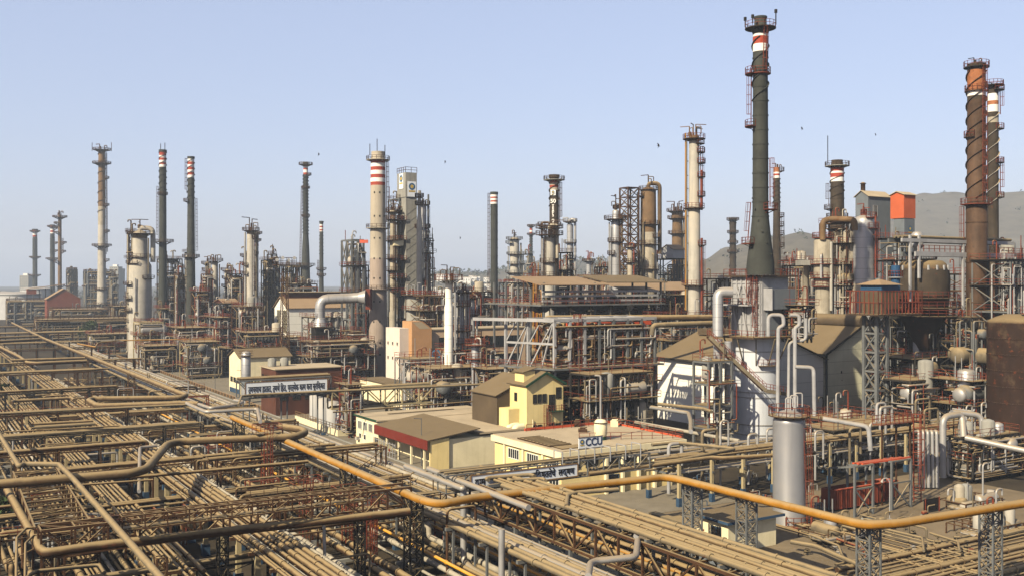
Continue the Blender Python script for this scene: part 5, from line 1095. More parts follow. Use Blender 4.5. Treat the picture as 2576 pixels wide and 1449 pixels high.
# lean-to annexe at its left: brown sheeted wing and two hooded ducts
t = thing('annexe','brown sheet-clad annexe with a sloping roof left of the tall yellow house','annexe',G(ue-.5,we+5.7,0))
a = MB(); a.poly_prism([G(ue-2.6,we+5.7,0),G(ue+4,we+5.7,0),G(ue+4,we+5.7,ze+.6),G(ue-2.6,we+5.7,ze-2.4)],G(0,9)); a.build('wall', M['roofb'], t)
a = MB(); a.poly_prism([G(ue-3.0,we+5.5,ze-2.35),G(ue+4.2,we+5.5,ze+.8),G(ue+4.2,we+15,ze+.8),G(ue-3.0,we+15,ze-2.35)],Vector((0,0,.15))); a.build('roof', M['roofb'], t)
a = MB(); a.gbox(ue-2.2,ue-.003,we+2.4,we+5.65,0,ze-4.3); o=a.build('stair_block', M['yellowwall']); tag(o,'lower yellow stair block joining the annexe and the tall yellow house','stair block')
for k in range(2):
    a = MB(); p=G(ue-2.0-k*.1,we+.9+k*1.7,0); a.tube([p,p+Vector((0,0,ze-7.2)),p+BU*1.9+Vector((0,0,ze-7.2))],.55,10,bend=1.1); o=a.build('hooded_duct', M['cream']); tag(o,['cream hooded duct on the wall of the yellow house, nearer one','cream hooded duct on the wall of the yellow house, farther one'][k],'duct')
# white hall
c0 = PD(1652,YH,225); u, w_ = UW(c0); L=25; ze=14.0
t = gable('white_hall','big white sheet-walled hall with a brown roof, left of the silver heater','hall',u,u+26,w_-L,w_,0,ze,ze+5.0,'white','roofb',along='w',eave=.8,off=.5)
a = MB(); a.bar(G(u-.15,w_-.2,0),G(u-.15,w_-.2,ze),.3); a.build('drain_pipe', M['dgrey'], t)
a = MB(); a.bar(G(u-.9,w_-L-.8,ze-.25),G(u-.9,w_+.8,ze-.25),.35,.35); a.build('gutter', M['dgrey'], t)
a = MB(); a.gbox(u+10.5,u+15.5,w_-L+1,w_-2,ze+4.6,ze+6.0); o=a.build('ridge_vent', M['roofb'], t)
# second hall behind the silver heater
uc, wc = UW(PD(2079,YH,218)); ze=15.2
t = thing('shed_hall','cream-green sheeted hall in shade behind the silver heater, roof sloping up to the right','hall',G(uc,wc,0))
a = MB(); prof=[(uc,0.6),(uc+12.5,0.6),(uc+12.5,ze+7.2),(uc+10.6,ze+6.6),(uc+10.4,ze+5.2),(uc,ze)]
a.poly_prism([G(q,wc,z) for q,z in prof],G(0,34)); a.build('wall', M['shed'], t)
a = MB(); a.poly_prism([G(uc-1,wc-.6,ze-.45),G(uc+10.5,wc-.6,ze+5.3),G(uc+10.5,wc+34.5,ze+5.3),G(uc-1,wc+34.5,ze-.45)],Vector((0,0,.2))); a.build('roof', M['roofb'], t)
a = MB(); a.tube([G(uc+11.3,wc-.8,ze+6.6),G(uc+11.3,wc+34,ze+6.6)],1.5,12); a.build('ridge_cowl', M['roofb'], t)
a = MB(); a.bar(G(uc-1,wc-.7,ze-.5),G(uc+10.5,wc-.7,ze+5.2),.15,.45); a.bar(G(uc-.12,wc-.12,0.6),G(uc-.12,wc-.12,ze),.35); a.bar(G(uc-1.1,wc-.7,ze-.5),G(uc-1.1,wc+34,ze-.5),.3,.5); a.build('black_trim', M['black'], t)
for (q,z,s_) in ((4.6,10.4,.4),(3.2,2.8,.7),(4.9,8.8,.16)):
    a = MB(); a.gbox(uc+q,uc+q+s_,wc-.04,wc-.003,z,z+s_*1.5); a.build('wall_hole', M['black'], t)
a = MB(); a.gbox(uc+3.3,uc+4.1,wc-.9,wc-.003,.6,2.6); a.build('wall_duct', M['cream'], t)
a = MB(); a.gbox(uc-.13,uc-.005,wc+1.2,wc+1.5,1.5,ze-1); a.build('drain_pipe', M['black'], t)
# houses on the right structures
def pxblock(nm,label,cat,x0,x1,xc,y0,y1,d,m1,m2=None,roofm=None,rise=0,hang=None,z0=None):
    """box whose near corner stands in picture column xc: -b face from x0 to xc, a face from xc to x1"""
    lw = (xc-x0)*d/F/(.52+.854*(x0-CX)/F*1.0) ; lu = (x1-xc)*d/F/(.854-.52*(x1-CX)/F)
    u,w_ = UW(PD(xc,YH,d)); zt=ZY(y0,d); zb=ZY(y1,d) if z0 is None else z0
    t = thing(nm,label,cat,G(u,w_,zb)); a = MB(); a.gbox(u,u+lu,w_,w_+lw,zb,zt); 
    if rise: a.poly_prism([G(u,w_,zt-.002),G(u,w_+lw,zt-.002),G(u,w_+lw/2,zt+rise)],G(lu,0))
    a.build('wall', M[m1], t)
    if roofm:
        if rise:
            for q0,q1,za,zc in ((w_-.4,w_+lw/2,zt-.1,zt+rise+.05),(w_+lw/2,w_+lw+.4,zt+rise+.05,zt-.1)):
                a = MB(); a.poly_prism([G(u-.4,q0,za),G(u+lu+.4,q0,za),G(u+lu+.4,q1,zc),G(u-.4,q1,zc)],Vector((0,0,.12))); a.build('roof', M[roofm], t)
        else: a = MB(); a.gbox(u-.3,u+lu+.3,w_-.3,w_+lw+.3,zt+.003,zt+.2); a.build('roof', M[roofm], t)
    return t,u,w_,lu,lw,zb,zt
t,u,w_,lu,lw,zb,zt = pxblock('loft_house','blue-grey clad gabled house on top of the dark structure, left of the orange box','loft house',2152,2240,2184,494,602,262,'bluegrey',roofm='roofl',rise=1.5)
wallwin(t,'a',0,w_,u+2,u+3.6,zt-5.2,zt-2.4,fm='whitesteel',mull=3)
a = MB(); q=G(u+1,w_+lw*.6); a.slathe(q.x,q.y,[(zt+1.5,.6),(zt+3.4,.6),(zt+3.5,.9),(zt+3.9,.3)],12); a.build('roof_ventilator', M['brown'], t)
t,u,w_,lu,lw,zb,zt = pxblock('orange_box_house','bright orange sheet-clad box on a grey tower, in front of the right hill','loft house',2240,2303,2274,490,549,258,'oran',roofm='roofl',rise=.8)
t2,u,w_,lu,lw,zb,zt = pxblock('grey_tower','blue-grey clad tower carrying the orange box','tower',2248,2301,2275,550,700,258.2,'bluegrey')
emblem(G(u+lu*.55,w_-.05,zt-2.6),-AW,BU,.75,t2)
t,u,w_,lu,lw,zb,zt = pxblock('grey_clad_tower','dark blue-grey clad tower under the gabled loft house','tower',2190,2252,2215,602,720,261,'bluegrey')
pxblock('white_box_house','small white gabled box on top of the frame right of the fat rust-streaked column','loft house',1662,1722,1694,628,650,342,'tank',roofm='rooft',rise=1.6)
# low near buildings at lower right
t,u,w_,lu,lw,zb,zt = pxblock('pump_house','little cream pump house with a flat dark roof and blue edge, under the orange pipe','pump house',1762,1952,1832,1313,1400,113,'cream')
a = MB(); a.gbox(u-.7,u+lu+.7,w_-.7,w_+lw+.9,zt+.003,zt+.16); a.build('roof', M['roofb'], t)
a = MB(); a.gbox(u-.78,u-.703,w_-.7,w_+lw+.9,zt-.12,zt+.18); a.gbox(u-.78,u+lu+.7,w_-.78,w_-.703,zt-.12,zt+.18); a.build('blue_edge', M['blue'], t)
wallwin(t,'b',u,0,w_+1.2,w_+2.6,1.6,2.6,fm='blue')
# ---------------------------------------------------------------- silver heater, vessels and frames on the right
t, u, w_, lu, lw, zb, zt = pxblock('heater','fat silver cylindrical heater with a white boxy top carrying the tallest chimney','heater',1843,1982,1917,697,846,189,'whitesteel')
cu, cw = u+lu*.5, w_+lw*.5; q = G(cu, cw); r = 4.55
q.x += (1902-CX)/F*q.y-q.x if abs((1902-CX)/F*q.y-q.x) < 2 else 0
a = MB(); a.slathe(q.x, q.y, [(0, r), (zb-.3, r)], 56); a.build('cylinder', M['sheet'], t)
a = MB()
for z in (1.5, 3.4, 8.6, 9.6, 13.6, 17.4): a.arc(q.x, q.y, z-.1, z+.1, r-.02, r+.11, seg=48)
a.build('stiffening_rings', M['silver2'], t)
a = MB(); a.gbox(u-4.2, u+lu+4.6, w_-2.0, w_+lw+2.6, zb-.35, zb-.003); pf = a.build('platform', M['deck'], t)
a = MB(); pz = zb-.003; a.rail([G(u-4.2,w_+lw+2.6,pz),G(u-4.2,w_-2,pz),G(u+lu+4.6,w_-2,pz),G(u+lu+4.6,w_+lw+2.6,pz)],1.2,.08,1.4,closed=True); a.build('railing', M['red'], pf)
a = MB(); a.gbox(u-1.0, u+lu+1.8, w_-1.0, w_+lw+1.4, zt+.003, zt+.3); pf = a.build('top_platform', M['deck'], t)
a = MB(); pz = zt+.3; a.rail([G(u-1,w_+lw+1.4,pz),G(u-1,w_-1,pz),G(u+lu+1.8,w_-1,pz),G(u+lu+1.8,w_+lw+1.4,pz)],1.2,.08,1.4,closed=True); a.build('railing', M['red'], pf)
zc = ZY(770, 189); a = MB(); a.gbox(u-2.2, u-.003, w_+1.5, w_+lw+1.8, zc, zc+.25); pf = a.build('balcony', M['whitesteel'], t)
a = MB(); a.rail([G(u,w_+lw+1.8,zc+.25),G(u-2.2,w_+lw+1.8,zc+.25),G(u-2.2,w_+1.5,zc+.25)],1.2,.08,1.2); a.build('railing', M['red'], pf)
a = MB(); 
for k in range(7): a.gbox(u-.28, u-.003, w_+.2+k*lw/6.3, w_+.42+k*lw/6.3, zb, zt)
for k in range(6): a.gbox(u-.18, u-.006, w_+.1, w_+lw, zb+2.2+k*1.95, zb+2.4+k*1.95)
a.build('wall_ribs', M['whitesteel'], t)
a = MB()
for k in range(3): a.bar(G(u-.45,w_+lw*.15+k*lw*.3,zb+.2),G(u-.45,w_+lw*.32+k*lw*.3,zb+6.2),.3); a.bar(G(u-.45,w_+lw*.1+k*lw*.28,zt-1.8),G(u-.45,w_+lw*.24+k*lw*.28,zt-5.6),.3); a.bar(G(u-.5,w_+lw*.3+k*lw*.25,zt-1.8),G(u-.5,w_+lw*.1+k*lw*.25,zt-5.6),.26)
a.build('stiffener_struts', M['whitesteel'], t)
for k, (wq, z0_, z1_) in enumerate(((.6, zb, zt+1.2), (2.2, zc, zt+1.2))):
    a = MB(); a.ladder(G(u-.9, w_+wq, z0_), G(u-.9, w_+wq, z1_), -BU, .7, .09, .45); a.build('ladder', M['red'], t)
zb1, zb2 = ZY(778, 187), ZY(727, 187); a = MB(); a.gbox(u+.6, u+lu+.1, w_-2.0, w_-.003, zb1, zb2); a.build('burner_box', M['bluegrey'], t)
a = MB(); a.gbox(u+.4, u+.6, w_-2.2, w_+.3, zb1-.2, zb2+.1); a.build('burner_box_edge', M['whitesteel'], t)
a = MB(); a.gbox(u+1, u+lu*.8, w_-.4, w_-.004, zb+.2, zb1-.3); a.build('lower_casing', M['bluegrey'], t)
for k in range(5):
    e = side_vec((q.x,q.y), -60+k*30); a = MB(); p = Vector((q.x,q.y,zb-5.5))+e*(r+.05); a.bar(p, Vector((q.x,q.y,zb-.4))+e*(r+2.4), .22); a.build('bracket', M['tan2'], t)
# partial walkway around
e0 = math.degrees(math.atan2(-q.y,-q.x)); a = MB(); z = ZY(920,190); a.arc(q.x,q.y,z,z+.12,r,r+1.0,e0+5,e0+50); pf=a.build('walkway', M['deck'], t)
a = MB(); a.rail([Vector((q.x+math.cos(R(e0+5+k*9))*(r+.95),q.y+math.sin(R(e0+5+k*9))*(r+.95),z+.12)) for k in range(6)],1.2,.07,1); a.build('railing', M['red'], pf)
# long stair across the front
t = thing('stairway','dusty tan steel stairway slanting down across the front of the silver heater','stairs',PD(1975,990,181))
A = PD(1782,846,186); B_ = PD(1851,913,183.5); C_ = PD(1925,982,182); D_ = PD(1975,990,182.5)
sd_ = Vector((0.2,-.9,0)).normalized()*.55
for nm, off in (('stringer', 1), ('stringer', -1)):
    a = MB()
    for p, q_ in ((A,B_),(B_,C_),(C_,D_)): a.bar(p+sd_*off, q_+sd_*off, .16, .62)
    a.build(nm, M['tan2' if off==1 else 'bsteel'], t)
a = MB()
for p, q_ in ((A,B_),(B_,C_)):
    n = int((q_-p).length/.35)
    for k in range(n): c = p+(q_-p)*(k/n); a.bar(c-sd_, c+sd_, .26, .06)
a.build('treads', M['deck'], t)
for off in (1,-1):
    a = MB()
    for p, q_ in ((A,B_),(B_,C_),(C_,D_)): a.rail([p+sd_*off+Vector((0,0,.2)), q_+sd_*off+Vector((0,0,.2))],1.1,.07,1.0)
    a.build('handrail', M['red'], t)
longpipe('duct','fat silver duct elbowing down the left side of the heater box','' or [(1842,735,190),(1806,735,190),(1806,846,189)],1.0,'silver',18,bend=1.9,bands=2.2,cat='duct')
longpipe('duct','fat silver riser between the heater platform and the ground, left of the cylinder',[(1806,852,189),(1806,1055,189)],.85,'silver',16,bands=3,cat='duct')
longpipe('duct','second silver riser squeezed between the duct and the silver cylinder',[(1832,858,186),(1832,1070,186)],.7,'silver',16,bands=3,cat='duct')
for i,(lb,pts) in enumerate([('silver swan-neck pipe rising in front of the heater, left of three',[(1933,845,180),(1933,792,180),(1970,792,180),(1972,818,180),(1958,824,180),(1956,1075,180)]),
  ('silver swan-neck pipe rising in front of the heater, middle of three',[(1987,792,180),(2011,792,180),(2011,818,180),(2000,824,180),(2000,1060,180)]),
  ('silver pipe kinking under the heater platform, right of three',[(2028,800,181),(2028,855,181),(1985,860,181),(1983,1060,181)]),
  ('silver hooked pipe standing against the shaded hall wall',[(2000,922,176),(2047,924,176),(2050,1110,176)])]):
    longpipe('riser_pipe',lb,pts,.36 if i!=2 else .28,'whitesteel',10,bend=.9)
unit('pale steel access frame with red stairs left of the silver cylinder',1754,1850,912,180,4,4,3,2,m='grey',seed=60,dens=.3,drums=1,brace=False,mats=('silver2','tan2','red'),tk=.32)
# foreground silver vessel
t = tower('foreground_vessel','satin silver upright vessel with a red ladder at its right, nearest large vessel','vessel',1985,126.6,[(1050,72),(1052,76),(1058,79),(1062,80),(1311,80),(1316,84),(1318,84)],'satin',shaft='shell',top='dome',
   plats=[(1043,.9,None,'deck'),(1312,.9,40,'red')],ladder=[(72,1040,1300)],rail='red',seg=48,
   extra=lambda t,cx,cy,pr,tk:[(lambda b:(b.tube([Vector((cx-.5+k*.6,cy-.3,pr[-1][0]-.6)),Vector((cx-.5+k*.6,cy-.3,pr[-1][0]+1.5+.3*k)),Vector((cx-.5+k*.6+.9,cy-.3,pr[-1][0]+1.5+.3*k)),Vector((cx-.5+k*.6+.9,cy-.3,pr[-1][0]+.4))],.09,8,bend=.25),b.build('nozzle_pipe',M['whitesteel'],t)))(MB()) for k in range(3)])
# right sphere-like vessel
cx, cy = (2321-CX)/F*198, 198
t = thing('bulb_vessel','big sooty round-bellied vessel with red railings, right of the shiny silver column','vessel',(cx,cy,ZY(860,198)))
Zs = lambda y: ZY(y,198); k_ = 198/F/2*1.1
a = MB(); a.slathe(cx,cy,[(Zs(880),30*k_),(Zs(850),50*k_),(Zs(800),100*k_),(Zs(760),112*k_),(Zs(745),114*k_),(Zs(700),116*k_),(Zs(675),110*k_),(Zs(663),98*k_),(Zs(657),84*k_),(Zs(653),30*k_)],40); a.build('shell', M['soot'], t)
a = MB(); a.slathe(cx,cy,[(Zs(742),115.5*k_),(Zs(700),117.5*k_),(Zs(677),111.5*k_)],40,caps=False); a.build('insulated_belly', M['chimb'], t)
for y, e_ in ((652,.9),(748,1.4),(772,1.9),(792,2.4)):
    a = MB(); rr = 40*k_ if y<660 else 112*k_; a.arc(cx,cy,Zs(y)-.15,Zs(y),rr,rr+e_,seg=32); pf=a.build('platform', M['deck'], t)
    a = MB(); a.rail([Vector((cx+math.cos(i*math.pi/14)*(rr+e_),cy+math.sin(i*math.pi/14)*(rr+e_),Zs(y))) for i in range(29)],1.2,.08,3); a.build('railing', M['red'], pf)
a = MB()
for i in range(18): an=i*math.pi/9; e=Vector((math.cos(an),math.sin(an),0)); a.bar(Vector((cx,cy,Zs(680)))+e*112*k_,Vector((cx,cy,Zs(668)))+e*112*k_,.3)
a.build('lugs', M['whitesteel'], t)
col('bulbous silver vent cowl on top of the round-bellied vessel',2307,198,[(584,18),(592,32),(600,30),(604,20),(612,30),(622,30),(626,18),(645,20)],'silver',cat='vent',name='vent_cowl',plats=[],ladder=None)
ccap(2028,238,655,668,42,'concg','square grey cap on the thin cream stack','stack_cap','stack cap')
col('blue painted drum beside the shiny silver column',2253,188,[(668,22),(735,22)],'bluetank',ground=False,cat='drum',name='blue_drum',plats=[(697,.5,None,'whitesteel')])
# orange bend pipe
longpipe('bend_pipe','orange-brown pipe arching from the stout drum column to the silver column',[(2070,604,234),(2070,556,234),(2092,551,234),(2150,553,229),(2150,580,229)],.7,'rustc',14,bend=1.6)
# platform cabin on lattice lift tower
t = lattice_tower('lift_tower','pale lattice lift tower standing against the shaded hall, carrying the platform cabin',2202,186,52,790,m='grey',t_=.42,panel=3.4)
b = Vector(t['_o']); u,w_ = UW(b); zp = ZY(787,188); c = G(u+1.5,w_,0)
t = thing('platform_cabin','brown cabin with a shallow pyramid roof on a red-railed platform atop the lift tower','cabin',(c.x,c.y,zp))
a = MB(); a.gbox(u-4.2,u+8.2,w_-4,w_+3.2,zp-.3,zp); pf = a.build('platform', M['deck'], t)
a = MB(); a.rail([G(u-4.2,w_+3.2,zp),G(u-4.2,w_-4,zp),G(u+8.2,w_-4,zp),G(u+8.2,w_+3.2,zp)],4.2,.13,.95,closed=True); a.build('cage_railing', M['red'], pf)
a = MB(); a.gbox(u-1.3,u+3.4,w_-2.4,w_+2.2,zp+.003,zp+5.2); a.build('wall', M['roofb'], t)
a = MB(); a.gbox(u-1.35,u+3.45,w_-2.45,w_+2.25,zp+4.3,zp+5.25); a.build('blue_fascia', M['bluetank'], t)
z5 = zp+5.3; P = [G(u-2,w_-3,z5),G(u+4.1,w_-3,z5),G(u+4.1,w_+2.9,z5),G(u-2,w_+2.9,z5)]; a = MB(); ap=G(u+1,w_,z5+1.1); a.add([tuple(x) for x in P]+[tuple(ap)],[(0,1,4),(1,2,4),(2,3,4),(3,0,4),(3,2,1,0)]); a.build('roof', M['rooft'], t)
# rusty tank at right edge
t = tower('storage_tank','sooty rust-patched upright tank with ring bands, cut by the right picture edge','tank',2560,172,[(790,60),(797,100),(806,139),(812,142),(1045,142)],'soot',shaft='shell',rings=(850,1010,5),seg=48,plats=[(786,1.0,60,'red')],top=None)
# structures
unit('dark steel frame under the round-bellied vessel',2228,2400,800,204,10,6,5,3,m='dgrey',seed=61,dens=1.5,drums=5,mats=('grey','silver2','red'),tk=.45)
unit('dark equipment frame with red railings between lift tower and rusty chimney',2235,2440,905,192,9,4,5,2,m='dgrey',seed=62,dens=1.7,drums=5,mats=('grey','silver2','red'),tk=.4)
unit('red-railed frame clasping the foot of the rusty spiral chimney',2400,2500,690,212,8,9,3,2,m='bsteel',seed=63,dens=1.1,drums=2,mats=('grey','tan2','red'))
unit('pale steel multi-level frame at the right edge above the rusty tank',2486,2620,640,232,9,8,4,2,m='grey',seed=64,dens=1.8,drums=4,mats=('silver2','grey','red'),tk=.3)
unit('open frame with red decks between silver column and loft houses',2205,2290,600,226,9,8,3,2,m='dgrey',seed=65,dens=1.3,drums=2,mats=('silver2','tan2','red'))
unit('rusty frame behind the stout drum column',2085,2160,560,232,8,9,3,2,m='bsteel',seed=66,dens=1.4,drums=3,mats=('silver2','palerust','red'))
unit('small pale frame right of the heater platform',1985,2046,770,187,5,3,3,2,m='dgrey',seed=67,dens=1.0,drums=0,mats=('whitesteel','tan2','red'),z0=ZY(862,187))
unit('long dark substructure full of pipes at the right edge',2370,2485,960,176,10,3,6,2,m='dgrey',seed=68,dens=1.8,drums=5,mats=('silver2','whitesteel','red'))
unit('dense dark infill frame standing in for the shade under the right-hand pipe rack',2040,2420,1085,158,7,2,9,2,m='dgrey',seed=69,dens=7,drums=5,mats=('silver2','grey','brown'))  # added dark steelwork, packed tight to stand in for shade under the rack
# high pipe bridge top right
t = thing('high_pipe_bridge','pale steel pipe bridge crossing high at the right edge in front of the chimneys','pipe bridge',PD(2340,YH,186)-Vector((0,0,H)))
pA = PD(2268,604,190); pB = pA+BU*34; u0_,w0_ = UW(pA); ztp=pA.z
for (du,zz,hh) in ((0,ztp,.7),(4,ztp-2.6,.9)):
    a = MB(); a.bar(G(u0_+du,w0_,zz),G(u0_+36,w0_,zz),.4,hh); a.build('girder', M['whitesteel'], t); a = MB(); a.bar(G(u0_+du,w0_+3,zz),G(u0_+36,w0_+3,zz),.4,hh); a.build('girder', M['grey'], t)
a = MB(); a.rail([G(u0_+5,w0_,ztp-2.2),G(u0_+36,w0_,ztp-2.2)],1.3,.1,1.6); a.build('railing', M['red'], t)
for k in range(3): a = MB(); a.tube([G(u0_+1,w0_+.6+k*.9,ztp+.7),G(u0_+36,w0_+.6+k*.9,ztp+.7)],.3,8); a.build('pipe', M['tan2'], t)
for du,y1 in ((2.5,760),(5.2,700),(19,820),(27,800)):
    a = MB(); p=G(u0_+du,w0_,0); a.bar(Vector((p.x,p.y,ZY(y1,p.y) if du<6 else 0)),Vector((p.x,p.y,ztp+(1 if du<6 else -.5))),.42); a.build('post', M['whitesteel'], t)
a = MB(); p=G(u0_+24,w0_-.8,ztp-1.2); a.slathe(p.x,p.y,[(ztp-3,.9),(ztp+1.4,.9)],14); a.build('drum', M['whitesteel'], t)
# portal frame with orange beams
t = thing('portal_frame','grey open portal frame with bright orange beams above the red skip, lower right','steel frame',PZ(2150,1300,0)); b=Vector(t['_o']); u,w_=UW(b); hh=6.6
pu=[0,3.6,7.4,11.4]; 
for i in pu:
    for j in (0,4.2):
        a = MB(); a.bar(G(u+i,w_+j,0),G(u+i,w_+j,hh-(.8 if j else 0)),.26); a.build('post', M['grey'], t)
a = MB()
for i in pu: a.bar(G(u+i,w_,hh),G(u+i,w_+4.2,hh-.8),.24)
for zz in (hh-.02,hh*.55): a.bar(G(u,w_,zz),G(u+3.6,w_,zz),.2); a.bar(G(u+7.4,w_,zz),G(u+11.4,w_,zz),.2)
for (i,j) in ((0,3.6),(7.4,11.4)): a.bar(G(u+i,w_,0),G(u+j,w_,hh*.55),.16); a.bar(G(u+j,w_,0),G(u+i,w_,hh*.55),.16)
a.build('bracing', M['grey'], t)
for k,j in enumerate((.6,2.0,3.4)): a = MB(); a.bar(G(u+2.2+k*.8,w_+j,hh-.15-j*.19+.35),G(u+12.0,w_+j,hh-.15-j*.19+.35),.3,.22); a.build('orange_beam', M['bred'], t)
b = PZ(2172,1308,0); u,w_=UW(b); u+=.5; w_+=5
t = thing('skip','long dark red open-topped steel skip under the portal frame','skip',G(u,w_,0)); a = MB()
Ls=10.8
for (p0,p1,q0,q1) in ((0,Ls,0,.12),(0,Ls,2.3,2.42),(0,.12,.121,2.299),(Ls-.12,Ls,.121,2.299)): a.gbox(u+p0,u+p1,w_+q0,w_+q1,.3,2.9)
a.gbox(u+.12,u+Ls-.12,w_+.12,w_+2.3,.3,.45); a.build('body', M['red'], t)
a = MB()
for k in range(12): a.gbox(u+.3+k*.9,u+.42+k*.9,w_-.1,w_-.003,.3,2.8)
a.build('ribs', M['red'], t); a = MB(); a.gbox(u-.06,u+Ls+.06,w_-.12,w_+.14,2.903,3.03); a.build('top_rail', M['bred'], t)
for i in range(2):
    text_obj(['NO SMOKING','AREA'][i] if False else '—  —  —',.4,'logoy',t,G(u+4.6+i*.3,w_-.12,2.1-i*.5),normal=-AW,right=BU) if False else None
b = G(u+Ls+.5,w_+1.2,0); t = thing('skip','bright orange-red steel bin at the right end of the long dark red skip','skip',b); a = MB(); uu,ww=UW(b)
a.gbox(uu,uu+3.2,ww,ww+2.2,.3,2.6); a.build('body', M['bred'], t); a = MB()
for k in range(4): a.gbox(uu+.2+k*.9,uu+.35+k*.9,ww-.08,ww-.003,.3,2.5)
a.build('ribs', M['red'], t)
b = PZ(2325,1292,0); u2,w2=UW(b); t = thing('dark_panel','small dark brown notice panel standing before the red skip','notice board',b); a = MB(); a.gbox(u2,u2+3.3,w2,w2+.1,.3,1.9); a.build('panel', M['black'], t); a=MB(); a.bar(G(u2+.2,w2-.06,0),G(u2+.2,w2-.06,2),.1); a.bar(G(u2+3.1,w2-.06,0),G(u2+3.1,w2-.06,2),.1); a.build('frame', M['red'], t)
b = PZ(2238,1312,0); t = thing('lamp_post','thin curved lamp post beside the red skip','lamp post',b); a = MB(); a.tube([b,b+Vector((0,0,5.2)),b+Vector((-.3,0,5.7)),b+Vector((-.9,0,5.5))],.06,6,bend=.4); a.build('pole', M['whitesteel'], t); a=MB(); a.tube([b+Vector((-.9,0,5.5)),b+Vector((-1.0,0,5.1))],.08,8,r2=.2); a.build('lamp_shade', M['whitesteel'], t)
b = PZ(1787,1390,0); t = thing('notice_board','cream notice board on short legs before the pump house, lower right','notice board',PZ(1762,1372,0)); b=Vector(t['_o']); a = MB(); a.box(b.x-1.2,b.x+1.2,b.y,b.y+.06,1.0,2.2); a.build('board', M['cream'], t); a=MB(); a.bar(b+Vector((-1,-.05,0)),b+Vector((-1,-.05,2.2)),.08); a.bar(b+Vector((1,-.05,0)),b+Vector((1,-.05,2.2)),.08); a.build('legs', M['signf'], t)
a=MB(); a.box(b.x+.2,b.x+.9,b.y-.02,b.y-.003,1.75,1.95); a.build('red_stripe', M['red'], t)
b = PZ(1815,1440,0); uu,ww=UW(b); a=MB(); a.gbox(uu-.5,uu+4.5,ww,ww+3,0,1.9); a.gbox(uu-.7,uu+4.7,ww-.2,ww+3.2,1.903,2.1); o=a.build('metal_bin', M['bluegrey']); tag(o,'low blue-grey metal bin in front of the pump house','bin')
# big vertical silver bundle and red ladder tower on right rack
for k in range(5):
    longpipe('riser_pipe','upright silver pipe in the row of five dropping from the right-hand rack',[(2300-k*.0+k*11,1088+ (k%2)*2,150),(2312+k*11,1082,148),(2314+k*11,1225,148)],.26,'silver2',10,bend=.6,group='row of five upright silver pipes')
b = PZ(2308,1262,0); t = thing('ladder_tower','red caged ladder tower rising past the right-hand pipe rack','ladder tower',b); a=MB(); zt=ZY(1040,b.y); a.ladder(b,b+Vector((0,0,zt)),side_vec((b.x,b.y),20),1.0,.11,.5); a.build('ladder', M['red'], t)
a=MB(); uu,ww=UW(b); a.gbox(uu-7,uu+1.4,ww+.5,ww+2.0,zt-1.2,zt-1.1); pf=a.build('platform', M['red'], t); a=MB(); a.rail([G(uu-7,ww+.5,zt-1.1),G(uu+1.4,ww+.5,zt-1.1)],1.1,.08,.9); a.rail([G(uu-7,ww+2,zt-1.1),G(uu+1.4,ww+2,zt-1.1)],1.1,.08,.9); a.build('railing', M['red'], pf)
for k in range(3): a=MB(); a.bar(G(uu-6+k*3,ww+1.2,0),G(uu-6+k*3,ww+1.2,zt-1.2),.2); a.build('post', M['bsteel'], t)
longpipe('big_pipe','silver pipe arch rising over the right-hand rack, left one',[(2372,1200,152),(2372,1048,152),(2420,1040,154),(2424,1100,152)],.5,'silver2',12,bend=1.3)
longpipe('big_pipe','silver pipe arch rising over the right-hand rack, right one',[(2395,1036,158),(2470,1044,158),(2472,1110,157)],.45,'silver2',12,bend=1.2)
longpipe('big_pipe','fat silver pipe leaving the right-hand rack toward the right picture edge',[(2428,1100,152),(2640,1146,146)],.45,'silver2',12,bend=1)
0 and longpipe('big_pipe','pale pipe climbing in a step right of the right-hand rack',[(2450,1092,148),(2490,1072,148),(2640,1062,150)],.42,'silver2',12,bend=1)
longpipe('big_pipe','silver pipe stepping down before the lift tower foot',[(2070,1052,152),(2185,1072,150),(2190,1132,150)],.36,'whitesteel',10,bend=.8)
b=PZ(2494,1262,0); a=MB(); a.slathe(b.x,b.y,[(0,.55),(1.7,.6),(1.75,.1)],16); o=a.build('small_tank', M['whitesteel']); tag(o,'small white upright drum near the right picture edge behind the orange pipe','drum')

unit('dense dark infill frame at the far right, standing in for shade under the fat silver pipe',2380,2620,1105,152,7,2,6,2,m='dgrey',seed=70,dens=7,drums=8,mats=('dgrey','silver2','brown'),tk=.22)  # more added dark clutter, dense so the space below the pipe reads as shade
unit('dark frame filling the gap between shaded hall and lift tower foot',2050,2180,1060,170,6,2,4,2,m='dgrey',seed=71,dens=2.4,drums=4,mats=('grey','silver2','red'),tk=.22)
unit('tall dark frame behind the dark infill frames, below the rusty chimney',2250,2500,880,215,10,5,7,2,m='dgrey',seed=72,dens=1.5,drums=6,mats=('grey','tan2','red'),tk=.3)
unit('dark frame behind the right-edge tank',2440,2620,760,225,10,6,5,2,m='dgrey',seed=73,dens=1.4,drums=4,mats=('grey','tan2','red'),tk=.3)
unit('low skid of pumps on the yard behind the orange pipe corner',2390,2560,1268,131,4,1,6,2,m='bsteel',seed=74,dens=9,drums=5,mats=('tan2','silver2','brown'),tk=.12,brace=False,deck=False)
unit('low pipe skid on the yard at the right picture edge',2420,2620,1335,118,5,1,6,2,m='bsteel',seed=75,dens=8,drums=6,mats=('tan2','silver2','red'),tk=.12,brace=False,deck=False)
unit('low valve skid on the yard in front of the foreground vessel',2030,2200,1345,117,4,1,5,2,m='bsteel',seed=76,dens=5,drums=3,mats=('tan2','silver2','red'),tk=.1,brace=False,deck=False)

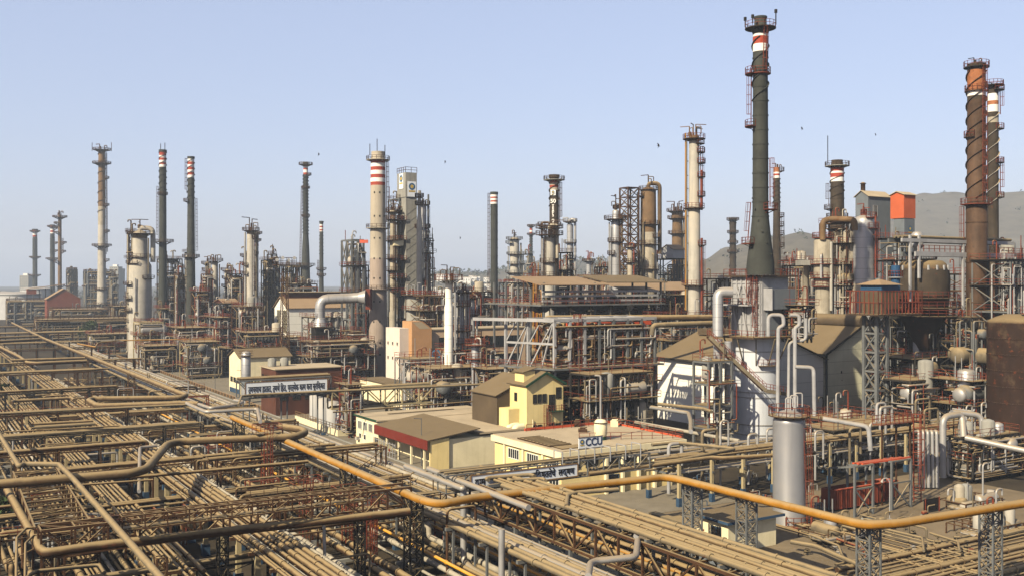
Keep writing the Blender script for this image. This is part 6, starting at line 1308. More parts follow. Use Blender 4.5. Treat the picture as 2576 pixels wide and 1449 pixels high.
unit('tall grey frame with red decks right of the rusty spiral chimney, above the tank',2488,2630,655,192,8,7,4,2,m='grey',seed=81,dens=1.3,drums=5,mats=('silver2','whitesteel','red'),tk=.28)
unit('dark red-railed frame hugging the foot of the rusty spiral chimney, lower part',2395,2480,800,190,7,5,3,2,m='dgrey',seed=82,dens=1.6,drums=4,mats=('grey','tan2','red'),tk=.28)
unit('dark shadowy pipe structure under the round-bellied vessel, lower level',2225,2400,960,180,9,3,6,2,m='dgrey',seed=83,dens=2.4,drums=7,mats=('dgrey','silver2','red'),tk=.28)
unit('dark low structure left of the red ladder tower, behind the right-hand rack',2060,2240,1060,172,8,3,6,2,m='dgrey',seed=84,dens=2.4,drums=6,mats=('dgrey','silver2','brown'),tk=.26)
# ---------------------------------------------------------------- pipe racks, pipe field, bridges
def run(u, w0, w1, z, r, m, label, group, loops=(), seg=8, bands=6.0, rnd=random, name='pipe', axis='w'):
    """straight pipe in the plant grid, with optional raised loops at given positions"""
    V = (lambda s_, zz: G(u, s_, zz)) if axis == 'w' else (lambda s_, zz: G(s_, u, zz))
    pts = [V(w0, z)]
    for l_ in sorted(loops): pts += [V(l_, z), V(l_, z+1.3), V(l_+2.4, z+1.3), V(l_+2.4, z)]
    pts.append(V(w1, z)); a = MB(); a.tube(pts, r, seg, bend=r*2.2)
    if bands:
        n = int((w1-w0)/bands); off = rnd.uniform(0, bands)
        for k in range(n):
            s_ = w0+off+k*bands; a.tube([V(s_-.09, z), V(s_+.09, z)], r*1.2+.03, seg)
    o = a.build(name, M[m]); return tag(o, label, 'pipe', group)
def bent(name, label, group, u0, u1, w_, z, kind, extra=.5):
    t = thing(name, label, 'pipe support', G((u0+u1)/2, w_, 0), group)
    us = (u0, u1)
    for u in us:
        if kind == 'post':
            a = MB(); a.gbox(u-.25, u+.25, w_-.22, w_+.22, 1.3, z-.35); p = a.build('post', M['postc'], t)
            a = MB(); a.gbox(u-.42, u+.42, w_-.4, w_+.4, 0, 1.303); a.build('footing', M['blue'], p)
        else:
            a = MB(); a.bar(G(u, w_, .3), G(u, w_, z-.3), .22); p = a.build('post', M[kind], t)
            a = MB(); a.gbox(u-.35, u+.35, w_-.35, w_+.35, 0, .45); a.build('footing', M['blue'] if kind == 'grey' else M['concg'], p)
    a = MB(); a.gbox(u0-extra, u1+extra, w_-.16, w_+.16, z-.35, z-.02); a.build('crossbeam', M['bsteel' if kind == 'post' else kind], t)
    return t
def rack(label, sup_label, u0, u1, z, w0, w1, step, radii, mats, kind='post', seed=1, far=None, loops=1, levels=(0,), farstep=2.5):
    rnd = random.Random(seed); first = None; w_ = w0
    while w_ < w1:
        if first is None: first = bent('pipe_support', sup_label, sup_label, u0+.7, u1-.7, w_, z, kind, .9); fw = w_
        else: copy_tree(first, AW*(w_-fw))
        w_ += step*(1 if w_ < 200 else farstep)
    for lv in levels:
        u = u0; k = 0
        while u < u1:
            r = rnd.choice(radii); u += r
            if u+r > u1+.3: break
            lp = [rnd.uniform(w0+10, w1-10) for _ in range(loops)] if rnd.random() < .35 else ()
            run(u, w0+rnd.uniform(-4, 4), w1+rnd.uniform(-8, 8), z+r+lv, r, rnd.choice(mats), label, label, lp, rnd=rnd)
            u += r+rnd.uniform(.08, .3); k += 1
rack('dusty tan pipe in the long straight bundle on cream posts with blue feet','cream concrete post pair with blue feet under the long tan pipe bundle',28.2,33.6,5.0,62,520,6.5,(.12,.16,.2,.27),('tan','tan','tan2','brown','palerust'),seed=3)
rack('pale pipe in the low bundle running beside the road','grey steel portal under the pale pipe bundle beside the road',57.2,61.6,3.6,70,480,9,(.14,.18,.26),('tan2','silver2','tan','palerust'),'grey',seed=4)
rack('thin dusty pipe in the narrow bundle left of the long tan bundle','cream post pair with blue feet under the narrow left bundle',20.5,23.6,4.2,95,420,8,(.12,.16,.22),('tan','tan2'),seed=5)
rack('dusty pipe on the grey H-frames beneath the orange bank pipeline','grey H-frame of the rack beside the orange-bellied pipeline',47.6,51.6,5.6,56,330,7,(.13,.2,.28),('tan2','tan','silver2'),'grey',seed=6)
rack('tan pipe on the near top rack that runs down to the bottom edge','dark lattice bent under the near top pipe rack',54.4,59.6,8.8,40,99,9,(.16,.2,.24,.17),('tan2','tan','tan2','palerust'),'grey',seed=7,loops=0)
# low pipe field lying on sleepers
rnd = random.Random(21)
for (ua, ub, w0, w1, lab, sd_) in ((2,27.4,70,330,'low tan pipe in the broad field of parallel pipes left of the cream posts',1),(34.6,43.6,62,330,'low pipe in the field between the cream posts and the orange-bellied pipeline',2),(45.6,56.2,58,260,'low pipe in the field right of the orange-bellied pipeline',3)):
    u = ua; g = random.Random(sd_)
    while u < ub:
        r = g.choice((.11,.16,.2,.28,.36)); u += r; z = .75+r
        s0 = w0+g.uniform(0, 12); s1 = w1-g.uniform(0, 90)*(g.random() < .5)
        run(u, s0, s1, z, r, g.choice(('tan','tan','tan2','brown','palerust','tan') if g.random() < .95 else ('yellow',)), lab, lab, [g.uniform(s0+5, min(s1-5, 240)) for _ in range(g.choice((0,0,1,2)))], seg=8, bands=7, rnd=g)
        u += r+(g.uniform(.12, .5) if g.random() < .85 else 1.6)
    lb2 = ['low concrete sleeper beam under the broad left pipe field','low sleeper beam under the middle pipe field','low sleeper beam under the right pipe field'][sd_-1]
    w_ = w0+4; first = None
    while w_ < w1:
        if first is None:
            first = thing('pipe_sleeper', lb2, 'pipe support', G((ua+ub)/2, w_, 0), lb2); fw = w_
            a = MB(); a.gbox(ua-.5, ub+.5, w_-.2, w_+.2, .4, .73); a.build('beam', M['concg'], first); a = MB()
            for k in range(int((ub-ua)/3)+1): a.gbox(ua+k*3-.2, ua+k*3+.2, w_-.25, w_+.25, 0, .397)
            a.build('plinth', M['concg'], first)
        else: copy_tree(first, AW*(w_-fw))
        w_ += 9 if w_ < 180 else 20
o = run(46.9, 60, 230, 2.4, .17, 'yellow', 'bright yellow gas pipe low among tan pipes beside the orange-bellied pipeline', None, bands=9)
o = run(53.2, 58, 160, 2.1, .15, 'yellow', 'second bright yellow pipe, lower centre under the truss bridges', None, bands=9)
# traced big pipelines
BP = lambda lab, pts, r, m, z, **k: longpipe('pipeline', lab, pts, r, m, 14, z=z, bend=k.pop('bend', r*2.6), bands=k.pop('bands', 3), cat='pipeline', **k)
BP('fat dusty pipeline running diagonally from the far left to its square expansion loop',[(30,812),(112,852),(452,988),(470,994),(455,1000),(232,1003),(222,1007),(246,1021),(470,1014),(500,1016)],.5,'tan',9)
BP('orange-bellied pipeline crossing the centre diagonally, with a corner on the dark lattice tower',[(584,1049),(1060,1258),(1108,1268),(1200,1250),(1668,1200),(1700,1203),(2172,1320),(2260,1316),(2700,1245)],.41,'orange',9,bands=4)
BP('big zigzag pipe crossing the lower left, stepping back up to the right',[(-40,1220),(330,1190),(368,1180),(420,1118),(450,1110),(742,1098),(770,1088),(760,1080),(705,1072)],.5,'tan',9.6,bands=4)
BP('pale diagonal pipe with an elbow in the lower left foreground',[(-20,1062),(48,1172),(60,1166),(148,1167),(185,1204),(420,1470)],.27,'tan2',11)
BP('second brown pipe pair member from the left edge below the far loops',[(-60,862),(100,853)],.55,'brown',9)
BP('tan pipe pair member from the left edge above the brown one',[(-60,851),(96,845)],.4,'tan',9.4)
BP('dusty pipeline coming from the left edge and turning right under the fat one',[(-30,858),(50,898),(68,912),(90,914),(218,908)],.5,'brown',9)
BP('tan crossbar pipe above the turning pipeline, far left',[(30,906),(214,900)],.36,'tan',9.6)
BP('slim horizontal pipe reaching from the left edge to the expansion loop',[(-40,1041),(487,1016)],.2,'tan2',9)
BP('short tan pipe crossing the narrow left bundle',[(28,1012),(34,1008),(180,1000),(186,1006)],.3,'tan',8)
BP('long silver loop pipe left of the first slogan bridge, outer',[(470,1013),(478,1018),(518,1035),(560,1033),(648,1028),(655,1060)],.3,'silver2',9.4)
BP('long silver loop pipe left of the first slogan bridge, inner',[(500,1016),(508,1019),(530,1026),(600,1017),(612,1010),(590,1006)],.28,'silver2',9.4)
BP('dusty double pipe crossing the tan bundle, upper one',[(85,1066),(235,1058)],.25,'tan',7.5)
BP('dusty double pipe crossing the tan bundle, lower one',[(88,1074),(240,1065)],.28,'tan2',7.5)
BP('thin rusty pipe crossing below the double pipe at left',[(10,1086),(250,1073),(300,1070)],.12,'brown',7)
BP('straight thin brown pipe under the zigzag pipe',[(330,1200),(648,1172)],.2,'brown',7.6)
BP('thin tan pipe left of the red ladder tower',[(200,1219),(385,1206)],.13,'brown',7.2)
BP('thin rusty pipe right of the red ladder tower',[(534,1182),(775,1160)],.22,'brown',7.5)
BP('short low silver U pipe beside the tan bundle',[(350,1235),(352,1125),(395,1120)],.22,'silver2',7)
BP('silver pipe running to the drop pipe in the centre foreground, nearer one',[(1020,1172),(1164,1228),(1164,1226)],.3,'silver2',9.3,bands=0)
BP('silver pipe running beside it under the second slogan bridge, farther one',[(1078,1178),(1330,1276)],.3,'silver2',9.3,bands=0)
longpipe('drop_pipe','grey pipe dropping straight down in the centre foreground then running off low right',[(1164,1226,105.5),(1166,1232,105.3),(1166,1410,105.3),(1190,1432,103),(1260,1470,98)],.34,'silver2',12,bend=.9)
longpipe('drop_pipe','second grey pipe standing upright left of the truss rack',[(1262,1330,92),(1262,1500,92)],.3,'silver2',12)
longpipe('drop_pipe','thin silver pipe with a bend, standing in the lower centre foreground',[(700,1335,98),(815,1312,97),(818,1450,97)],.16,'silver2',10,bend=.6)
BP('tan pipe behind the second slogan board running right',[(1480,1192),(1790,1150),(1820,1152),(2050,1138)],.27,'tan',8.2)
BP('tan-grey pipe just above it bending by the vessel',[(1480,1180),(1700,1158),(1850,1128),(1700,1112),(1640,1118)],.24,'tan2',8)
BP('slogan bridge pipe crossing right to the yellow house',[(600,1018),(608,996),(640,992),(1214,966)],.24,'tan2',9.5)
BP('dark red thin pipe under the first bridge',[(838,1036),(1230,1006)],.14,'brown',7)
BP('tan pipe pair leaving the silver heater toward the control building, upper',[(1540,1003),(1770,1028),(1790,1035)],.32,'tan2',8)
BP('tan pipe pair leaving the silver heater toward the control building, lower',[(1550,1010),(1732,1038),(1738,1060),(1738,1085)],.36,'silver2',7.5)
BP('rusty ribbed pipe behind the red roof railing',[(1430,1042),(1560,1054),(1800,1098),(1860,1108)],.3,'palerust',5)
BP('orange-brown thin pipe crossing over the road, far left',[(195,864),(240,872),(246,862),(300,856),(620,850)],.2,'orange',11)
for (x0,y0,x1,y1,z,m,lb) in ((150,908,420,895,9,'bsteel','brown'),):
    pass
def truss(name, label, p, q, h, wd, panel, m='bsteel', tk=.16, pipes=(), walk=False, group=None, cat='truss bridge'):
    p = Vector(p); q = Vector(q); ax = (q-p).normalized(); sx = ax.cross(Vector((0,0,1))).normalized()*wd/2; up = Vector((0,0,h)); L = (q-p).length; n = max(2, int(L/panel))
    t = thing(name, label, cat, p, group)
    for s_ in (1, -1):
        a = MB(); o = sx*s_; a.bar(p+o, q+o, tk*1.3); a.bar(p+o+up, q+o+up, tk*1.3)
        for i in range(n+1):
            c = p+(q-p)*(i/n)+o; a.bar(c, c+up, tk)
            if i < n: c2 = p+(q-p)*((i+1)/n)+o; (a.bar(c, c2+up, tk*.8) if i % 2 else a.bar(c+up, c2, tk*.8))
        a.build('side_truss', M[m], t)
    a = MB()
    for i in range(n):
        c = p+(q-p)*(i/n); c2 = p+(q-p)*((i+1)/n)
        for zz in (Vector((0,0,0)), up): a.bar(c-sx+zz, c+sx+zz, tk*.8); a.bar(c-sx+zz, c2+sx+zz, tk*.6)
    a.build('cross_bracing', M[m], t)
    if walk: a = MB(); a.bar(p+Vector((0,0,.12)), q+Vector((0,0,.12)), wd*.7, .05); a.build('walkway', M['deck'], t)
    for (off, zz, r, mm) in pipes: a = MB(); a.tube([p+sx*off+Vector((0,0,zz)), q+sx*off+Vector((0,0,zz))], r, 10); a.build('pipe', M[mm], t)
    return t
pA = PZ(100,1395,7.2); uA, wA = UW(pA)
truss('truss_bridge','long rusty truss bridge across the lower left, carrying the big brown pipe',G(uA,wA,7.2),G(uA+35,wA,7.2),2.3,2.2,2.6,tk=.17)
BP('big brown pipe lying beside the long lower truss, bending up at its left end',[(18,1232),(104,1384),(118,1390),(250,1371),(1030,1286)],.4,'brown',8.0,bands=5)
uB, wB = UWP(304,1325,9.8)
truss('walkway_truss','slim walkway truss above the long truss bridge, left half of the picture',G(uB,wB,9.6),G(uB+22.5,wB,9.6),1.2,1.3,1.8,tk=.1,walk=True,m='bsteel')
for k,(px,py) in enumerate(((405,1400),(118,1395),(560,1330),(905,1290))):
    pt = PZ(px,py,7.2); lattice_tower('lattice_pier',['rusty lattice pier under the long truss, second from the left','rusty lattice pier at the left end of the long truss','dark lattice pier under the middle of the long truss','dark lattice pier under the right part of the long truss'][k],CX+pt.x/pt.y*F,pt.y,26*110/pt.y,YH+(H-7.2)/pt.y*F,m='bsteel' if k<2 else 'dgrey',t_=.12,panel=1.1)
# dark lattice towers under the orange-bellied pipeline
for k,(px,py) in enumerate(((1040,1251),(876,1180),(690,1098),(600,1058),(330,940),(215,896),(1742,1214),(1878,1250),(2185,1322),(2492,1281))):
    pt = PZ(px,py,8.45); lattice_tower('pipe_tower',['dark lattice tower under the corner of the orange-bellied pipeline, centre','dark lattice tower with a red ladder cage, second under the orange-bellied pipeline','dark lattice tower just right of the red ladder tower','dark lattice tower at the upper start of the orange-bellied pipeline','rusty lattice tower under the fat diagonal pipeline left of its loop','rusty lattice tower under the fat diagonal pipeline, far left','grey lattice tower right of the pipeline bend by the control building','grey lattice tower in front of the pump house','grey lattice tower under the low corner of the orange pipe, lower right','dark lattice tower near the right picture edge under the orange pipe'][k],CX+pt.x/pt.y*F,pt.y,1.45*1.37*F/pt.y,YH+(H-8.45)/pt.y*F,m='dgrey' if k<4 else ('bsteel' if k<6 else 'grey'),t_=.13,panel=1.15,cap=1.15,deckm='dgrey')
# near pipe rack trusses
uT = 54.0
truss('rack_truss','rusty side truss box of the near top rack running to the bottom edge',G(uT+3,101,5.6),G(uT+3,50,5.6),2.9,6.2,3.2,tk=.2,m='bsteel')
for k in range(5):
    for j in (0,1):
        p = G(uT+j*6, 98-k*10, 0); a = MB(); a.bar(p, p+Vector((0,0,5.6)), .3); o = a.build('rack_column', M['grey']); tag(o,'grey steel column under the near top rack truss','column','columns under the near top rack')
for k in range(5):
    r=(.3,.22,.34,.2,.26)[k]; run(uT+.9+k*1.15,50,100,6.0+r,r,('tan','orange','tan','tan2','tan')[k],'fat dusty pipe inside the box of the near rack truss','fat pipes inside the near rack truss',bands=3)
for k,(pts,r) in enumerate((([(1229,1206),(1222,1203),(1240,1200),(1336,1193),(1345,1197)],.22),([(1285,1210),(1292,1207),(1366,1203),(1372,1208)],.2),([(1425,1272),(1428,1246),(1450,1238),(1555,1230)],.22),([(1600,1348),(1606,1330),(1620,1327),(1900,1440)],.24),([(1480,1449),(1485,1416),(1500,1410),(1600,1400),(1604,1360)],.27))):
    BP(['looped pipe end at the top of the near rack, outer','looped pipe end at the top of the near rack, inner','small pipe loop standing on the near rack','silver-topped pipe rising onto the near rack','bent grey pipe in front of the near rack truss'][k],pts,r,'silver2' if k>2 else 'tan2',9.2 if k<3 else 8.6,bands=0)
# bridges carrying the slogan boards
def slogan(name, label, xl, yl, xr, yr, z, text, hb, size, nh=1.9):
    p = PZ(xl,yl,z); u,w_ = UW(p); pr = PZ(xr,yr,z); u2 = UW(pr)[0]
    t = thing(name, label, 'sign board', G(u,w_,z-hb)); a = MB(); a.gbox(u,u2,w_,w_+.1,z-hb,z); a.build('board', M['signw'], t); a = MB()
    a.gbox(u-.1,u2+.1,w_-.06,w_-.003,z-.003,z+.14); a.gbox(u-.1,u2+.1,w_-.06,w_-.003,z-hb-.14,z-hb+.003); a.gbox(u-.14,u-.003,w_-.06,w_+.1,z-hb,z); a.gbox(u2+.003,u2+.14,w_-.06,w_+.1,z-hb,z); a.build('frame', M['signf'], t)
    o = text_obj(text,size,'ink',t,G((u+u2)/2,w_-.03,z-hb*.56),normal=-AW,right=BU,bold=.025,name='lettering')
    xs = [v.co.x*BU.x+v.co.y*BU.y for v in o.data.vertices]
    if xs:
        k = (u2-u)*.94/(max(xs)-min(xs))
        for v in o.data.vertices:
            s_ = v.co.x*BU.x+v.co.y*BU.y; v.co.x += BU.x*s_*(k-1); v.co.y += BU.y*s_*(k-1)
        xs = [v.co.x*BU.x+v.co.y*BU.y for v in o.data.vertices]; mid = (max(xs)+min(xs))/2; o.location = Vector(o.location)-BU*mid
    return u,u2,w_
u,u2,w_ = slogan('slogan_board','long white slogan board with black Devanagari lettering in front of the red-brown block',618,963,838,955.5,11.4,'तुमच्याच हातात, तुमचे िहत, प्रत्येक काम करा सुरिक्षत',2.45,1.75)
truss('pipe_bridge','grey truss pipe bridge behind the first slogan board',G(u-1,w_+1.6,8.4),G(u2+1,w_+1.6,8.4),3.4,2.2,3,m='grey',tk=.2,pipes=((-.6,3.7,.3,'tan2'),(.5,3.7,.22,'tan')))
truss('pipe_bridge','braced pipe bridge between the first slogan board and the yellow house',G(u2+1.2,w_+1.6,5.2),G(u2+36,w_+1.6,5.2),3.6,2.4,3.6,m='postc',tk=.26,pipes=((-.6,3.9,.25,'tan2'),(.6,3.9,.3,'tan2'),(0,.4,.16,'brown')))
for k in range(6):
    p = G(u+k*9,w_+1.6,0); bent('bridge_support',['tall grey portal under the left end of the first slogan bridge','grey portal under the middle of the first slogan board','grey portal at the right end of the first slogan board','cream portal under the braced bridge, nearest the tanks','cream portal under the braced bridge, middle','cream portal under the braced bridge beside the yellow house'][k],None,u+k*7.5-.01,u+k*7.5+1.2,w_+1.6,8.2 if k<3 else 5.2,'grey' if k<3 else 'post',.2)
u,u2,w_ = slogan('slogan_board','long white slogan board with black Devanagari lettering, partly hidden by pipes, before the control building',1186,1197,1478,1173,9.6,'काम         ण      त      सुरिक्षततेचे  लक्षण',1.35,1.05)
truss('pipe_bridge','grey truss walkway bridge behind the second slogan board',G(u-3,w_+1.2,8.0),G(u2+11,w_+1.2,8.0),1.9,2.0,2.2,m='grey',tk=.12,walk=True,pipes=((-.5,2.1,.12,'tan2'),(.5,2.1,.15,'tan2')))
for k in range(6):
    p = G(u2-2+k*2.3,w_+.1,9.4); a = MB(); a.bar(p,p+Vector((0,0,1.7)),.1); a.bar(p+Vector((0,0,1.7)),p+AW*1.8+Vector((0,0,1.7)),.1); a.bar(p+AW*1.8+Vector((0,0,1.7)),p+AW*1.8,.1); o=a.build('pipe_hoop', M['whitesteel']); tag(o,'thin pale goal-post frame in the row on the bridge before the control building','pipe frame','goal-post frames on the bridge')
# red ladder tower in the field
for k,(px,py,lb) in enumerate(((672,1088,'red oxide ladder tower with railed head beside the big zigzag pipe'),(770,1150,'red ladder cage under the orange-bellied pipeline'),(878,1178,'small red-railed landing on the lattice tower'),(930,1215,'red ladder tower behind the thin drop pipe'),(250,1205,'red-railed platform over the low pipe field'))):
    pt = PZ(px,py,10.2-k*.4); b = Vector((pt.x,pt.y,0)); uu,ww = UW(b); zt = pt.z; t = thing('ladder_tower' if k!=4 else 'railed_platform',lb,'ladder tower' if k!=4 else 'platform',b)
    if k == 4: zt = 3.2
    if k in (1,2,3): zt = 6.3
    a = MB(); 
    for i in (-.6,.6):
        for j in (-.6,.6): a.bar(G(uu+i,ww+j,0),G(uu+i,ww+j,zt),.12)
    z = 1.2
    while z < zt:
        for i in (-.6,.6): a.bar(G(uu+i,ww-.6,z),G(uu+i,ww+.6,z),.08); a.bar(G(uu-.6,ww+i,z),G(uu+.6,ww+i,z),.08)
        z += 1.2
    a.build('frame', M['red'], t)
    wd = 1.8 if k != 4 else 7; a = MB(); a.gbox(uu-wd,uu+wd,ww-.9,ww+.9,zt,zt+.08); pf = a.build('platform', M['deck'], t)
    a = MB(); a.rail([G(uu-wd,ww-.9,zt+.08),G(uu+wd,ww-.9,zt+.08),G(uu+wd,ww+.9,zt+.08),G(uu-wd,ww+.9,zt+.08)],1.1,.07,1,closed=True); a.build('railing', M['red'], pf)
    if k != 4: a = MB(); a.ladder(G(uu,ww-.75,0),G(uu,ww-.75,zt+1),-AW,.5,.06,.45); a.build('ladder', M['red'], t)
# generic crossing groups in the field
rnd = random.Random(77); kinds = ['thin','dusty','rusty','short','twin','low','bent','narrow']
cross = [(8,26,112,5.2,2),(4,40,124,4.4,3),(12,34,140,6.3,2),(34,56,120,4.6,3),(36,60,134,6.8,2),(2,30,156,6.6,3),(22,58,152,4.2,3),(6,44,175,6.2,3),(34,62,178,5.0,2),(0,36,200,6.8,3),(25,62,208,4.6,3),(-4,40,235,7.2,3),(30,62,246,5.0,2),(-10,44,278,7.6,3),(-14,60,320,6.8,4),(-20,60,365,8,4),(-30,60,420,7,4),(-40,75,480,8,5),(-50,76,545,8,4),(34,56,105,3.6,2),(6,30,98,3.4,2)]
for k,(ua,ub,w_,z,n) in enumerate(cross):
    t = thing('cross_rack','%s crossing %s rack, no other at this spot: %s' % (kinds[k%8], 'pipe', ''), 'pipe rack', G((ua+ub)/2,w_,0))
    t['label'] = ['rusty cross rack of %s pipes %s' % (('two','three','three','many')[min(3,n-2)], s_) for s_ in [
      'over the left pipe field, nearest the bottom left','behind the bottom left truss','just below the big zigzag pipe','left of the centre lattice tower','right of the red ladder tower, lower level','above the zigzag pipe, left','crossing under the zigzag pipe','left of the fat expansion loop','right of the fat expansion loop','above the expansion loop, left half','beside the road below the loops','at the second bundle crossing, far left','between the road and the loops','behind the far crossing loops','spanning to the road, farther','near the foot of the rust-topped chimney','before the terracotta hall','across the far pipe field','farthest of all toward the left horizon','low beside the drop pipe','low at the bottom edge']][k]
    m = rnd.choice(('bsteel','bsteel','dgrey'))
    nb = max(2, int((ub-ua)/5.5))
    for i in range(nb+1):
        u = ua+(ub-ua)*i/nb; a = MB()
        for j in (0, 1.8): a.bar(G(u,w_+j,0),G(u,w_+j,z),.17+.0003*w_)
        a.bar(G(u,w_-.3,z-.15),G(u,w_+2.1,z-.15),.2); a.bar(G(u,w_,z*.3),G(u,w_+1.8,z*.9),.1); a.build('portal', M[m], t)
    a = MB()
    for j in (0,1.8): a.bar(G(ua,w_+j,z-.35),G(ub,w_+j,z-.35),.16,.2)
    for i in range(nb):
        if rnd.random() < .6: a.bar(G(ua+(ub-ua)*i/nb,w_,z*.45),G(ua+(ub-ua)*(i+1)/nb,w_,z-.3),.1)
    a.build('stringers', M[m], t)
    for j in range(n):
        r = rnd.uniform(.12,.3); a = MB(); e0, e1 = ua+rnd.uniform(-2,2), ub+rnd.uniform(-2,2); jj = w_+.1+j*1.7/n
        pts = [G(e0,jj,z+r-3*(rnd.random()<.5)),G(e0,jj,z+r),G(e1,jj,z+r),G(e1,jj,z+r-rnd.choice((0,2.5)))]
        a.tube(pts,r,8,bend=.6); a.build('pipe', M[rnd.choice(('tan','tan2','brown'))], t)
    if k % 3 == 0:
        a = MB(); a.rail([G(ua,w_-.3,z),G(ub,w_-.3,z)],1.0,.06,1.6); a.build('railing', M[rnd.choice(('red','bsteel'))], t)
# upright goal frames and lattice stubs scattered in the field
labs = [0]
for k in range(46):
    u = rnd.uniform(4,56); w_ = rnd.uniform(90,300); 
    if 27.5<u<34.5: u += 7
    h_ = rnd.uniform(3,7.5); L = rnd.uniform(2,6)
    a = MB(); a.tube([G(u,w_,.7),G(u,w_,h_),G(u+L,w_,h_),G(u+L,w_,.7)],rnd.uniform(.09,.2),8,bend=.5)
    o = a.build('goal_post_pipe', M[rnd.choice(('tan2','silver2','tan','bsteel'))]); tag(o,'upright goal-post shaped pipe bend rising from the low pipe field','pipe bend','goal-post pipe bends in the pipe field')
# right side: rack in the other direction and low field
rb, wb = UWP(1990,1124,6.2)
for lv,(z,n,wd0) in enumerate(((6.2,7,0),(4.4,6,0))):
    g = random.Random(90+lv)
    for j in range(n):
        r = g.choice((.16,.22,.3)); ua = rb-24+g.uniform(-3,3); ub = rb+60
        run(wb+j*.95,ua,ub,z+r,r,g.choice(('tan2','tan','silver2')),['pale pipe on the upper deck of the right-hand rack behind the foreground vessel','pipe on the lower deck of the right-hand rack'][lv],['upper pipes of the right-hand rack','lower pipes of the right-hand rack'][lv],bands=5,axis='u',rnd=g)
first = None
for k in range(14):
    uu = rb-22+k*6
    if first is None:
        first = thing('rack_portal','cream and grey portal of the right-hand rack with blue feet','pipe support',G(uu,wb+3,0),'portals of the right-hand rack')
        for j in (-.3,6.2):
            a = MB(); a.gbox(uu-.2,uu+.2,wb+j-.2,wb+j+.2,1.2,6.1); p = a.build('post', M['postc'], first); a = MB(); a.gbox(uu-.3,uu+.3,wb+j-.3,wb+j+.3,0,1.203); a.build('footing', M['blue'], p)
        for z in (4.2,6.0): a = MB(); a.gbox(uu-.15,uu+.15,wb-.6,wb+6.6,z-.15,z+.15); a.build('crossbeam', M['grey'], first)
    else: copy_tree(first, BU*(k*6))
for k in range(16):
    uu = rb-20+k*4.7+rnd.uniform(-1,1); ww = wb+rnd.uniform(-1,6); a = MB(); h_ = rnd.uniform(7.6,10.5); L = rnd.uniform(1.5,4)
    a.tube([G(uu,ww,1),G(uu,ww,h_),G(uu+L,ww,h_),G(uu+L,ww,4)],rnd.uniform(.12,.26),8,bend=.6); o=a.build('pipe_bend', M[rnd.choice(('silver2','whitesteel','tan2'))]); tag(o,'silvery pipe bend hooping over the right-hand rack','pipe bend','pipe bends hooping over the right-hand rack')
g = random.Random(55)
_, wl = UWP(2300,1372,.8)
for j in range(17):
    r = g.choice((.12,.16,.22,.3)); ww = wl-j*.95; ua = 61+g.uniform(-2,2)+(22 if j<6 else 0)
    run(ww,ua,ua+g.uniform(42,80),.5+r,r,g.choice(('tan','tan','tan2','brown')),'low pipe in the parallel field at the lower right corner','low pipes at the lower right corner',[],bands=4,axis='u',rnd=g)
for k,(pts,z,lb) in enumerate((([(1990,1362),(2050,1372),(2160,1420),(2165,1440)],1.2,'pale low pipe with a bent end right of the pump house'),([(2040,1345),(2110,1372),(2118,1395)],1.3,'thin pale hoop pipe below the foreground vessel'),([(2235,1332),(2320,1352),(2324,1385)],1.6,'pale pipe hooking down under the orange corner'),([(2340,1340),(2410,1362),(2414,1385)],1.6,'second pale pipe hooking down under the orange corner, right'),([(2100,1352),(2175,1378),(2180,1400)],.8,'thin red pipe lying on the ground right of the foreground vessel'))):
    BP(lb,pts,.14 if k!=0 else .24,'red' if k==4 else 'tan2',z,bands=0)
rnd2 = random.Random(5)
for k in range(26):
    p = PZ(rnd2.uniform(2010,2570),rnd2.uniform(1320,1400),0); h_ = rnd2.uniform(.6,1.6); a = MB(); a.tube([p,p+Vector((0,0,h_))],.09,6); a.tube([p+Vector((-.35,0,h_*.6)),p+Vector((.35,0,h_*.6))],.14,6); a.hoop(p.x,p.y,h_,.28,.06,seg=10)
    o=a.build('valve', M[rnd2.choice(('tan2','red','dgrey','silver2'))]); tag(o,'small hand-wheel valve standing on the lower right yard','valve','hand-wheel valves on the lower right yard')
# tanks row by the bund, middle
u0_, w0_ = UWP(905,1068,0)
for k in range(4):
    p = PZ((795,815,838,862)[k],(1050,1062,1072,1080)[k],0); a = MB(); a.slathe(p.x,p.y,[(0,1.45),(5.0,1.45),(5.35,1.0),(5.5,.2)],22); o = a.build('small_tank', M['tank']); tag(o,['small white upright tank by the bund wall, leftmost of four','small white upright tank by the bund wall, second from left','small white upright tank by the bund wall, third from left','small white upright tank by the bund wall, rightmost of four'][k],'tank')
t = thing('bund_wall','low cream bund wall with rusty railings in front of the white upright tanks','wall',PZ(790,1075,0)); a = MB()
ua,wa = UWP(742,1058,0); ub_,wb_ = UWP(905,1092,0)
a.gbox(ua,ua+.3,wb_,wa,0,1.2); a.gbox(ua+.303,ua+8,wb_,wb_+.3,0,1.2); a.build('wall', M['cream'], t); a = MB(); a.rail([G(ua+.1,wa,1.2),G(ua+.1,wb_,1.2),G(ua+8,wb_,1.2)],1.0,.09,1.5); a.build('railing', M['signf'], t)
unit('red scaffold of pipes around the white upright tanks',845,905,968,196,5,5,3,2,m='red',seed=80,dens=1.3,drums=0,mats=('silver2','tan2','red'),tk=.16)
pxblock('low_shed','low flat grey-green shed roof behind the braced bridge','shed',905,1120,1060,985,1040,232,'cream',roofm='roofb')
t = thing('road_barrier','orange and pale kerb barrier along the far side of the road','barrier',G(73,200,0)); a = MB()
for k in range(70): a.gbox(72.9,73.2,235+k*3,236.6+k*3,0.01,.8)
o=a.build('blocks', M['rustc'], t); o['kind']='stuff'; a=MB(); a.gbox(72.95,73.15,235,444,.803,.9); a.build('coping', M['rooft'], t)
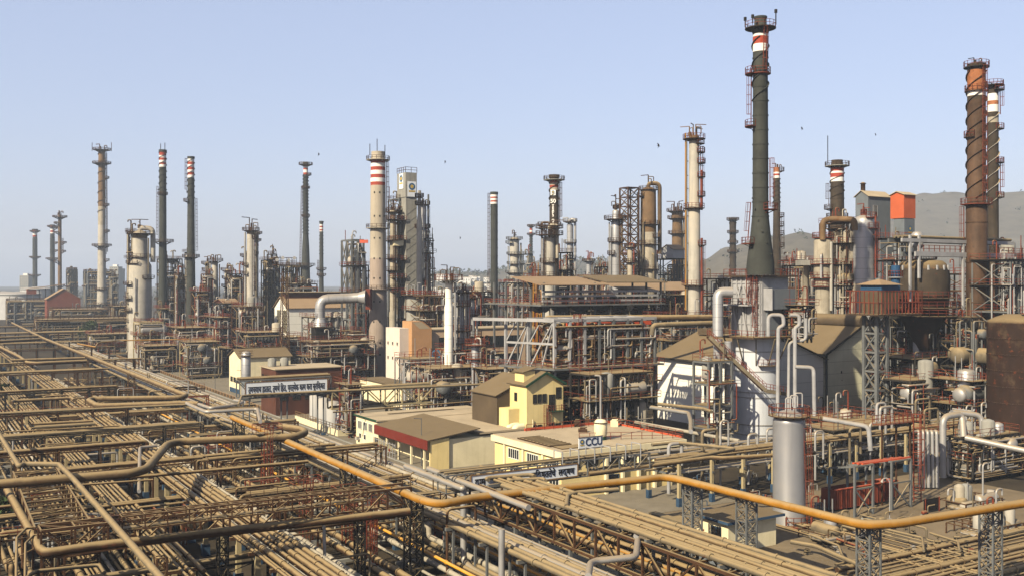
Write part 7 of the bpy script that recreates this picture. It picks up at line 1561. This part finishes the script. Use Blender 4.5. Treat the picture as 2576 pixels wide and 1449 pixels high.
for k in range(9):
    p = G(73.6,150+k*26,0); t = thing('lamp_post','slim pole standing at the far road side','lamp post',p,'poles along the road'); a = MB(); a.tube([p,p+Vector((0,0,8))],.1,6,r2=.06); a.build('pole', M['grey'], t); a = MB(); a.bar(p+Vector((0,0,7.9)),p+Vector((-1.2,-.7,8.1)),.1); a.build('arm', M['grey'], t)
# birds
for k,(x,y,s_) in enumerate(((1657,368,1.5),(802,390,1.0),(1120,409,.9),(2018,325,1.1),(1158,600,.7),(2203,340,.7))):
    c = PD(x,y,230); s_ *= .6; a = MB(); a.tube([c+Vector((-.35,0,.1))*s_,c,c+Vector((.35,0,-.12))*s_],.09*s_,6); 
    t = thing('bird',['dark bird gliding left of the tall pale column, largest of the birds','tiny bird above the wavy flaring chimney','tiny bird right of the concrete chimney top','small bird right of the tallest chimney','tiny low bird between hopper tower and striped chimney','tiny faint bird over the squat chimney'][k],'bird',c); a.build('body', M['birdm'], t)
    for g_ in (-1,1): b = MB(); b.poly_prism([c+Vector((-.15,0,.03))*s_,c+Vector((.2,0,0))*s_,c+Vector((.15,g_*.3,.3))*s_+Vector((0,0,.2*g_)),c+Vector((-.35,g_*.5,.85 if g_>0 else -.75))*s_],Vector((0,.03,0))); b.build('wing', M['birdm'], t)

# extra low clutter in the pipe field: small valve stations and cable trays
rnd = random.Random(404)
for k in range(60):
    u = rnd.uniform(2,56); w_ = rnd.uniform(88,330)
    if 27.5<u<34.5: u += 8
    h_ = rnd.uniform(1.6,5.5); a = MB(); t_ = .1+.0004*w_
    L = rnd.uniform(1.5,5); W_ = rnd.uniform(1,2.2)
    for i in (0,L):
        for j in (0,W_): a.bar(G(u+i,w_+j,0),G(u+i,w_+j,h_),t_)
    for z in (h_,h_*.6): a.bar(G(u,w_,z),G(u+L,w_,z),t_); a.bar(G(u,w_+W_,z),G(u+L,w_+W_,z),t_); a.bar(G(u,w_,z),G(u,w_+W_,z),t_); a.bar(G(u+L,w_,z),G(u+L,w_+W_,z),t_)
    a.bar(G(u,w_,.2),G(u+L,w_,h_),t_*.7)
    t = thing('small_steel_frame','small rusty steel frame standing among the pipes of the field','steel frame',G(u,w_,0),'small steel frames among the pipes'); a.build('frame', M[rnd.choice(('bsteel','dgrey','bsteel','red'))], t)
    b = MB(); 
    for q in range(rnd.randint(1,3)): p=G(u-rnd.uniform(0,3),w_+W_*rnd.random(),h_+.15); b.tube([p-Vector((0,0,h_*.7)),p,p+BU*(L+rnd.uniform(1,5)),p+BU*(L+rnd.uniform(1,5))-Vector((0,0,.6))],rnd.uniform(.08,.16),6,bend=.3)
    b.build('pipe', M[rnd.choice(('tan','tan2','brown'))], t)

# lower middle: thin red and silver hydrant lines and a few yard items
rnd = random.Random(505)
for k in range(22):
    p = PZ(rnd.uniform(1690,2060),rnd.uniform(1205,1290),0); uu,ww = UW(p); a = MB(); h_ = rnd.uniform(.5,1.4); L = rnd.uniform(1,3)
    a.tube([G(uu,ww,0),G(uu,ww,h_),G(uu+L,ww,h_),G(uu+L,ww,.05)],.07,6,bend=.25); a.tube([G(uu+L*.3,ww,h_-.14),G(uu+L*.3,ww,h_+.3)],.13,6)
    o=a.build('standpipe', M[rnd.choice(('red','tan2','blue','silver2'))]); tag(o,'low standpipe bend with a valve on the yard behind the orange pipe','standpipe','standpipes on the yard')
for k in range(12):
    p = PZ(rnd.uniform(2100,2560),rnd.uniform(1295,1335),0); s_ = rnd.uniform(.35,.8); t = thing('pump','small motor pump set on a plinth on the lower right yard','pump',p,'motor pumps on the lower right yard')
    uu,ww = UW(p); a = MB(); a.gbox(uu,uu+2*s_,ww,ww+.9*s_,0,.35*s_); a.build('plinth', M['concg'], t); a = MB(); drum_h(a,G(uu+s_*.6,ww+.45*s_,.8*s_),BU,.8*s_,.34*s_); a.build('motor', M[rnd.choice(('tan2','dgrey','red','bluegrey'))], t)
    a = MB(); a.tube([G(uu+1.6*s_,ww+.45*s_,.35*s_),G(uu+1.6*s_,ww+.45*s_,1.8*s_),G(uu+1.6*s_+s_*2,ww+.45*s_,1.8*s_)],.13*s_,6,bend=.3); a.build('pipe', M['tan2'], t)

truss('truss_bridge','open rusty truss frame slanting down the lower left corner, left of the diagonal pipe',PZ(88,1222,7.0),PZ(158,1372,7.0),1.9,4.6,2.2,tk=.13)
BP('thin rusty loop pipe in the lower left corner, outer',[(40,1500),(42,1352),(66,1328),(185,1314),(260,1306)],.11,'brown',8.6,bands=0)
BP('thin rusty loop pipe in the lower left corner, inner',[(62,1500),(64,1366),(84,1346),(190,1334)],.1,'bsteel',8.4,bands=0)
BP('dark curved pipe at the very bottom left',[(60,1560),(66,1452),(90,1436),(250,1420),(262,1440)],.16,'dgrey',7.6,bands=0)

rnd = random.Random(606)
for k in range(9):
    u = 92+k*1.3+rnd.uniform(-.3,.3); run(u,62+rnd.uniform(0,6),82+rnd.uniform(0,12),.45+rnd.uniform(0,.3),rnd.choice((.09,.13,.18)),rnd.choice(('tan2','tan','brown')),'thin pipe lying on the lower right yard toward the corner','thin pipes on the lower right yard',[74+rnd.uniform(0,8)],bands=4)
for k in range(7):
    u = 78+k*2.1; p = G(u,97,0); a = MB(); a.gbox(u,u+1.2,96+rnd.uniform(-6,4),98+rnd.uniform(0,3),.01,rnd.uniform(.5,1.2)); o=a.build('crate', M[rnd.choice(('brown','concg','blue','tan2'))]); tag(o,'low dark box left on the yard behind the orange pipe','crate','low boxes on the yard')
# ---------------------------------------------------------------- the air itself
hb = MB(); hb.box(-4600, 4600, -150, 5200, -1, 190)
hm = bpy.data.materials.new('haze_air'); hm.use_nodes = True; hn = hm.node_tree.nodes
hn.remove(hn['Principled BSDF']); pv = hn.new('ShaderNodeVolumePrincipled'); pv.inputs['Density'].default_value = 0.00019
pv.inputs['Color'].default_value = (0.47, 0.55, 0.67, 1); pv.inputs['Anisotropy'].default_value = 0.0
hm.node_tree.links.new(pv.outputs[0], hn['Material Output'].inputs['Volume'])
ho = hb.build('haze', hm); ho['kind'] = 'stuff'; ho['label'] = 'pale dusty haze lying over the whole plant'; ho['category'] = 'haze'
